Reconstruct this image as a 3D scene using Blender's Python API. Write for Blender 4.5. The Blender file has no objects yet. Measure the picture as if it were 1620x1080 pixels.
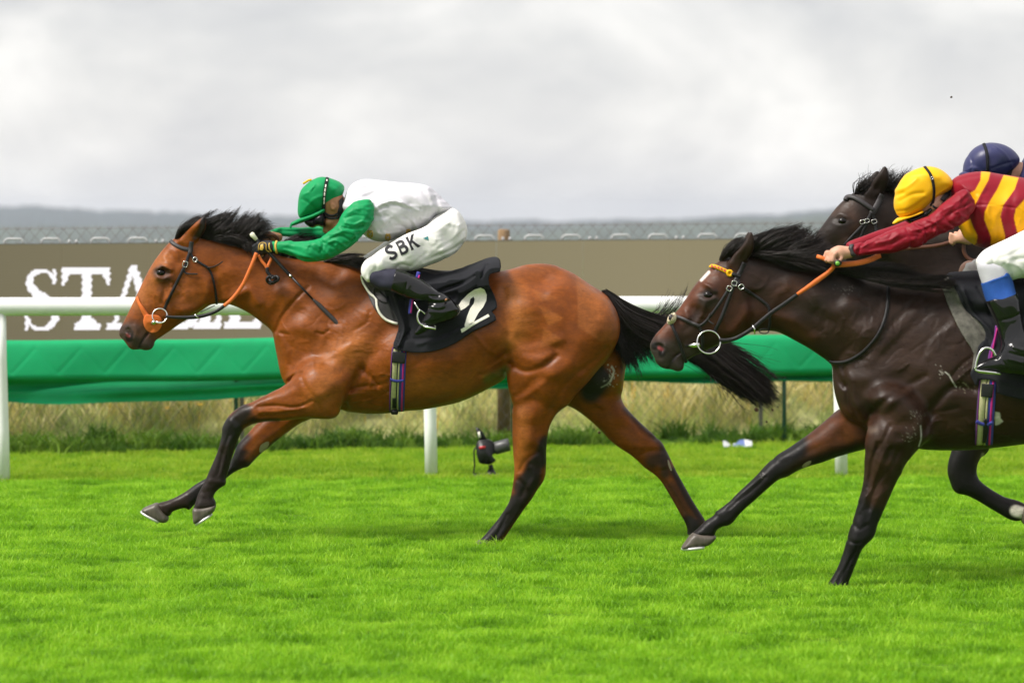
import bpy, bmesh, math, random
import numpy as np
from mathutils import Vector
from mathutils.geometry import delaunay_2d_cdt

random.seed(7); RNG = np.random.default_rng(7)
SC = bpy.context.scene
COL = SC.collection

# ---------------------------------------------------------------- camera
CAMZ, F, HY = 1.73, 4500.0, 345.0          # eye height, focal length and horizon in 1620 px units
cam_d = bpy.data.cameras.new('camera'); cam = bpy.data.objects.new('camera', cam_d); COL.objects.link(cam)
cam.location = (0, 0, CAMZ); cam.rotation_euler = (math.pi/2, 0, 0)
cam_d.sensor_width = 36; cam_d.lens = 36*F/1620.0; cam_d.shift_y = -(540-HY)/1620.0
cam_d.clip_start = 0.5; cam_d.clip_end = 20000
cam_d.dof.use_dof = True; cam_d.dof.focus_distance = 14.4; cam_d.dof.aperture_fstop = 2.3
SC.camera = cam

# ---------------------------------------------------------------- world (thin overcast) and sun
SUN_EL, SUN_AZ = math.radians(50), math.radians(245)   # azimuth from +Y clockwise: from the left, a little behind the camera
w = bpy.data.worlds.new('World'); SC.world = w; w.use_nodes = True
nt = w.node_tree; nt.nodes.clear(); N = nt.nodes.new; L = nt.links.new
out = N('ShaderNodeOutputWorld')
sky = N('ShaderNodeTexSky'); sky.sky_type = 'NISHITA'; sky.sun_disc = False
sky.sun_elevation = SUN_EL; sky.sun_rotation = SUN_AZ
b1 = N('ShaderNodeBackground'); b1.inputs['Strength'].default_value = 0.09; L(sky.outputs[0], b1.inputs['Color'])
tc = N('ShaderNodeTexCoord'); mp = N('ShaderNodeMapping'); mp.inputs['Scale'].default_value = (1, 1, 1.9)
L(tc.outputs['Generated'], mp.inputs['Vector'])
n1 = N('ShaderNodeTexNoise'); n1.inputs['Scale'].default_value = 10.5; n1.inputs['Detail'].default_value = 7; n1.inputs['Roughness'].default_value = 0.55
n1.inputs['Distortion'].default_value = 0.3
mp.inputs['Location'].default_value = (0.33, 0.1, 0.21)
L(mp.outputs[0], n1.inputs['Vector'])
cr = N('ShaderNodeValToRGB'); e = cr.color_ramp.elements
e[0].position = 0.30; e[0].color = (0.56, 0.56, 0.585, 1)
e[1].position = 0.66; e[1].color = (1.0, 0.975, 0.94, 1)
m_ = e.new(0.5); m_.color = (0.785, 0.772, 0.76, 1)
L(n1.outputs['Fac'], cr.inputs['Fac'])
b2 = N('ShaderNodeBackground'); 
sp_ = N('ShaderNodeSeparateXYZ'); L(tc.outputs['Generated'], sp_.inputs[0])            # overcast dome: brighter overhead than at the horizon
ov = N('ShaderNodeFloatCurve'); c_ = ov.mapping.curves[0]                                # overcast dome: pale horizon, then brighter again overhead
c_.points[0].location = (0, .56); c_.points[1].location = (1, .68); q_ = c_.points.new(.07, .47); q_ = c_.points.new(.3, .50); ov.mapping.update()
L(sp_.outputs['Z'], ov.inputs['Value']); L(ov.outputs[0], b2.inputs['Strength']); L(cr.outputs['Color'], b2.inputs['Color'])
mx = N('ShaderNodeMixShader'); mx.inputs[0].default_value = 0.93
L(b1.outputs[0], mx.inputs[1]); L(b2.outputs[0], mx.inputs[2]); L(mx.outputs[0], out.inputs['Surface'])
sun_d = bpy.data.lights.new('sun', 'SUN'); sun = bpy.data.objects.new('sun', sun_d); COL.objects.link(sun)
sun_d.energy = 2.3; sun_d.angle = math.radians(20); sun_d.color = (1.0, 0.95, 0.88)
sdir = Vector((math.sin(SUN_AZ)*math.cos(SUN_EL), math.cos(SUN_AZ)*math.cos(SUN_EL), math.sin(SUN_EL)))
sun.rotation_euler = sdir.to_track_quat('Z', 'Y').to_euler(); sun.location = sdir*50
vs = SC.view_settings; vs.view_transform = 'Standard'; vs.look = 'None'; vs.exposure = 1.2; vs.gamma = 1; vs.use_curve_mapping = False

# ---------------------------------------------------------------- helpers
def px2w(px, py, Y):
    px = np.asarray(px, float); py = np.asarray(py, float); Y = np.asarray(Y, float)*np.ones_like(px)
    return np.stack([(px-810)*Y/F, Y, CAMZ-(py-HY)*Y/F], -1)
def T(x0, y0, pts, s=4.0):
    """points read in an enlarged tile -> picture points (extra columns pass through)"""
    return [(x0+p[0]/s, y0+p[1]/s) + tuple(p[2:]) for p in pts]
def tag(o, label=None, cat=None, group=None, kind=None):
    if label: o['label'] = label
    if cat: o['category'] = cat
    if group: o['group'] = group
    if kind: o['kind'] = kind
    return o
def new_obj(name, me, parent=None, loc=None):
    o = bpy.data.objects.new(name, me); COL.objects.link(o)
    if parent is not None: o.parent = parent
    if loc is not None: o.location = loc
    return o
def root_of(p):
    while p.parent is not None: p = p.parent
    return p
def base(parent):
    return np.array(root_of(parent).location) if parent is not None else np.zeros(3)
def mesh(name, verts, faces, mats=None, parent=None, smooth=True, origin=None, col=None, mat_idx=None):
    """verts in world coordinates; expressed relative to the root's location"""
    verts = np.asarray(verts, dtype=np.float32).reshape(-1, 3)
    org = base(parent) if parent is not None else (np.asarray(origin, float) if origin is not None else np.zeros(3))
    v = (verts-org).astype(np.float32)
    me = bpy.data.meshes.new(name)
    if isinstance(faces, np.ndarray):
        nf, k = faces.shape
        me.vertices.add(len(v)); me.vertices.foreach_set('co', v.ravel())
        me.loops.add(nf*k); me.loops.foreach_set('vertex_index', faces.astype(np.int32).ravel())
        me.polygons.add(nf); me.polygons.foreach_set('loop_start', np.arange(0, nf*k, k, dtype=np.int32))
        me.update(calc_edges=True)
    else:
        me.from_pydata([tuple(map(float, p)) for p in v], [], faces)
    if smooth: me.polygons.foreach_set('use_smooth', np.ones(len(me.polygons), bool))
    if mats is not None:
        for m in (mats if isinstance(mats, (list, tuple)) else [mats]): me.materials.append(m)
    if mat_idx is not None: me.polygons.foreach_set('material_index', np.asarray(mat_idx, np.int32))
    if col is not None:
        a = me.color_attributes.new('coat', 'FLOAT_COLOR', 'POINT')
        a.data.foreach_set('color', np.concatenate([col, np.ones((len(col), 1))], 1).astype(np.float32).ravel())
    o = new_obj(name, me, parent)
    if parent is None and origin is not None: o.location = tuple(org)
    return o
def empty(name, loc, label, cat, group=None):
    o = new_obj(name, None, None, tuple(loc)); o.empty_display_size = 0.1
    return tag(o, label, cat, group)
class MB:
    """collects boxes, prisms and tubes into one mesh"""
    def __init__(s): s.v = []; s.f = []
    def add(s, v, f):
        n = len(s.v); s.v += [tuple(map(float, p)) for p in v]; s.f += [tuple(i+n for i in q) for q in f]
    def box(s, lo, hi, bev=0.0):
        (x0, y0, z0), (x1, y1, z1) = lo, hi
        if bev <= 0:
            s.add([(x0,y0,z0),(x1,y0,z0),(x1,y1,z0),(x0,y1,z0),(x0,y0,z1),(x1,y0,z1),(x1,y1,z1),(x0,y1,z1)],
                  [(0,3,2,1),(4,5,6,7),(0,1,5,4),(1,2,6,5),(2,3,7,6),(3,0,4,7)])
        else:
            bm = bmesh.new(); bmesh.ops.create_cube(bm, size=1)
            for q in bm.verts: q.co = Vector(((q.co.x+.5)*(x1-x0)+x0, (q.co.y+.5)*(y1-y0)+y0, (q.co.z+.5)*(z1-z0)+z0))
            bmesh.ops.bevel(bm, geom=bm.edges[:], offset=bev, segments=2, affect='EDGES')
            s.bm(bm)
    def bm(s, bm):
        bm.verts.index_update(); s.add([q.co[:] for q in bm.verts], [[q.index for q in f.verts] for f in bm.faces]); bm.free()
    def tube(s, pts, r, n=8, closed=False, cap=True, flat=None):
        pts = np.asarray(pts, float); m = len(pts); r = np.ones(m)*r
        t = np.gradient(pts, axis=0) if not closed else (np.roll(pts, -1, 0)-np.roll(pts, 1, 0))
        t /= np.linalg.norm(t, axis=1, keepdims=True)+1e-12
        up = np.array([0, 0, 1.0]) if abs(t[0][2]) < .9 else np.array([0, 1.0, 0])
        a = up-t[0]*(up@t[0]); a /= np.linalg.norm(a); fr = []
        for i in range(m):
            a = a-t[i]*(a@t[i]); a /= np.linalg.norm(a)+1e-12; fr.append((a, np.cross(t[i], a)))
        n0 = []; V = []
        for i in range(m):
            for k in range(n):
                an = 2*math.pi*k/n; V.append(pts[i]+r[i]*(math.cos(an)*fr[i][0]+math.sin(an)*fr[i][1]))
        Fc = []
        for i in range(m if closed else m-1):
            j = (i+1) % m
            for k in range(n):
                q = (k+1) % n; Fc.append((i*n+k, i*n+q, j*n+q, j*n+k))
        if cap and not closed: Fc.append(tuple(range(n))[::-1]); Fc.append(tuple((m-1)*n+k for k in range(n)))
        s.add(V, Fc)
    def obj(s, name, mat, parent=None, smooth=True, origin=None):
        return mesh(name, s.v, s.f, mat, parent, smooth, origin)
def catmull(pts, n=6, closed=False):
    p = np.asarray(pts, float); m = len(p)
    if closed: q = [p[(i) % m] for i in range(-1, m+2)]; segs = m
    else: q = [2*p[0]-p[1]]+list(p)+[2*p[-1]-p[-2]]; segs = m-1
    q = np.array(q); out = []
    tt = np.linspace(0, 1, n, endpoint=False)[:, None]
    for i in range(segs):
        a, b, c, d = q[i], q[i+1], q[i+2], q[i+3]
        out.append(0.5*((2*b)+(c-a)*tt+(2*a-5*b+4*c-d)*tt**2+(3*b-a-3*c+d)*tt**3))
    out = np.concatenate(out)
    if not closed: out = np.concatenate([out, p[-1:]])
    return out
def resample(pts, n):
    p = np.asarray(pts, float); d = np.r_[0, np.cumsum(np.linalg.norm(np.diff(p, axis=0), axis=1))]
    t = np.linspace(0, d[-1], n); return np.stack([np.interp(t, d, p[:, k]) for k in range(p.shape[1])], 1)
def idw(X, Z, ctrl, power=3.0):
    if np.isscalar(ctrl): return np.full(np.shape(X), float(ctrl))
    num = 0; den = 0
    for c in ctrl:
        wgt = 1/(((X-c[0])**2+(Z-c[1])**2)**(power/2)+1e-9); num = num+wgt*c[2]; den = den+wgt
    return num/den
def seg_dist(X, Z, poly, closed=False):
    p = np.asarray(poly, float)[:, :2]; n = len(p); best = np.full(X.shape, 1e18)
    if n == 1: return np.hypot(X-p[0][0], Z-p[0][1])
    for i in range(n if closed else n-1):
        a, b = p[i], p[(i+1) % n]; dx, dz = b-a; l2 = dx*dx+dz*dz+1e-18
        t = np.clip(((X-a[0])*dx+(Z-a[1])*dz)/l2, 0, 1)
        best = np.minimum(best, (X-a[0]-t*dx)**2+(Z-a[1]-t*dz)**2)
    return np.sqrt(best)
def inside_poly(X, Z, poly):
    p = np.asarray(poly, float)[:, :2]; n = len(p); c = np.zeros(X.shape, bool)
    for i in range(n):
        x1, z1 = p[i]; x2, z2 = p[(i+1) % n]
        if z1 == z2: continue
        c ^= ((z1 > Z) != (z2 > Z)) & (X < (x2-x1)*(Z-z1)/(z2-z1)+x1)
    return c
def blur2(a, n=1):
    for _ in range(n):
        b = np.pad(a, 1, mode='edge'); a = (b[:-2, 1:-1]+2*b[1:-1, 1:-1]+b[2:, 1:-1])/4
        b = np.pad(a, 1, mode='edge'); a = (b[1:-1, :-2]+2*b[1:-1, 1:-1]+b[1:-1, 2:])/4
    return a
def smin(a, b, k):
    if k <= 0: return np.minimum(a, b)
    h = np.maximum(k-np.abs(a-b), 0)/k
    return np.minimum(a, b)-h*h*(k*0.25)

# ---------------------------------------------------------------- volume sculpting: signed fields on a grid -> surface
class Field:
    """x,z,y grid; components are traced side outlines with their own depth profile, cones and balls, joined softly"""
    def __init__(s, pxbox, Y, half, h, yoff=0.0):
        x0, z1 = px2w(pxbox[0], pxbox[1], Y)[[0, 2]]; x1, z0 = px2w(pxbox[2], pxbox[3], Y)[[0, 2]]
        s.Y = Y; s.h = h
        s.x = np.arange(x0-.05, x1+.05, h); s.z = np.arange(z0-.05, z1+.05, h); s.y = np.arange(Y+yoff-half, Y+yoff+half, h)
        s.f = np.full((len(s.x), len(s.z), len(s.y)), 0.25, np.float32)
    def _sl(s, lo, hi, ax):
        a = (s.x, s.z, s.y)[ax]; return slice(max(0, np.searchsorted(a, lo)), max(1, np.searchsorted(a, hi)))
    def put(s, sl, g, k, sub=False):
        if sub: s.f[sl] = -smin(-s.f[sl], g, k)
        else: s.f[sl] = smin(s.f[sl], g, k)
    def maps(s, poly, yc, n=3, m=0.06):
        """2d signed distance (inside +) on the sub grid"""
        pp = np.array([(a[0], a[1]) for a in poly], float); pp = catmull(pp, n, True) if n > 1 else pp
        yv = idw(pp[:, 0], pp[:, 1], yc)
        w3 = px2w(pp[:, 0], pp[:, 1], s.Y+yv); P2 = w3[:, [0, 2]]
        lo = P2.min(0)-m; hi = P2.max(0)+m
        sx = s._sl(lo[0], hi[0], 0); sz = s._sl(lo[1], hi[1], 1)
        X, Z = np.meshgrid(s.x[sx], s.z[sz], indexing='ij')
        d = seg_dist(X, Z, P2, True); ins = inside_poly(X, Z, P2)
        return sx, sz, X, Z, np.where(ins, d, -d)
    def toW(s, ctrl, yc=0.0):
        if np.isscalar(ctrl): return ctrl
        c = np.array([q[:3] for q in ctrl], float); w3 = px2w(c[:, 0], c[:, 1], s.Y)
        return np.stack([w3[:, 0], w3[:, 2], c[:, 2]], 1)
    def outline(s, poly, b, yc=0.0, p=2.0, k=0.02, grow=0.0, rs=1.0, n=3, blur=2, sub=False):
        """b: depth half width in metres (control points px,py,b) or ('ratio', q) of the local half thickness"""
        sx, sz, X, Z, d = s.maps(poly, yc, n)
        din = np.maximum(d, 0); gx, gz = np.gradient(din, s.h)
        rid = (np.hypot(gx, gz) < 0.72) & (d > 1.5*s.h)
        ix = np.argwhere(rid)
        if len(ix) == 0: ix = np.argwhere(d >= d.max()-1e-9)
        if len(ix) > 260: ix = ix[RNG.choice(len(ix), 260, replace=False)]
        num = np.zeros(X.shape); den = np.zeros(X.shape)
        for i, j in ix:
            r0 = d[i, j]; q = (X-X[i, j])**2+(Z-Z[i, j])**2
            wgt = r0*r0*(np.exp(-q/(2*(0.75*r0)**2))+1e-7/(q+r0*r0)); num += wgt*r0; den += wgt
        r = num/den*rs
        if isinstance(b, tuple) and b[0] == 'ratio':
            bb = idw(X, Z, s.toW(b[1]))*r if not np.isscalar(b[1]) else b[1]*r
        else: bb = idw(X, Z, s.toW(b))
        dd = blur2(d, blur) if blur else d
        s2 = np.maximum(1-(dd+grow)/(r+grow), 0); s2 = np.where(s2 < .35, s2*s2/.7, s2-.175)/(1-.175)
        s2 = np.where(dd+grow < 0, 1-(dd+grow)/(r+grow)/(1-.175), s2)
        bb = bb+grow
        ycm = idw(X, Z, s.toW(yc)) if not np.isscalar(yc) else np.full(X.shape, yc)
        ylo = s.Y+(ycm-bb).min()-k-.04; yhi = s.Y+(ycm+bb).max()+k+.04
        sy = s._sl(ylo, yhi, 2); yy = s.y[sy]
        m = np.minimum(r, bb)
        q = np.abs(yy[None, None, :]-s.Y-ycm[:, :, None])/bb[:, :, None]
        if p == 2.0: g = np.sqrt((s2*s2)[:, :, None]+q*q)
        else: g = ((s2**p)[:, :, None]+q**p)**(1/p)
        g = ((g-1)*m[:, :, None]).astype(np.float32)
        s.put((sx, sz, sy), g, k, sub)
        return dict(sx=sx, sz=sz, d=d, r=r, b=bb)
    def cone(s, a, b, ra, rb, k=0.01, sub=False):
        """round cone between world points"""
        a = np.asarray(a, float); b = np.asarray(b, float); R = max(ra, rb)+k+.03
        lo = np.minimum(a, b)-R; hi = np.maximum(a, b)+R
        sx = s._sl(lo[0], hi[0], 0); sy = s._sl(lo[1], hi[1], 2); sz = s._sl(lo[2], hi[2], 1)
        X = s.x[sx][:, None, None]; Z = s.z[sz][None, :, None]; Yy = s.y[sy][None, None, :]
        ab = b-a; l2 = ab@ab+1e-12
        t = np.clip(((X-a[0])*ab[0]+(Yy-a[1])*ab[1]+(Z-a[2])*ab[2])/l2, 0, 1)
        g = np.sqrt((X-a[0]-t*ab[0])**2+(Yy-a[1]-t*ab[1])**2+(Z-a[2]-t*ab[2])**2)-(ra+(rb-ra)*t)
        s.put((sx, sz, sy), g.astype(np.float32), k, sub)
    def chain(s, pts, radii, k=0.006):
        for i in range(len(pts)-1): s.cone(pts[i], pts[i+1], radii[i], radii[i+1], k)
    def ball(s, c, rad, k=0.01, sub=False, rot=0.0):
        """ellipsoid, rot about y (radians)"""
        c = np.asarray(c, float); R = max(rad)+k+.03
        sx = s._sl(c[0]-R, c[0]+R, 0); sy = s._sl(c[1]-R, c[1]+R, 2); sz = s._sl(c[2]-R, c[2]+R, 1)
        X = s.x[sx][:, None, None]-c[0]; Z = s.z[sz][None, :, None]-c[2]; Yy = s.y[sy][None, None, :]-c[1]
        ca, sa = math.cos(rot), math.sin(rot); U = X*ca+Z*sa; Wd = -X*sa+Z*ca
        g = (np.sqrt((U/rad[0])**2+(Yy/rad[1])**2+(Wd/rad[2])**2)-1)*min(rad)
        s.put((sx, sz, sy), g.astype(np.float32), k, sub)
    def strokes(s, lst, side=-0.2, both=True, y0=0.03, y1=0.09):
        """relief: (polyline px, width px, metres) raises (+) or carves (-)"""
        D = np.zeros((len(s.x), len(s.z)), np.float32)
        X, Z = np.meshgrid(s.x, s.z, indexing='ij')
        for pts, wd, am in lst:
            pp = catmull(np.array(pts, float), 4) if len(pts) > 2 else np.array(pts, float)
            w3 = px2w(pp[:, 0], pp[:, 1], s.Y+side); wm = wd*s.Y/F
            sx = s._sl(w3[:, 0].min()-3*wm, w3[:, 0].max()+3*wm, 0); sz = s._sl(w3[:, 2].min()-3*wm, w3[:, 2].max()+3*wm, 1)
            dd = seg_dist(X[sx, sz], Z[sx, sz], w3[:, [0, 2]])
            D[sx, sz] += am*np.exp(-(dd/wm)**2)
        yy = s.y-s.Y; wgt = np.clip((np.abs(yy)-y0)/(y1-y0), 0, 1)
        if not both: wgt = np.where(yy < 0, wgt, 0)
        s.f -= D[:, :, None]*wgt[None, None, :].astype(np.float32)
    def wrinkle(s, amp, scale, seed=0, stretch=(1, 1, 1)):
        """low folds: sum of sine sheets, warped"""
        r = np.random.default_rng(seed); X = s.x[:, None, None]; Z = s.z[None, :, None]; Yy = s.y[None, None, :]
        g = 0
        for i in range(6):
            d = r.normal(size=3)*np.array(stretch); d /= np.linalg.norm(d); d *= scale*(0.7+0.7*r.random()); ph = r.random()*6.28
            g = g+np.sin(d[0]*X+d[1]*Yy+d[2]*Z+ph+1.5*np.sin(d[2]*X*.6-d[0]*Z*.6+ph*2))
        s.f -= (amp*g/2.5).astype(np.float32)
    def sample(s, pts):
        p = np.asarray(pts, float); gx = (p[..., 0]-s.x[0])/s.h; gz = (p[..., 2]-s.z[0])/s.h; gy = (p[..., 1]-s.y[0])/s.h
        out = 0
        i = np.clip(np.floor(gx).astype(int), 0, len(s.x)-2); j = np.clip(np.floor(gz).astype(int), 0, len(s.z)-2); k = np.clip(np.floor(gy).astype(int), 0, len(s.y)-2)
        u = np.clip(gx-i, 0, 1); v = np.clip(gz-j, 0, 1); q = np.clip(gy-k, 0, 1)
        for a in (0, 1):
            for b in (0, 1):
                for c in (0, 1):
                    out = out+s.f[i+a, j+b, k+c]*(u if a else 1-u)*(v if b else 1-v)*(q if c else 1-q)
        return out
    def hit(s, px, py, off=0.0, fallback=None):
        """first surface point met from the near side along each picture point's sight line"""
        px = np.asarray(px, float); py = np.asarray(py, float)
        ys = np.arange(s.y[0], s.y[-1], s.h*.6)
        w3 = px2w(px[:, None]+0*ys[None], py[:, None]+0*ys[None], ys[None]+0*px[:, None])
        g = s.sample(w3)-off
        neg = g < 0; i = np.argmax(neg, 1); ok = neg.any(1)
        i1 = np.maximum(i, 1); r = np.arange(len(px)); a = g[r, i1-1]; b = g[r, i1]
        t = np.clip(a/(a-b+1e-9), 0, 1); y = ys[i1-1]+t*(ys[1]-ys[0])
        if not ok.all():
            if ok.any():
                gi = np.argmin(g, 1); y = np.where(ok, y, ys[gi])
            else: y = np.where(ok, y, s.Y if fallback is None else fallback)
        return px2w(px, py, y), ok
    def normal(s, p):
        e = s.h*1.5; g = np.stack([s.sample(p+np.eye(3)[k]*e)-s.sample(p-np.eye(3)[k]*e) for k in range(3)], -1)
        return g/(np.linalg.norm(g, axis=-1, keepdims=True)+1e-9)
    def copy(s):
        import copy as _c
        o = _c.copy(s); o.f = s.f.copy(); return o
    def prism(s, poly, yc=-0.2, n=2):
        """2d signed distance (outside +) of a traced region over the whole grid"""
        D = np.full((len(s.x), len(s.z)), 0.25, np.float32)
        sx, sz, X, Z, d = s.maps(poly, yc, n, 0.1); D[sx, sz] = -d; return D
    def surface(s, smooth=2, iso=0.0):
        return nets(s.f-iso if iso else s.f, (s.x[0], s.z[0], s.y[0]), s.h, smooth)
def nets(f, org, h, smooth=2):
    f = np.pad(f, 1, constant_values=0.2)
    org = np.array(org)-h
    ins = f < 0
    nx, nz, ny = f.shape
    c = np.zeros((nx-1, nz-1, ny-1), np.uint8)
    for a in (0, 1):
        for b in (0, 1):
            for d in (0, 1): c += ins[a:nx-1+a, b:nz-1+b, d:ny-1+d]
    act = (c > 0) & (c < 8); ids = np.argwhere(act)
    idx = np.full(act.shape, -1, np.int32); idx[act] = np.arange(len(ids))
    corner = [np.array(q) for q in ((0,0,0),(1,0,0),(0,1,0),(1,1,0),(0,0,1),(1,0,1),(0,1,1),(1,1,1))]
    edges = [(0,1),(2,3),(4,5),(6,7),(0,2),(1,3),(4,6),(5,7),(0,4),(1,5),(2,6),(3,7)]
    vals = [f[ids[:, 0]+q[0], ids[:, 1]+q[1], ids[:, 2]+q[2]] for q in corner]
    pos = np.zeros((len(ids), 3)); cnt = np.zeros(len(ids))
    for a, b in edges:
        m = (vals[a] < 0) != (vals[b] < 0); t = np.where(m, vals[a]/np.where(m, vals[a]-vals[b], 1), 0)
        pos += m[:, None]*(corner[a]+t[:, None]*(corner[b]-corner[a])); cnt += m
    pos = pos/cnt[:, None]+ids
    quads = []
    for ax in range(3):
        b, d = [(1, 2), (2, 0), (0, 1)][ax]
        sl0 = [slice(None)]*3; sl1 = [slice(None)]*3; sl0[ax] = slice(0, -1); sl1[ax] = slice(1, None)
        ch = np.argwhere(ins[tuple(sl0)] != ins[tuple(sl1)])
        eb = np.zeros(3, int); eb[b] = 1; ed = np.zeros(3, int); ed[d] = 1
        def g(q): return idx[q[:, 0], q[:, 1], q[:, 2]]
        q = np.stack([g(ch), g(ch-eb), g(ch-eb-ed), g(ch-ed)], 1)
        s0 = ins[ch[:, 0], ch[:, 1], ch[:, 2]]
        q[~s0] = q[~s0][:, ::-1]
        quads.append(q)
    quads = np.concatenate(quads)
    V = org+pos*h; V = V[:, [0, 2, 1]]              # x,z,y -> x,y,z
    for k in range(smooth):
        V = lap(V, quads, 0.5); V = lap(V, quads, -0.52)
    return V, quads[:, ::1]
def lap(V, q, lam):
    n = len(V); S = np.zeros((n, 3)); C = np.zeros(n)
    for a, b in ((0, 1), (1, 2), (2, 3), (3, 0)):
        for i, j in ((a, b), (b, a)):
            C += np.bincount(q[:, i], minlength=n)
            for k in range(3): S[:, k] += np.bincount(q[:, i], weights=V[q[:, j], k], minlength=n)
    return V+lam*(S/np.maximum(C, 1)[:, None]-V)
def to_px(V):
    return 810+V[:, 0]*F/V[:, 1], HY+(CAMZ-V[:, 2])*F/V[:, 1]
def paint(V, basecol, layers, Yc):
    """pigment: layers of (polyline/polygon px, radius, softness, colour, strength[, side]); radius None = polygon fill"""
    px, py = to_px(V); c = np.tile(np.array(basecol, float), (len(V), 1))
    for ly in layers:
        pts, rad, soft, colr, st = ly[:5]; side = ly[5] if len(ly) > 5 else None
        p = np.asarray(pts, float)
        lo = p[:, :2].min(0)-((rad or 0)+soft+1); hi = p[:, :2].max(0)+((rad or 0)+soft+1)
        m = (px > lo[0]) & (px < hi[0]) & (py > lo[1]) & (py < hi[1])
        if side == 'near': m &= V[:, 1] < Yc
        if side == 'far': m &= V[:, 1] > Yc
        if side == 'inner': m &= V[:, 1] > Yc-.035
        if not m.any(): continue
        if rad is None:
            d = seg_dist(px[m], py[m], p, True); d = np.where(inside_poly(px[m], py[m], p), -d, d); wgt = np.clip(.5-d/(2*soft+1e-6), 0, 1)
        else:
            d = seg_dist(px[m], py[m], p); wgt = np.clip((rad+soft-d)/(2*soft+1e-6), 0, 1)
        wgt = wgt*wgt*(3-2*wgt)*st
        c[m] = c[m]*(1-wgt[:, None])+np.array(colr)*wgt[:, None]
    return c
def field_obj(name, fld, mat, parent=None, origin=None, col=None, layers=None, smooth=2, iso=0.0):
    V, q = fld.surface(smooth, iso)
    c = paint(V, col, layers or [], fld.Y) if col is not None else None
    return mesh(name, V, q, mat, parent, True, origin, c)
def drape(name, poly, fld, off, mat, parent, step=2.0, rough=2, iso=0.0, raw=False, th=0.0):
    """flat print or thin piece laid on a sculpted surface"""
    P2 = catmull(np.array(poly, float)[:, :2], rough, True) if rough > 1 else np.array(poly, float)[:, :2]
    lo, hi = P2.min(0), P2.max(0); gx, gy = np.meshgrid(np.arange(lo[0], hi[0], step), np.arange(lo[1], hi[1], step))
    gx, gy = gx.ravel(), gy.ravel(); m = inside_poly(gx, gy, P2) & (seg_dist(gx, gy, P2, True) > step*.45)
    pts = np.concatenate([P2, np.stack([gx[m], gy[m]], 1)]); n = len(P2)
    res = delaunay_2d_cdt([Vector(p) for p in pts], [], [list(range(n))], 1, 1e-5)
    vv = np.array([v[:] for v in res[0]]); W, ok = fld.hit(vv[:, 0], vv[:, 1], off+iso)
    fc = [tuple(f) for f in res[2]]
    if raw: return W, fc
    o = mesh(name, W, fc, mat, parent)
    if th:
        mo = o.modifiers.new('thickness', 'SOLIDIFY'); mo.thickness = th; mo.offset = 0
    return o
def strap(name, pts, wmm, mat, parent, fld=None, off=0.004, th=0.004, n=6, Yd=None, taper=None, mb=None, smooth=True):
    """flat strap along picture points; third column = depth offset, otherwise it lies on the sculpted surface"""
    a = np.array([p[:3] for p in pts], float)
    c = catmull(a, n) if len(a) > 2 else resample(a, n+1)
    if a.shape[1] == 3: Wp = px2w(c[:, 0], c[:, 1], (Yd if Yd else fld.Y)+c[:, 2]); nr = np.tile([0, -1.0, 0], (len(c), 1))
    else:
        Wp, ok = fld.hit(c[:, 0], c[:, 1], off); nr = fld.normal(Wp)
        for _ in range(2):
            nr[1:-1] = (nr[:-2]+nr[1:-1]*2+nr[2:])/4; Wp[1:-1, 1] = (Wp[:-2, 1]+2*Wp[1:-1, 1]+Wp[2:, 1])/4
    t = np.gradient(Wp, axis=0); t /= np.linalg.norm(t, axis=1, keepdims=True)+1e-9
    sd = np.cross(t, nr); sd /= np.linalg.norm(sd, axis=1, keepdims=True)+1e-9
    nr = np.cross(sd, t)
    hw = wmm/2000.0*(np.ones(len(Wp)) if taper is None else np.interp(np.linspace(0, 1, len(Wp)), np.linspace(0, 1, len(taper)), taper))
    m = len(Wp); V = []; Fc = []
    prof = [(-1, -.6), (-.8, .9), (0, 1.2), (.8, .9), (1, -.6)]
    for i in range(m):
        for u, v in prof: V.append(Wp[i]+sd[i]*u*hw[i]+nr[i]*v*th/2)
    K = len(prof)
    for i in range(m-1):
        for k in range(K): Fc.append((i*K+k, i*K+(k+1) % K, (i+1)*K+(k+1) % K, (i+1)*K+k))
    Fc += [tuple(range(K))[::-1], tuple((m-1)*K+k for k in range(K))]
    if mb is not None: mb.add(V, Fc); return None
    return mesh(name, V, Fc, mat, parent, smooth)
def ring(name, px, py, y, R, r, mat, parent, Yd, tilt=0.0, sq=1.0):
    c = px2w(px, py, Yd+y); t = np.linspace(0, 2*math.pi, 36, endpoint=False)
    pts = np.stack([c[0]+R*sq*np.cos(t), c[1]+R*math.sin(tilt)*np.sin(t), c[2]+R*np.sin(t)*math.cos(tilt)], 1)
    mb = MB(); mb.tube(pts, r, 8, closed=True); return mb.obj(name, mat, parent)
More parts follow.
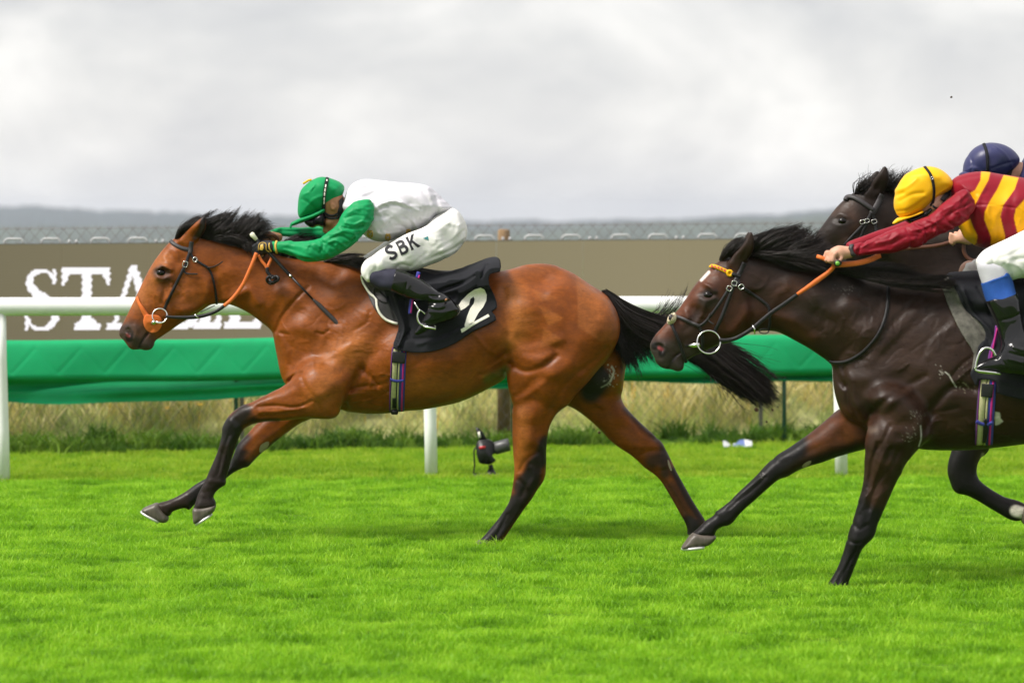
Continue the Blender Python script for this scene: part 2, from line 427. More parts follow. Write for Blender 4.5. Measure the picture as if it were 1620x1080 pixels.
def hair(name, guides, n, mat, parent, Yd, rad=(.0022, .0006), jit=.02, curl=.01, length=(.7, 1.0), seed=0, m=9, clumps=0):
    """many fine tapered strands between guide lines (picture points with depth offsets)"""
    r = np.random.default_rng(seed); G = []
    for g in guides:
        a = np.array(g, float); c = resample(catmull(a, 6), 24); G.append(px2w(c[:, 0], c[:, 1], Yd+c[:, 2]))
    G = np.array(G); ng = len(G)
    u = r.random(n)*(ng-1)
    if clumps:
        cid = r.integers(0, clumps, n); cu = np.sort(r.random(clumps))*(ng-1); loose = r.random(n) < .38
        u = np.clip(np.where(loose, u, cu[cid]+r.normal(size=n)*.10*ng/max(clumps, 1)*2.2), 0, ng-1-1e-6)
    i = np.minimum(u.astype(int), ng-2); fr = (u-i)[:, None, None]
    S = G[i]*(1-fr)+G[i+1]*fr                                       # n,24,3
    ln = length[0]+(length[1]-length[0])*r.random(n)**.7
    tt = np.linspace(0, 1, m)[None]*ln[:, None]*23; i0 = np.minimum(tt.astype(int), 22); f2 = (tt-i0)[..., None]
    ar = np.arange(n)[:, None]; P_ = S[ar, i0]*(1-f2)+S[ar, i0+1]*f2
    t = np.linspace(0, 1, m)[None, :, None]
    d = r.normal(size=(n, 1, 3))
    if clumps:
        cd = r.normal(size=(clumps, 1, 3))[cid]; cl = (.72+.28*r.random(clumps))[cid][:, None, None]
        P_ = P_+cd*jit*(.2+1.3*t**1.2)*np.where(loose, .5, 1)[:, None, None]+d*jit*np.where(loose, .9, .38)[:, None, None]*(.35+.9*t*(1-.75*t))
    else: P_ = P_+d*jit*(.15+t**1.1)
    ph = r.random((n, 1, 1))*6.28; fq = 3+4*r.random((n, 1, 1)); d2 = r.normal(size=(n, 1, 3)); P_ = P_+d2*curl*t*np.sin(fq*t+ph)
    tg = np.gradient(P_, axis=1); tg /= np.linalg.norm(tg, axis=2, keepdims=True)+1e-9
    a = np.cross(tg, np.array([0.05, 1.0, 0.1])); a /= np.linalg.norm(a, axis=2, keepdims=True)+1e-9; b = np.cross(tg, a)
    rr = (rad[0]+(rad[1]-rad[0])*np.linspace(0, 1, m)**1.5)[None, :, None]*(0.6+0.8*r.random((n, 1, 1)))
    V = np.stack([P_+rr*(math.cos(q)*a+math.sin(q)*b) for q in (0, 2.094, 4.189)], 2).reshape(-1, 3)
    base_i = (np.arange(n)*m*3)[:, None, None]; seg = (np.arange(m-1)*3)[None, :, None]; k = np.arange(3)[None, None, :]; k2 = (k+1) % 3
    q = np.stack([base_i+seg+k, base_i+seg+k2, base_i+seg+3+k2, base_i+seg+3+k], -1).reshape(-1, 4)
    return mesh(name, V, q, mat, parent, True)

# ---------------------------------------------------------------- materials
def coat_mat(name):
    m = bpy.data.materials.new(name); m.use_nodes = True; t = m.node_tree; b = t.nodes['Principled BSDF']; A = t.nodes.new; K = t.links.new
    at = A('ShaderNodeAttribute'); at.attribute_name = 'coat'; tcn = A('ShaderNodeTexCoord')
    def nz(scale, det, st):
        mp_ = A('ShaderNodeMapping'); mp_.inputs['Scale'].default_value = st; K(tcn.outputs['Object'], mp_.inputs[0])
        n = A('ShaderNodeTexNoise'); n.inputs['Scale'].default_value = scale; n.inputs['Detail'].default_value = det; n.inputs['Roughness'].default_value = .62; K(mp_.outputs[0], n.inputs['Vector']); return n.outputs['Fac']
    def mr(src, a, c, lo=.3, hi=.7):
        q = A('ShaderNodeMapRange'); q.inputs['From Min'].default_value = lo; q.inputs['From Max'].default_value = hi; q.inputs['To Min'].default_value = a; q.inputs['To Max'].default_value = c; K(src, q.inputs['Value']); return q.outputs[0]
    def mul(a, c):
        q = A('ShaderNodeMath'); q.operation = 'MULTIPLY'; K(a, q.inputs[0]); K(c, q.inputs[1]); return q.outputs[0]
    big, fine, hairn = nz(9, 5, (1, 1, 1)), nz(55, 6, (.8, 1, 1.3)), nz(240, 4, (.22, 1, 1.6))
    med = nz(24, 6, (.55, 1, 1.5))
    f = mul(mul(mul(mr(big, .80, 1.20), mr(fine, .84, 1.16)), mr(hairn, .84, 1.16)), mr(med, .84, 1.16))
    vm = A('ShaderNodeVectorMath'); vm.operation = 'SCALE'; K(at.outputs['Color'], vm.inputs[0]); K(f, vm.inputs['Scale']); K(vm.outputs[0], b.inputs['Base Color'])
    K(mul(mul(mr(med, .30, .56), mr(hairn, .8, 1.2)), mr(fine, .85, 1.15)), b.inputs['Roughness']); b.inputs['Specular IOR Level'].default_value = .22
    bp = A("ShaderNodeBump"); bp.inputs["Strength"].default_value = .25; bp.inputs['Distance'].default_value = .005; K(fine, bp.inputs['Height'])
    b2_ = A('ShaderNodeBump'); b2_.inputs['Strength'].default_value = .30; b2_.inputs['Distance'].default_value = .003; K(hairn, b2_.inputs['Height']); K(bp.outputs[0], b2_.inputs['Normal']); K(b2_.outputs[0], b.inputs['Normal'])
    return m
def mat(name, color, rough=.6, spec=.5, metal=0.0, noise=0.0, nscale=40, bump=0.0, bscale=200, coat=0.0, attr=False, emit=None, sheen=0.0, stretch=None, transl=0.0):
    m = bpy.data.materials.new(name); m.use_nodes = True; t = m.node_tree; b = t.nodes['Principled BSDF']
    b.inputs['Base Color'].default_value = tuple(color)+(1,); b.inputs['Roughness'].default_value = rough
    b.inputs['Specular IOR Level'].default_value = spec; b.inputs['Metallic'].default_value = metal
    b.inputs['Coat Weight'].default_value = coat; b.inputs['Coat Roughness'].default_value = .08
    if sheen: b.inputs['Sheen Weight'].default_value = sheen; b.inputs['Sheen Roughness'].default_value = .4
    tcn = t.nodes.new('ShaderNodeTexCoord'); src = tcn.outputs['Object']
    if stretch:
        mpn = t.nodes.new('ShaderNodeMapping'); mpn.inputs['Scale'].default_value = stretch; t.links.new(src, mpn.inputs[0]); src = mpn.outputs[0]
    colsock = None
    if attr:
        at = t.nodes.new('ShaderNodeAttribute'); at.attribute_name = 'coat'; colsock = at.outputs['Color']
    if noise:
        nz = t.nodes.new('ShaderNodeTexNoise'); nz.inputs['Scale'].default_value = nscale; nz.inputs['Detail'].default_value = 6; nz.inputs['Roughness'].default_value = .6
        t.links.new(src, nz.inputs['Vector'])
        mr = t.nodes.new('ShaderNodeMapRange'); mr.inputs['From Min'].default_value = .3; mr.inputs['From Max'].default_value = .7
        mr.inputs['To Min'].default_value = 1-noise; mr.inputs['To Max'].default_value = 1+noise; t.links.new(nz.outputs['Fac'], mr.inputs['Value'])
        vm = t.nodes.new('ShaderNodeVectorMath'); vm.operation = 'SCALE'; t.links.new(mr.outputs[0], vm.inputs['Scale'])
        if colsock is None: vm.inputs[0].default_value = tuple(color)
        else: t.links.new(colsock, vm.inputs[0])
        colsock = vm.outputs[0]
    if colsock is not None: t.links.new(colsock, b.inputs['Base Color'])
    if bump:
        bz = t.nodes.new('ShaderNodeTexNoise'); bz.inputs['Scale'].default_value = bscale; bz.inputs['Detail'].default_value = 5; t.links.new(src, bz.inputs['Vector'])
        bp = t.nodes.new('ShaderNodeBump'); bp.inputs['Strength'].default_value = bump; bp.inputs['Distance'].default_value = .004
        t.links.new(bz.outputs['Fac'], bp.inputs['Height']); t.links.new(bp.outputs[0], b.inputs['Normal'])
    if emit:
        b.inputs['Emission Color'].default_value = tuple(emit[:3])+(1,); b.inputs['Emission Strength'].default_value = emit[3]
    if transl:
        tr = t.nodes.new('ShaderNodeBsdfTranslucent'); tr.inputs['Color'].default_value = tuple(color)+(1,)
        if colsock is not None: t.links.new(colsock, tr.inputs['Color'])
        mxs = t.nodes.new('ShaderNodeMixShader'); mxs.inputs[0].default_value = transl
        o = t.nodes['Material Output']; t.links.new(b.outputs[0], mxs.inputs[1]); t.links.new(tr.outputs[0], mxs.inputs[2]); t.links.new(mxs.outputs[0], o.inputs['Surface'])
    return m
M = dict(
    coat=coat_mat('horse_coat'),
    hair_black=mat('black_hair', (.012,.0085,.007), .42, .3, noise=.6, nscale=30),
    hoof=mat('hoof_horn', (.085,.07,.055), .45, .5, noise=.35, nscale=60, stretch=(1,1,.3)),
    shoe=mat('racing_plate', (.75,.74,.72), .35, .5, metal=.6),
    eye=mat('horse_eye', (.006,.004,.003), .06, .28),
    black_leather=mat('black_leather', (.012,.011,.012), .45, .3, noise=.2, nscale=90, bump=.2, bscale=300),
    grey_leather=mat('grey_leather', (.035,.031,.033), .5, .35, noise=.2, nscale=60),
    orange_rubber=mat('orange_rubber', (.66,.15,.028), .55, .3, noise=.12, nscale=40, bump=.3, bscale=500),
    brown_leather=mat('brown_leather', (.10,.035,.018), .45, .5, noise=.2),
    steel=mat('steel', (.72,.71,.68), .22, .5, metal=1.0, noise=.1),
    whitestrap=mat('white_piping', (.78,.75,.66), .6, .4, noise=.12, nscale=70),
    skin=mat('skin', (.52,.27,.18), .5, .5, noise=.12, nscale=40, bump=.1),
    dark_skin=mat('warm_skin', (.40,.17,.075), .45, .5, noise=.12, nscale=40, bump=.1),
    green_silk=mat('green_silk', (.004,.25,.080), .5, .18, noise=.08, nscale=9, bump=.12, bscale=40),
    white_silk=mat('white_silk', (.59,.575,.62), .55, .2, noise=.03, nscale=10, bump=.10, bscale=40),
    breeches=mat('white_breeches', (.74,.73,.71), .65, .2, noise=.04, nscale=12, bump=.14, bscale=45),
    silks=mat('striped_silk', (.5,.02,.05), .48, .18, attr=True, noise=.08, nscale=9, bump=.12, bscale=40),
    navy_silk=mat('navy_silk', (.018,.02,.085), .42, .5, noise=.1, nscale=12, bump=.12, bscale=60),
    yellow_silk=mat('yellow_silk', (.80,.43,.003), .46, .25, noise=.05, nscale=10, bump=.12, bscale=50),
    patent=mat('patent_boot', (.006,.006,.007), .09, .35, coat=.25, bump=.22, bscale=14),
    navy_cloth=mat('navy_cloth', (.022,.022,.04), .8, .3, noise=.15),
    blue_sock=mat('blue_sock', (.012,.065,.28), .8, .3, noise=.1, nscale=60, bump=.3, bscale=400),
    glove=mat('black_glove', (.012,.012,.016), .55, .4, noise=.2, bump=.2),
    gold=mat('gold_braid', (.55,.34,.05), .5, .5, noise=.25, nscale=150),
    black_cloth=mat('black_cloth', (.012,.0125,.016), .8, .2, noise=.22, nscale=14, bump=.25, bscale=120),
    black_plastic=mat('black_plastic', (.010,.010,.011), .4, .35, noise=.15),
    grey_plastic=mat('grey_plastic', (.05,.05,.052), .4, .5, noise=.2),
    white_print=mat('white_print', (.78,.75,.66), .7, .3, noise=.12, nscale=120),
    black_print=mat('black_print', (.02,.02,.025), .6, .3, noise=.1),
    white_plastic=mat('white_plastic', (.82,.83,.82), .38, .4, noise=.04, nscale=6),
    cream=mat('cream_plastic', (.72,.70,.55), .5, .4, noise=.1),
    teal=mat('teal_print', (.05,.22,.24), .6, .3),
    lens=mat('dark_visor', (.004,.004,.006), .16, .25),
    pink=mat('nostril_lining', (.42,.07,.06), .35, .5, noise=.2),
    chestnut_pad=mat('chestnut_callus', (.30,.25,.17), .8, .3, noise=.3, nscale=200),
)
# ================================================================ setting
def ground_mat():
    m = bpy.data.materials.new('turf_soil'); m.use_nodes = True; t = m.node_tree; b = t.nodes['Principled BSDF']
    g = t.nodes.new('ShaderNodeNewGeometry'); n = t.nodes.new('ShaderNodeTexNoise'); n.inputs['Scale'].default_value = 1.2; n.inputs['Detail'].default_value = 8
    t.links.new(g.outputs['Position'], n.inputs['Vector'])
    r = t.nodes.new('ShaderNodeValToRGB'); r.color_ramp.elements[0].color = (.035, .085, .006, 1); r.color_ramp.elements[1].color = (.09, .19, .012, 1)
    r.color_ramp.elements[0].position = .3; r.color_ramp.elements[1].position = .7
    t.links.new(n.outputs['Fac'], r.inputs['Fac']); t.links.new(r.outputs[0], b.inputs['Base Color']); b.inputs['Roughness'].default_value = .9
    b.inputs['Specular IOR Level'].default_value = .1
    return m
def sheet(name, ys, zs, halfw, mt, nx=2):
    V = []; Fc = []
    for y, z, hw in zip(ys, zs, halfw):
        for i in range(nx+1): V.append((-hw+2*hw*i/nx, y, z))
    for j in range(len(ys)-1):
        for i in range(nx):
            a = j*(nx+1)+i; Fc.append((a, a+1, a+nx+2, a+nx+1))
    return tag(mesh(name, V, Fc, mt, smooth=True), kind='structure')
soil = ground_mat()
sheet('ground', [-40, 60, 120, 260, 7000], [0, 0, -4, -24, -24], [90, 90, 200, 500, 5000], soil, 4)

# ---- far hills and woods (low ridges, bumpy tree line), several km off
def ridge(name, Y, prof, depth, seed, amp, mt, zb=-24, n=1300):
    r = np.random.default_rng(seed); px = np.linspace(prof[0][0], prof[-1][0], n)
    py = np.interp(px, [p[0] for p in prof], [p[1] for p in prof])
    top = CAMZ-(py-HY)*Y/F; X = (px-810)*Y/F
    bump = np.zeros(n)
    for _ in range(820):
        c = r.random()*n; wd = 1.2+3.5*r.random(); bump = np.maximum(bump, amp*(0.3+.7*r.random())*np.sqrt(np.maximum(0, 1-((np.arange(n)-c)/wd)**2)))
    rows = [(0, zb, 0), (depth*.3, None, .35), (depth*.6, None, .75), (depth, None, 1), (depth*1.6, zb, 0)]
    V = []; Fc = []
    for dy, z, fr in rows:
        for i in range(n):
            if z is not None: zz = z
            else: zz = zb+(top[i]-zb)*fr+bump[i]*(.4+.6*fr)+r.normal()*amp*.15
            V.append((X[i]*(1+dy/Y), Y+dy, zz))
    for j in range(len(rows)-1):
        for i in range(n-1): a = j*n+i; Fc.append((a, a+1, a+n+1, a+n))
    return tag(mesh(name, V, Fc, mt, smooth=False), kind='structure')
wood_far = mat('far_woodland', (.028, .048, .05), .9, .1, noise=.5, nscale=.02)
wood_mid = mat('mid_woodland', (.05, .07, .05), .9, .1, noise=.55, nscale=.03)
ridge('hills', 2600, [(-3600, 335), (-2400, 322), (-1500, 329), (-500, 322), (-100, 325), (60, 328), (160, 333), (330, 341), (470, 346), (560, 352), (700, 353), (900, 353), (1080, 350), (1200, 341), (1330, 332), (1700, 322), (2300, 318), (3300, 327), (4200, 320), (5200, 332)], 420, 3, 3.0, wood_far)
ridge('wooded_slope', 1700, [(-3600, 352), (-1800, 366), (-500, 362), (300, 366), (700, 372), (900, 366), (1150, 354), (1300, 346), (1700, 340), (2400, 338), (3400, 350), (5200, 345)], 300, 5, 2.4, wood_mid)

# meadow bank rising behind the fence
def bkl(X, c): return c+.19*X
V = []
for c, z in ((22.1, -.05), (22.5, -.02), (23.9, .52), (26.0, .64), (30, .3), (36, -1)):
    for X in (-14, 14): V.append((X, bkl(X, c), z))
dry_m = mat('dry_meadow_soil', (.40, .41, .18), .9, .1, noise=.4, nscale=3)
tag(mesh('meadow_bank', V, [(2*i, 2*i+1, 2*i+3, 2*i+2) for i in range(5)], dry_m, smooth=False), kind='structure')
# ---- grass: instanced tufts
def tuft(name, n, hgt, wid, spread, lean, seed, mt, head=False, segs=3):
    r = np.random.default_rng(seed); V = []; Fc = []
    for _ in range(n):
        a = r.random()*6.283; rad = spread*math.sqrt(r.random()); x, y = rad*math.cos(a), rad*math.sin(a)
        h = hgt*(.55+.6*r.random()); d = r.random()*6.283; ln = lean*(.2+r.random())*h; fx = r.random()*6.283; wx, wy = math.cos(fx)*wid/2, math.sin(fx)*wid/2
        b = len(V)
        for k in range(segs+1):
            t = k/segs; q = t*t; cx = x+math.cos(d)*ln*q; cy = y+math.sin(d)*ln*q; z = h*(t-.25*lean*q); ww = 1-t**1.6*.92
            if head and k == segs-1: ww = 2.2
            V += [(cx-wx*ww, cy-wy*ww, z), (cx+wx*ww, cy+wy*ww, z)]
        for k in range(segs): q = b+2*k; Fc.append((q, q+1, q+3, q+2))
    me = bpy.data.meshes.new(name); me.from_pydata(V, [], Fc); me.polygons.foreach_set('use_smooth', np.ones(len(me.polygons), bool)); me.materials.append(mt)
    return bpy.data.objects.new(name, me)
def blade_mat(name, stops, rough=.5, transl=.45, pscale=(1.4, 3.2, 1), mixr=.45):
    m = bpy.data.materials.new(name); m.use_nodes = True; t = m.node_tree; b = t.nodes['Principled BSDF']; b.inputs['Roughness'].default_value = rough; b.inputs['Specular IOR Level'].default_value = .25
    g = t.nodes.new('ShaderNodeNewGeometry'); mp_ = t.nodes.new('ShaderNodeMapping'); mp_.inputs['Scale'].default_value = pscale
    t.links.new(g.outputs['Position'], mp_.inputs[0]); n = t.nodes.new('ShaderNodeTexNoise'); n.inputs['Scale'].default_value = 1; n.inputs['Detail'].default_value = 5
    t.links.new(mp_.outputs[0], n.inputs['Vector'])
    oi = t.nodes.new('ShaderNodeObjectInfo'); mxn = t.nodes.new('ShaderNodeMix'); mxn.data_type = 'FLOAT'; mxn.inputs['Factor'].default_value = mixr
    t.links.new(n.outputs['Fac'], mxn.inputs['A']); t.links.new(oi.outputs['Random'], mxn.inputs['B'])
    r = t.nodes.new('ShaderNodeValToRGB'); el = r.color_ramp.elements
    el[0].position = stops[0][0]; el[0].color = stops[0][1]+(1,); el[1].position = stops[-1][0]; el[1].color = stops[-1][1]+(1,)
    for p, c in stops[1:-1]: q = el.new(p); q.color = c+(1,)
    t.links.new(mxn.outputs['Result'], r.inputs['Fac']); t.links.new(r.outputs[0], b.inputs['Base Color'])
    tr = t.nodes.new('ShaderNodeBsdfTranslucent'); t.links.new(r.outputs[0], tr.inputs['Color'])
    ms = t.nodes.new('ShaderNodeMixShader'); ms.inputs[0].default_value = transl
    t.links.new(b.outputs[0], ms.inputs[1]); t.links.new(tr.outputs[0], ms.inputs[2]); t.links.new(ms.outputs[0], t.nodes['Material Output'].inputs['Surface'])
    return m
def scatter(name, region, density, tufts, smin_, smax_, seed, kind='stuff', nscale=(1.2, 3, 1), nmin=.45, namp=1.1, z=0.002, tilt=.15, thin=None, under=None):
    """one object: a ground patch whose surface carries instanced tufts (size swells and sinks in clumps)"""
    coll = bpy.data.collections.new(name+'_tufts')
    for o in tufts: coll.objects.link(o)
    me = bpy.data.meshes.new(name); me.from_pydata([(p[0], p[1], p[2] if len(p) > 2 else z) for p in region], [], [tuple(range(len(region)))]); me.materials.append(under or soil)
    ob = new_obj(name, me); tag(ob, kind=kind)
    ng = bpy.data.node_groups.new(name, 'GeometryNodeTree'); ng.interface.new_socket('Geometry', in_out='INPUT', socket_type='NodeSocketGeometry'); ng.interface.new_socket('Geometry', in_out='OUTPUT', socket_type='NodeSocketGeometry')
    A = ng.nodes.new; K = ng.links.new
    gi = A('NodeGroupInput'); go = A('NodeGroupOutput'); di = A('GeometryNodeDistributePointsOnFaces'); di.inputs['Density'].default_value = density; di.inputs['Seed'].default_value = seed
    K(gi.outputs[0], di.inputs['Mesh'])
    pos = A('GeometryNodeInputPosition'); sc_ = A('ShaderNodeVectorMath'); sc_.operation = 'MULTIPLY'; sc_.inputs[1].default_value = nscale; K(pos.outputs[0], sc_.inputs[0])
    nz = A('ShaderNodeTexNoise'); nz.inputs['Scale'].default_value = 1; nz.inputs['Detail'].default_value = 4; K(sc_.outputs[0], nz.inputs['Vector'])
    mr = A('ShaderNodeMapRange'); mr.inputs['From Min'].default_value = .34; mr.inputs['From Max'].default_value = .66; mr.inputs['To Min'].default_value = nmin; mr.inputs['To Max'].default_value = namp; K(nz.outputs['Fac'], mr.inputs['Value'])
    if thin:
        nz2 = A('ShaderNodeTexNoise'); nz2.inputs['Scale'].default_value = thin; K(pos.outputs[0], nz2.inputs['Vector'])
        m2 = A('ShaderNodeMapRange'); m2.inputs['From Min'].default_value = .42; m2.inputs['From Max'].default_value = .6; m2.inputs['To Max'].default_value = density; K(nz2.outputs['Fac'], m2.inputs['Value']); K(m2.outputs[0], di.inputs['Density'])
    rv = A('FunctionNodeRandomValue'); rv.data_type = 'FLOAT'; rv.inputs[2].default_value = smin_; rv.inputs[3].default_value = smax_
    mu = A('ShaderNodeMath'); mu.operation = 'MULTIPLY'; K(mr.outputs[0], mu.inputs[0]); K(rv.outputs[1], mu.inputs[1])
    rr = A('FunctionNodeRandomValue'); rr.data_type = 'FLOAT_VECTOR'; rr.inputs[0].default_value = (-tilt, -tilt, 0); rr.inputs[1].default_value = (tilt, tilt, 6.283)
    ci = A('GeometryNodeCollectionInfo'); ci.inputs['Collection'].default_value = coll; ci.inputs['Separate Children'].default_value = True; ci.inputs['Reset Children'].default_value = True
    io = A('GeometryNodeInstanceOnPoints'); io.inputs['Pick Instance'].default_value = True
    K(di.outputs['Points'], io.inputs['Points']); K(ci.outputs[0], io.inputs['Instance']); K(rr.outputs[0], io.inputs['Rotation']); K(mu.outputs[0], io.inputs['Scale'])
    jo = A('GeometryNodeJoinGeometry'); K(gi.outputs[0], jo.inputs[0]); K(io.outputs[0], jo.inputs[0]); K(jo.outputs[0], go.inputs[0])
    md = ob.modifiers.new('tufts', 'NODES'); md.node_group = ng
    return ob
turf_m = blade_mat('turf_blades', [(.28, (.10, .26, .006)), (.5, (.25, .52, .016)), (.72, (.45, .70, .05))],   .45, .5, (2.6, 3.6, 1), .30)
rough_m = blade_mat('rough_turf_blades', [(.28, (.16, .34, .010)), (.5, (.30, .50, .02)), (.75, (.44, .56, .05))], .5, .5, (1.2, 4.0, 1))
turf_t = [tuft('turf_tuft', 26, .029, .0031, .042, .8, 10+i, turf_m) for i in range(6)]
rough_t = [tuft('rough_tuft', 22, .045, .0046, .06, .8, 30+i, rough_m) for i in range(5)]
scatter('turf_grass', [(-5.2, 9.6), (5.2, 9.6), (6.4, 18.95), (-6.4, 18.45)], 1150, turf_t, .8, 1.3, 1, nscale=(2.8, 6.5, 1), nmin=.3, namp=1.65)
scatter('rough_turf', [(-6.4, 18.45), (6.4, 18.95), (7.2, 22.6), (-7.2, 19.95)], 520, rough_t, .8, 1.25, 2, nscale=(2, 5, 1), nmin=.5, namp=1.3)
weed_m = blade_mat('weed_leaves', [(.25, (.03, .09, .006)), (.5, (.09, .20, .014)), (.75, (.20, .32, .03))], .6, .35, (1.5, 3, 1))
weed_t = [tuft('weed_clump', 34, .16, .014, .10, .9, 50+i, weed_m) for i in range(4)]
scatter('fence_weeds', [(-7.6, 19.85), (7.6, 22.7), (7.6, 23.5), (-7.6, 20.7)], 75, weed_t, .45, 1.1, 3, nscale=(1.3, 2, 1), nmin=.25, namp=1.5, thin=None)
straw_m = blade_mat('straw_stems', [(.25, (.42, .42, .14)), (.5, (.74, .66, .30)), (.75, (.88, .78, .48))], .6, .55, (.7, .6, 1), .35)
green_m = blade_mat('meadow_stems', [(.25, (.22, .36, .10)), (.5, (.48, .58, .19)), (.75, (.72, .72, .32))], .6, .55, (.7, .6, 1), .35)
pale_m = blade_mat('pale_seed_heads', [(.25, (.55, .50, .25)), (.5, (.75, .66, .38)), (.75, (.86, .78, .55))], .6, .5, (.7, .6, 1), .5)
olive_m = blade_mat('olive_stems', [(.25, (.16, .22, .07)), (.5, (.34, .38, .13)), (.75, (.5, .5, .2))], .6, .5, (.7, .6, 1), .5)
straw_t = [tuft('straw_tuft', 26, .62, .008, .16, .55, 70+i, (straw_m, olive_m, straw_m, olive_m)[i], True, 4) for i in range(4)]
plume_t = [tuft('plume_tuft', 12, .8, .016, .12, .8, 76+i, pale_m, True, 4) for i in range(2)]
mead_t = [tuft('meadow_tuft', 30, .5, .011, .18, .6, 80+i, green_m, False, 4) for i in range(4)]
def strip(c0, z0, c1, z1, hw=9): return [(-hw, bkl(-hw, c0), z0), (hw, bkl(hw, c0), z0), (hw, bkl(hw, c1), z1), (-hw, bkl(-hw, c1), z1)]
scatter('tall_grass', strip(22.55, .0, 26.0, .62), 52, straw_t, .35, 1.05, 4, nscale=(.9, .5, 1), nmin=.4, namp=1.3, thin=.9, under=dry_m)
scatter('seed_plumes', strip(22.8, .1, 25, .60), 9, plume_t, .4, .75, 14, nscale=(1.1, .6, 1), nmin=.5, namp=1.2, thin=1.1, under=dry_m)
scatter('meadow_grass', strip(22.5, -.02, 26.0, .62), 88, mead_t, .25, .6, 5, nscale=(.8, .5, 1), nmin=.5, namp=1.3, under=dry_m)
bush_m = blade_mat('scrub_leaves', [(.25, (.11, .19, .12)), (.5, (.22, .32, .22)), (.75, (.36, .44, .32))], .6, .35, (1.0, 1.0, 1), .4)
bush_t = [tuft('scrub_clump', 90, .75, .05, .42, .7, 90+i, bush_m, False, 3) for i in range(3)]
scatter('scrub', strip(23.0, .18, 25.5, .60), 1.6, bush_t, .25, .5, 6, nscale=(.4, .4, 1), nmin=.6, namp=1.3, thin=.5, under=dry_m)
# yellow ragwort heads standing in the tall grass
flower_m = mat('yellow_petals', (.75, .42, .02), .6, .3, noise=.2)
def flower_head(name, seed):
    r = np.random.default_rng(seed); mb = MB()
    mb.tube([(0, 0, 0), (.01, 0, .2), (.0, .01, .42)], .004, 4)
    for k in range(7):
        a = r.random()*6.28; q = .07*math.sqrt(r.random()); x, y = q*math.cos(a), q*math.sin(a); z = .42+.02*r.random()
        mb.add([(x+.020*math.cos(t), y+.020*math.sin(t), z+.004*(t % 2)) for t in np.linspace(0, 6.283, 7)[:-1]]+[(x, y, z+.012)], [(i, (i+1) % 6, 6) for i in range(6)])
    me = bpy.data.meshes.new(name); me.from_pydata(mb.v, [], mb.f); me.materials.append(flower_m); return bpy.data.objects.new(name, me)
scatter('wildflowers', strip(22.45, .0, 23.9, .48), 14, [flower_head('flower_head', 3), flower_head('flower_head', 4)], .55, 1.1, 9, nscale=(1, 1, 1), nmin=.7, namp=1.0, thin=.7, under=dry_m)

# ---------------------------------------------------------------- white running rail
rail = empty('running_rail', (0, 19.0, 0), 'white plastic running rail on round posts beyond the galloping horses', 'rail')
def railY(px): return 18.62+.40*np.clip((px)/700.0, -.8, 1.0)
xs = np.linspace(-500, 2200, 28); pts = np.array([px2w(p, 485-1.5*min(p, 1000)/700, railY(p)) for p in xs])
mb = MB(); mb.tube(pts, .060, 20); mb.obj('rail_tube', M['white_plastic'], rail)
for px in (-640, 2.0, 679, 1328, 1990):
    Yp = railY(px); x = px2w(px, 0, Yp)[0]
    mb = MB(); 
    mb.tube([(x+.015, Yp+.01, -.05), (x+.008, Yp, .35), (x-.005, Yp, .8), (x-.01, Yp, 1.12)], [.042, .042, .041, .041], 16); mb.obj('post', M['white_plastic'], rail)

# ---------------------------------------------------------------- green fabric covered barrier (the back line runs slightly away to the right)
def lineY(px, c): return c/(1-.19*(np.asarray(px, float)-810)/F)
def bk(px, py, c): return px2w(px, py, lineY(px, c))
def slp(px): return -8.5*np.asarray(px, float)/1240.0
CG, CL, CF = 21.306, 21.70, 22.15
gb = empty('fabric_barrier', bk(600, 700, CG)*np.array([1, 1, 0]), 'green fabric covered low barrier with hanging skirt behind the white rail', 'barrier')
cov = mat('green_cover', (.006, .31, .115), .62, .2, noise=.12, nscale=3, bump=.1, bscale=20)
n = 900; pxs = np.linspace(-700, 2300, n)
ys_ = [537.5, 540, 545]+list(np.linspace(550, 591, 24))+[595, 599, 602, 604]; dys = np.interp(ys_, [537, 540, 546, 556, 570, 592, 598, 602, 604], [-.01, -.05, -.066, -.076, -.086, -.10, -.098, -.05, -.01])
V = []; saw = np.abs(((pxs-22)/73.0) % 1-.5)*2
for py, dy in zip(ys_, dys):
    rod = .0042*np.exp(-((py-(549+saw*41))/2.6)**2)*(1.0 if 549 <= py <= 592 else 0) if True else 0
    P_ = bk(pxs, py+slp(pxs)+1.0*np.sin(pxs/120.0)+.5*np.sin(pxs/47.0+1), CG); P_[:, 1] += dy+rod+.007*np.sin(pxs/60.0+py*.05); V.append(P_)
K = len(ys_); Fc = [(j*n+i, (j+1)*n+i, (j+1)*n+i+1, j*n+i+1) for j in range(K-1) for i in range(n-1)]
mesh('cover', np.concatenate(V), Fc, cov, gb)
V = []; rows = 14
bot = np.interp(pxs, [-700, 0, 200, 340, 420, 560, 800, 1000, 1240, 2300], [640, 635, 636, 632, 629, 622, 613, 607, 602, 590])+2.5*np.sin(pxs/88.0)+1.6*np.sin(pxs/41.0)
for j in range(rows):
    t = j/(rows-1); fold = .034*np.sin(pxs/52.0+2*t+1.6*np.sin(pxs/190.0))*t+.022*np.sin(pxs/105.0+t*5)+.02*np.sin(pxs/300.0+9*t)
    P_ = bk(pxs, (602+slp(pxs))*(1-t)+bot*t, CG); P_[:, 1] += .01+fold+.03*np.sin(t*3.0+pxs/150.0); V.append(P_)
Fc = [(j*n+i, (j+1)*n+i, (j+1)*n+i+1, j*n+i+1) for j in range(rows-1) for i in range(n-1)]
mesh('skirt', np.concatenate(V), Fc, cov, gb)
dkpost = mat('dark_green_post', (.02, .075, .05), .5, .4, noise=.2)
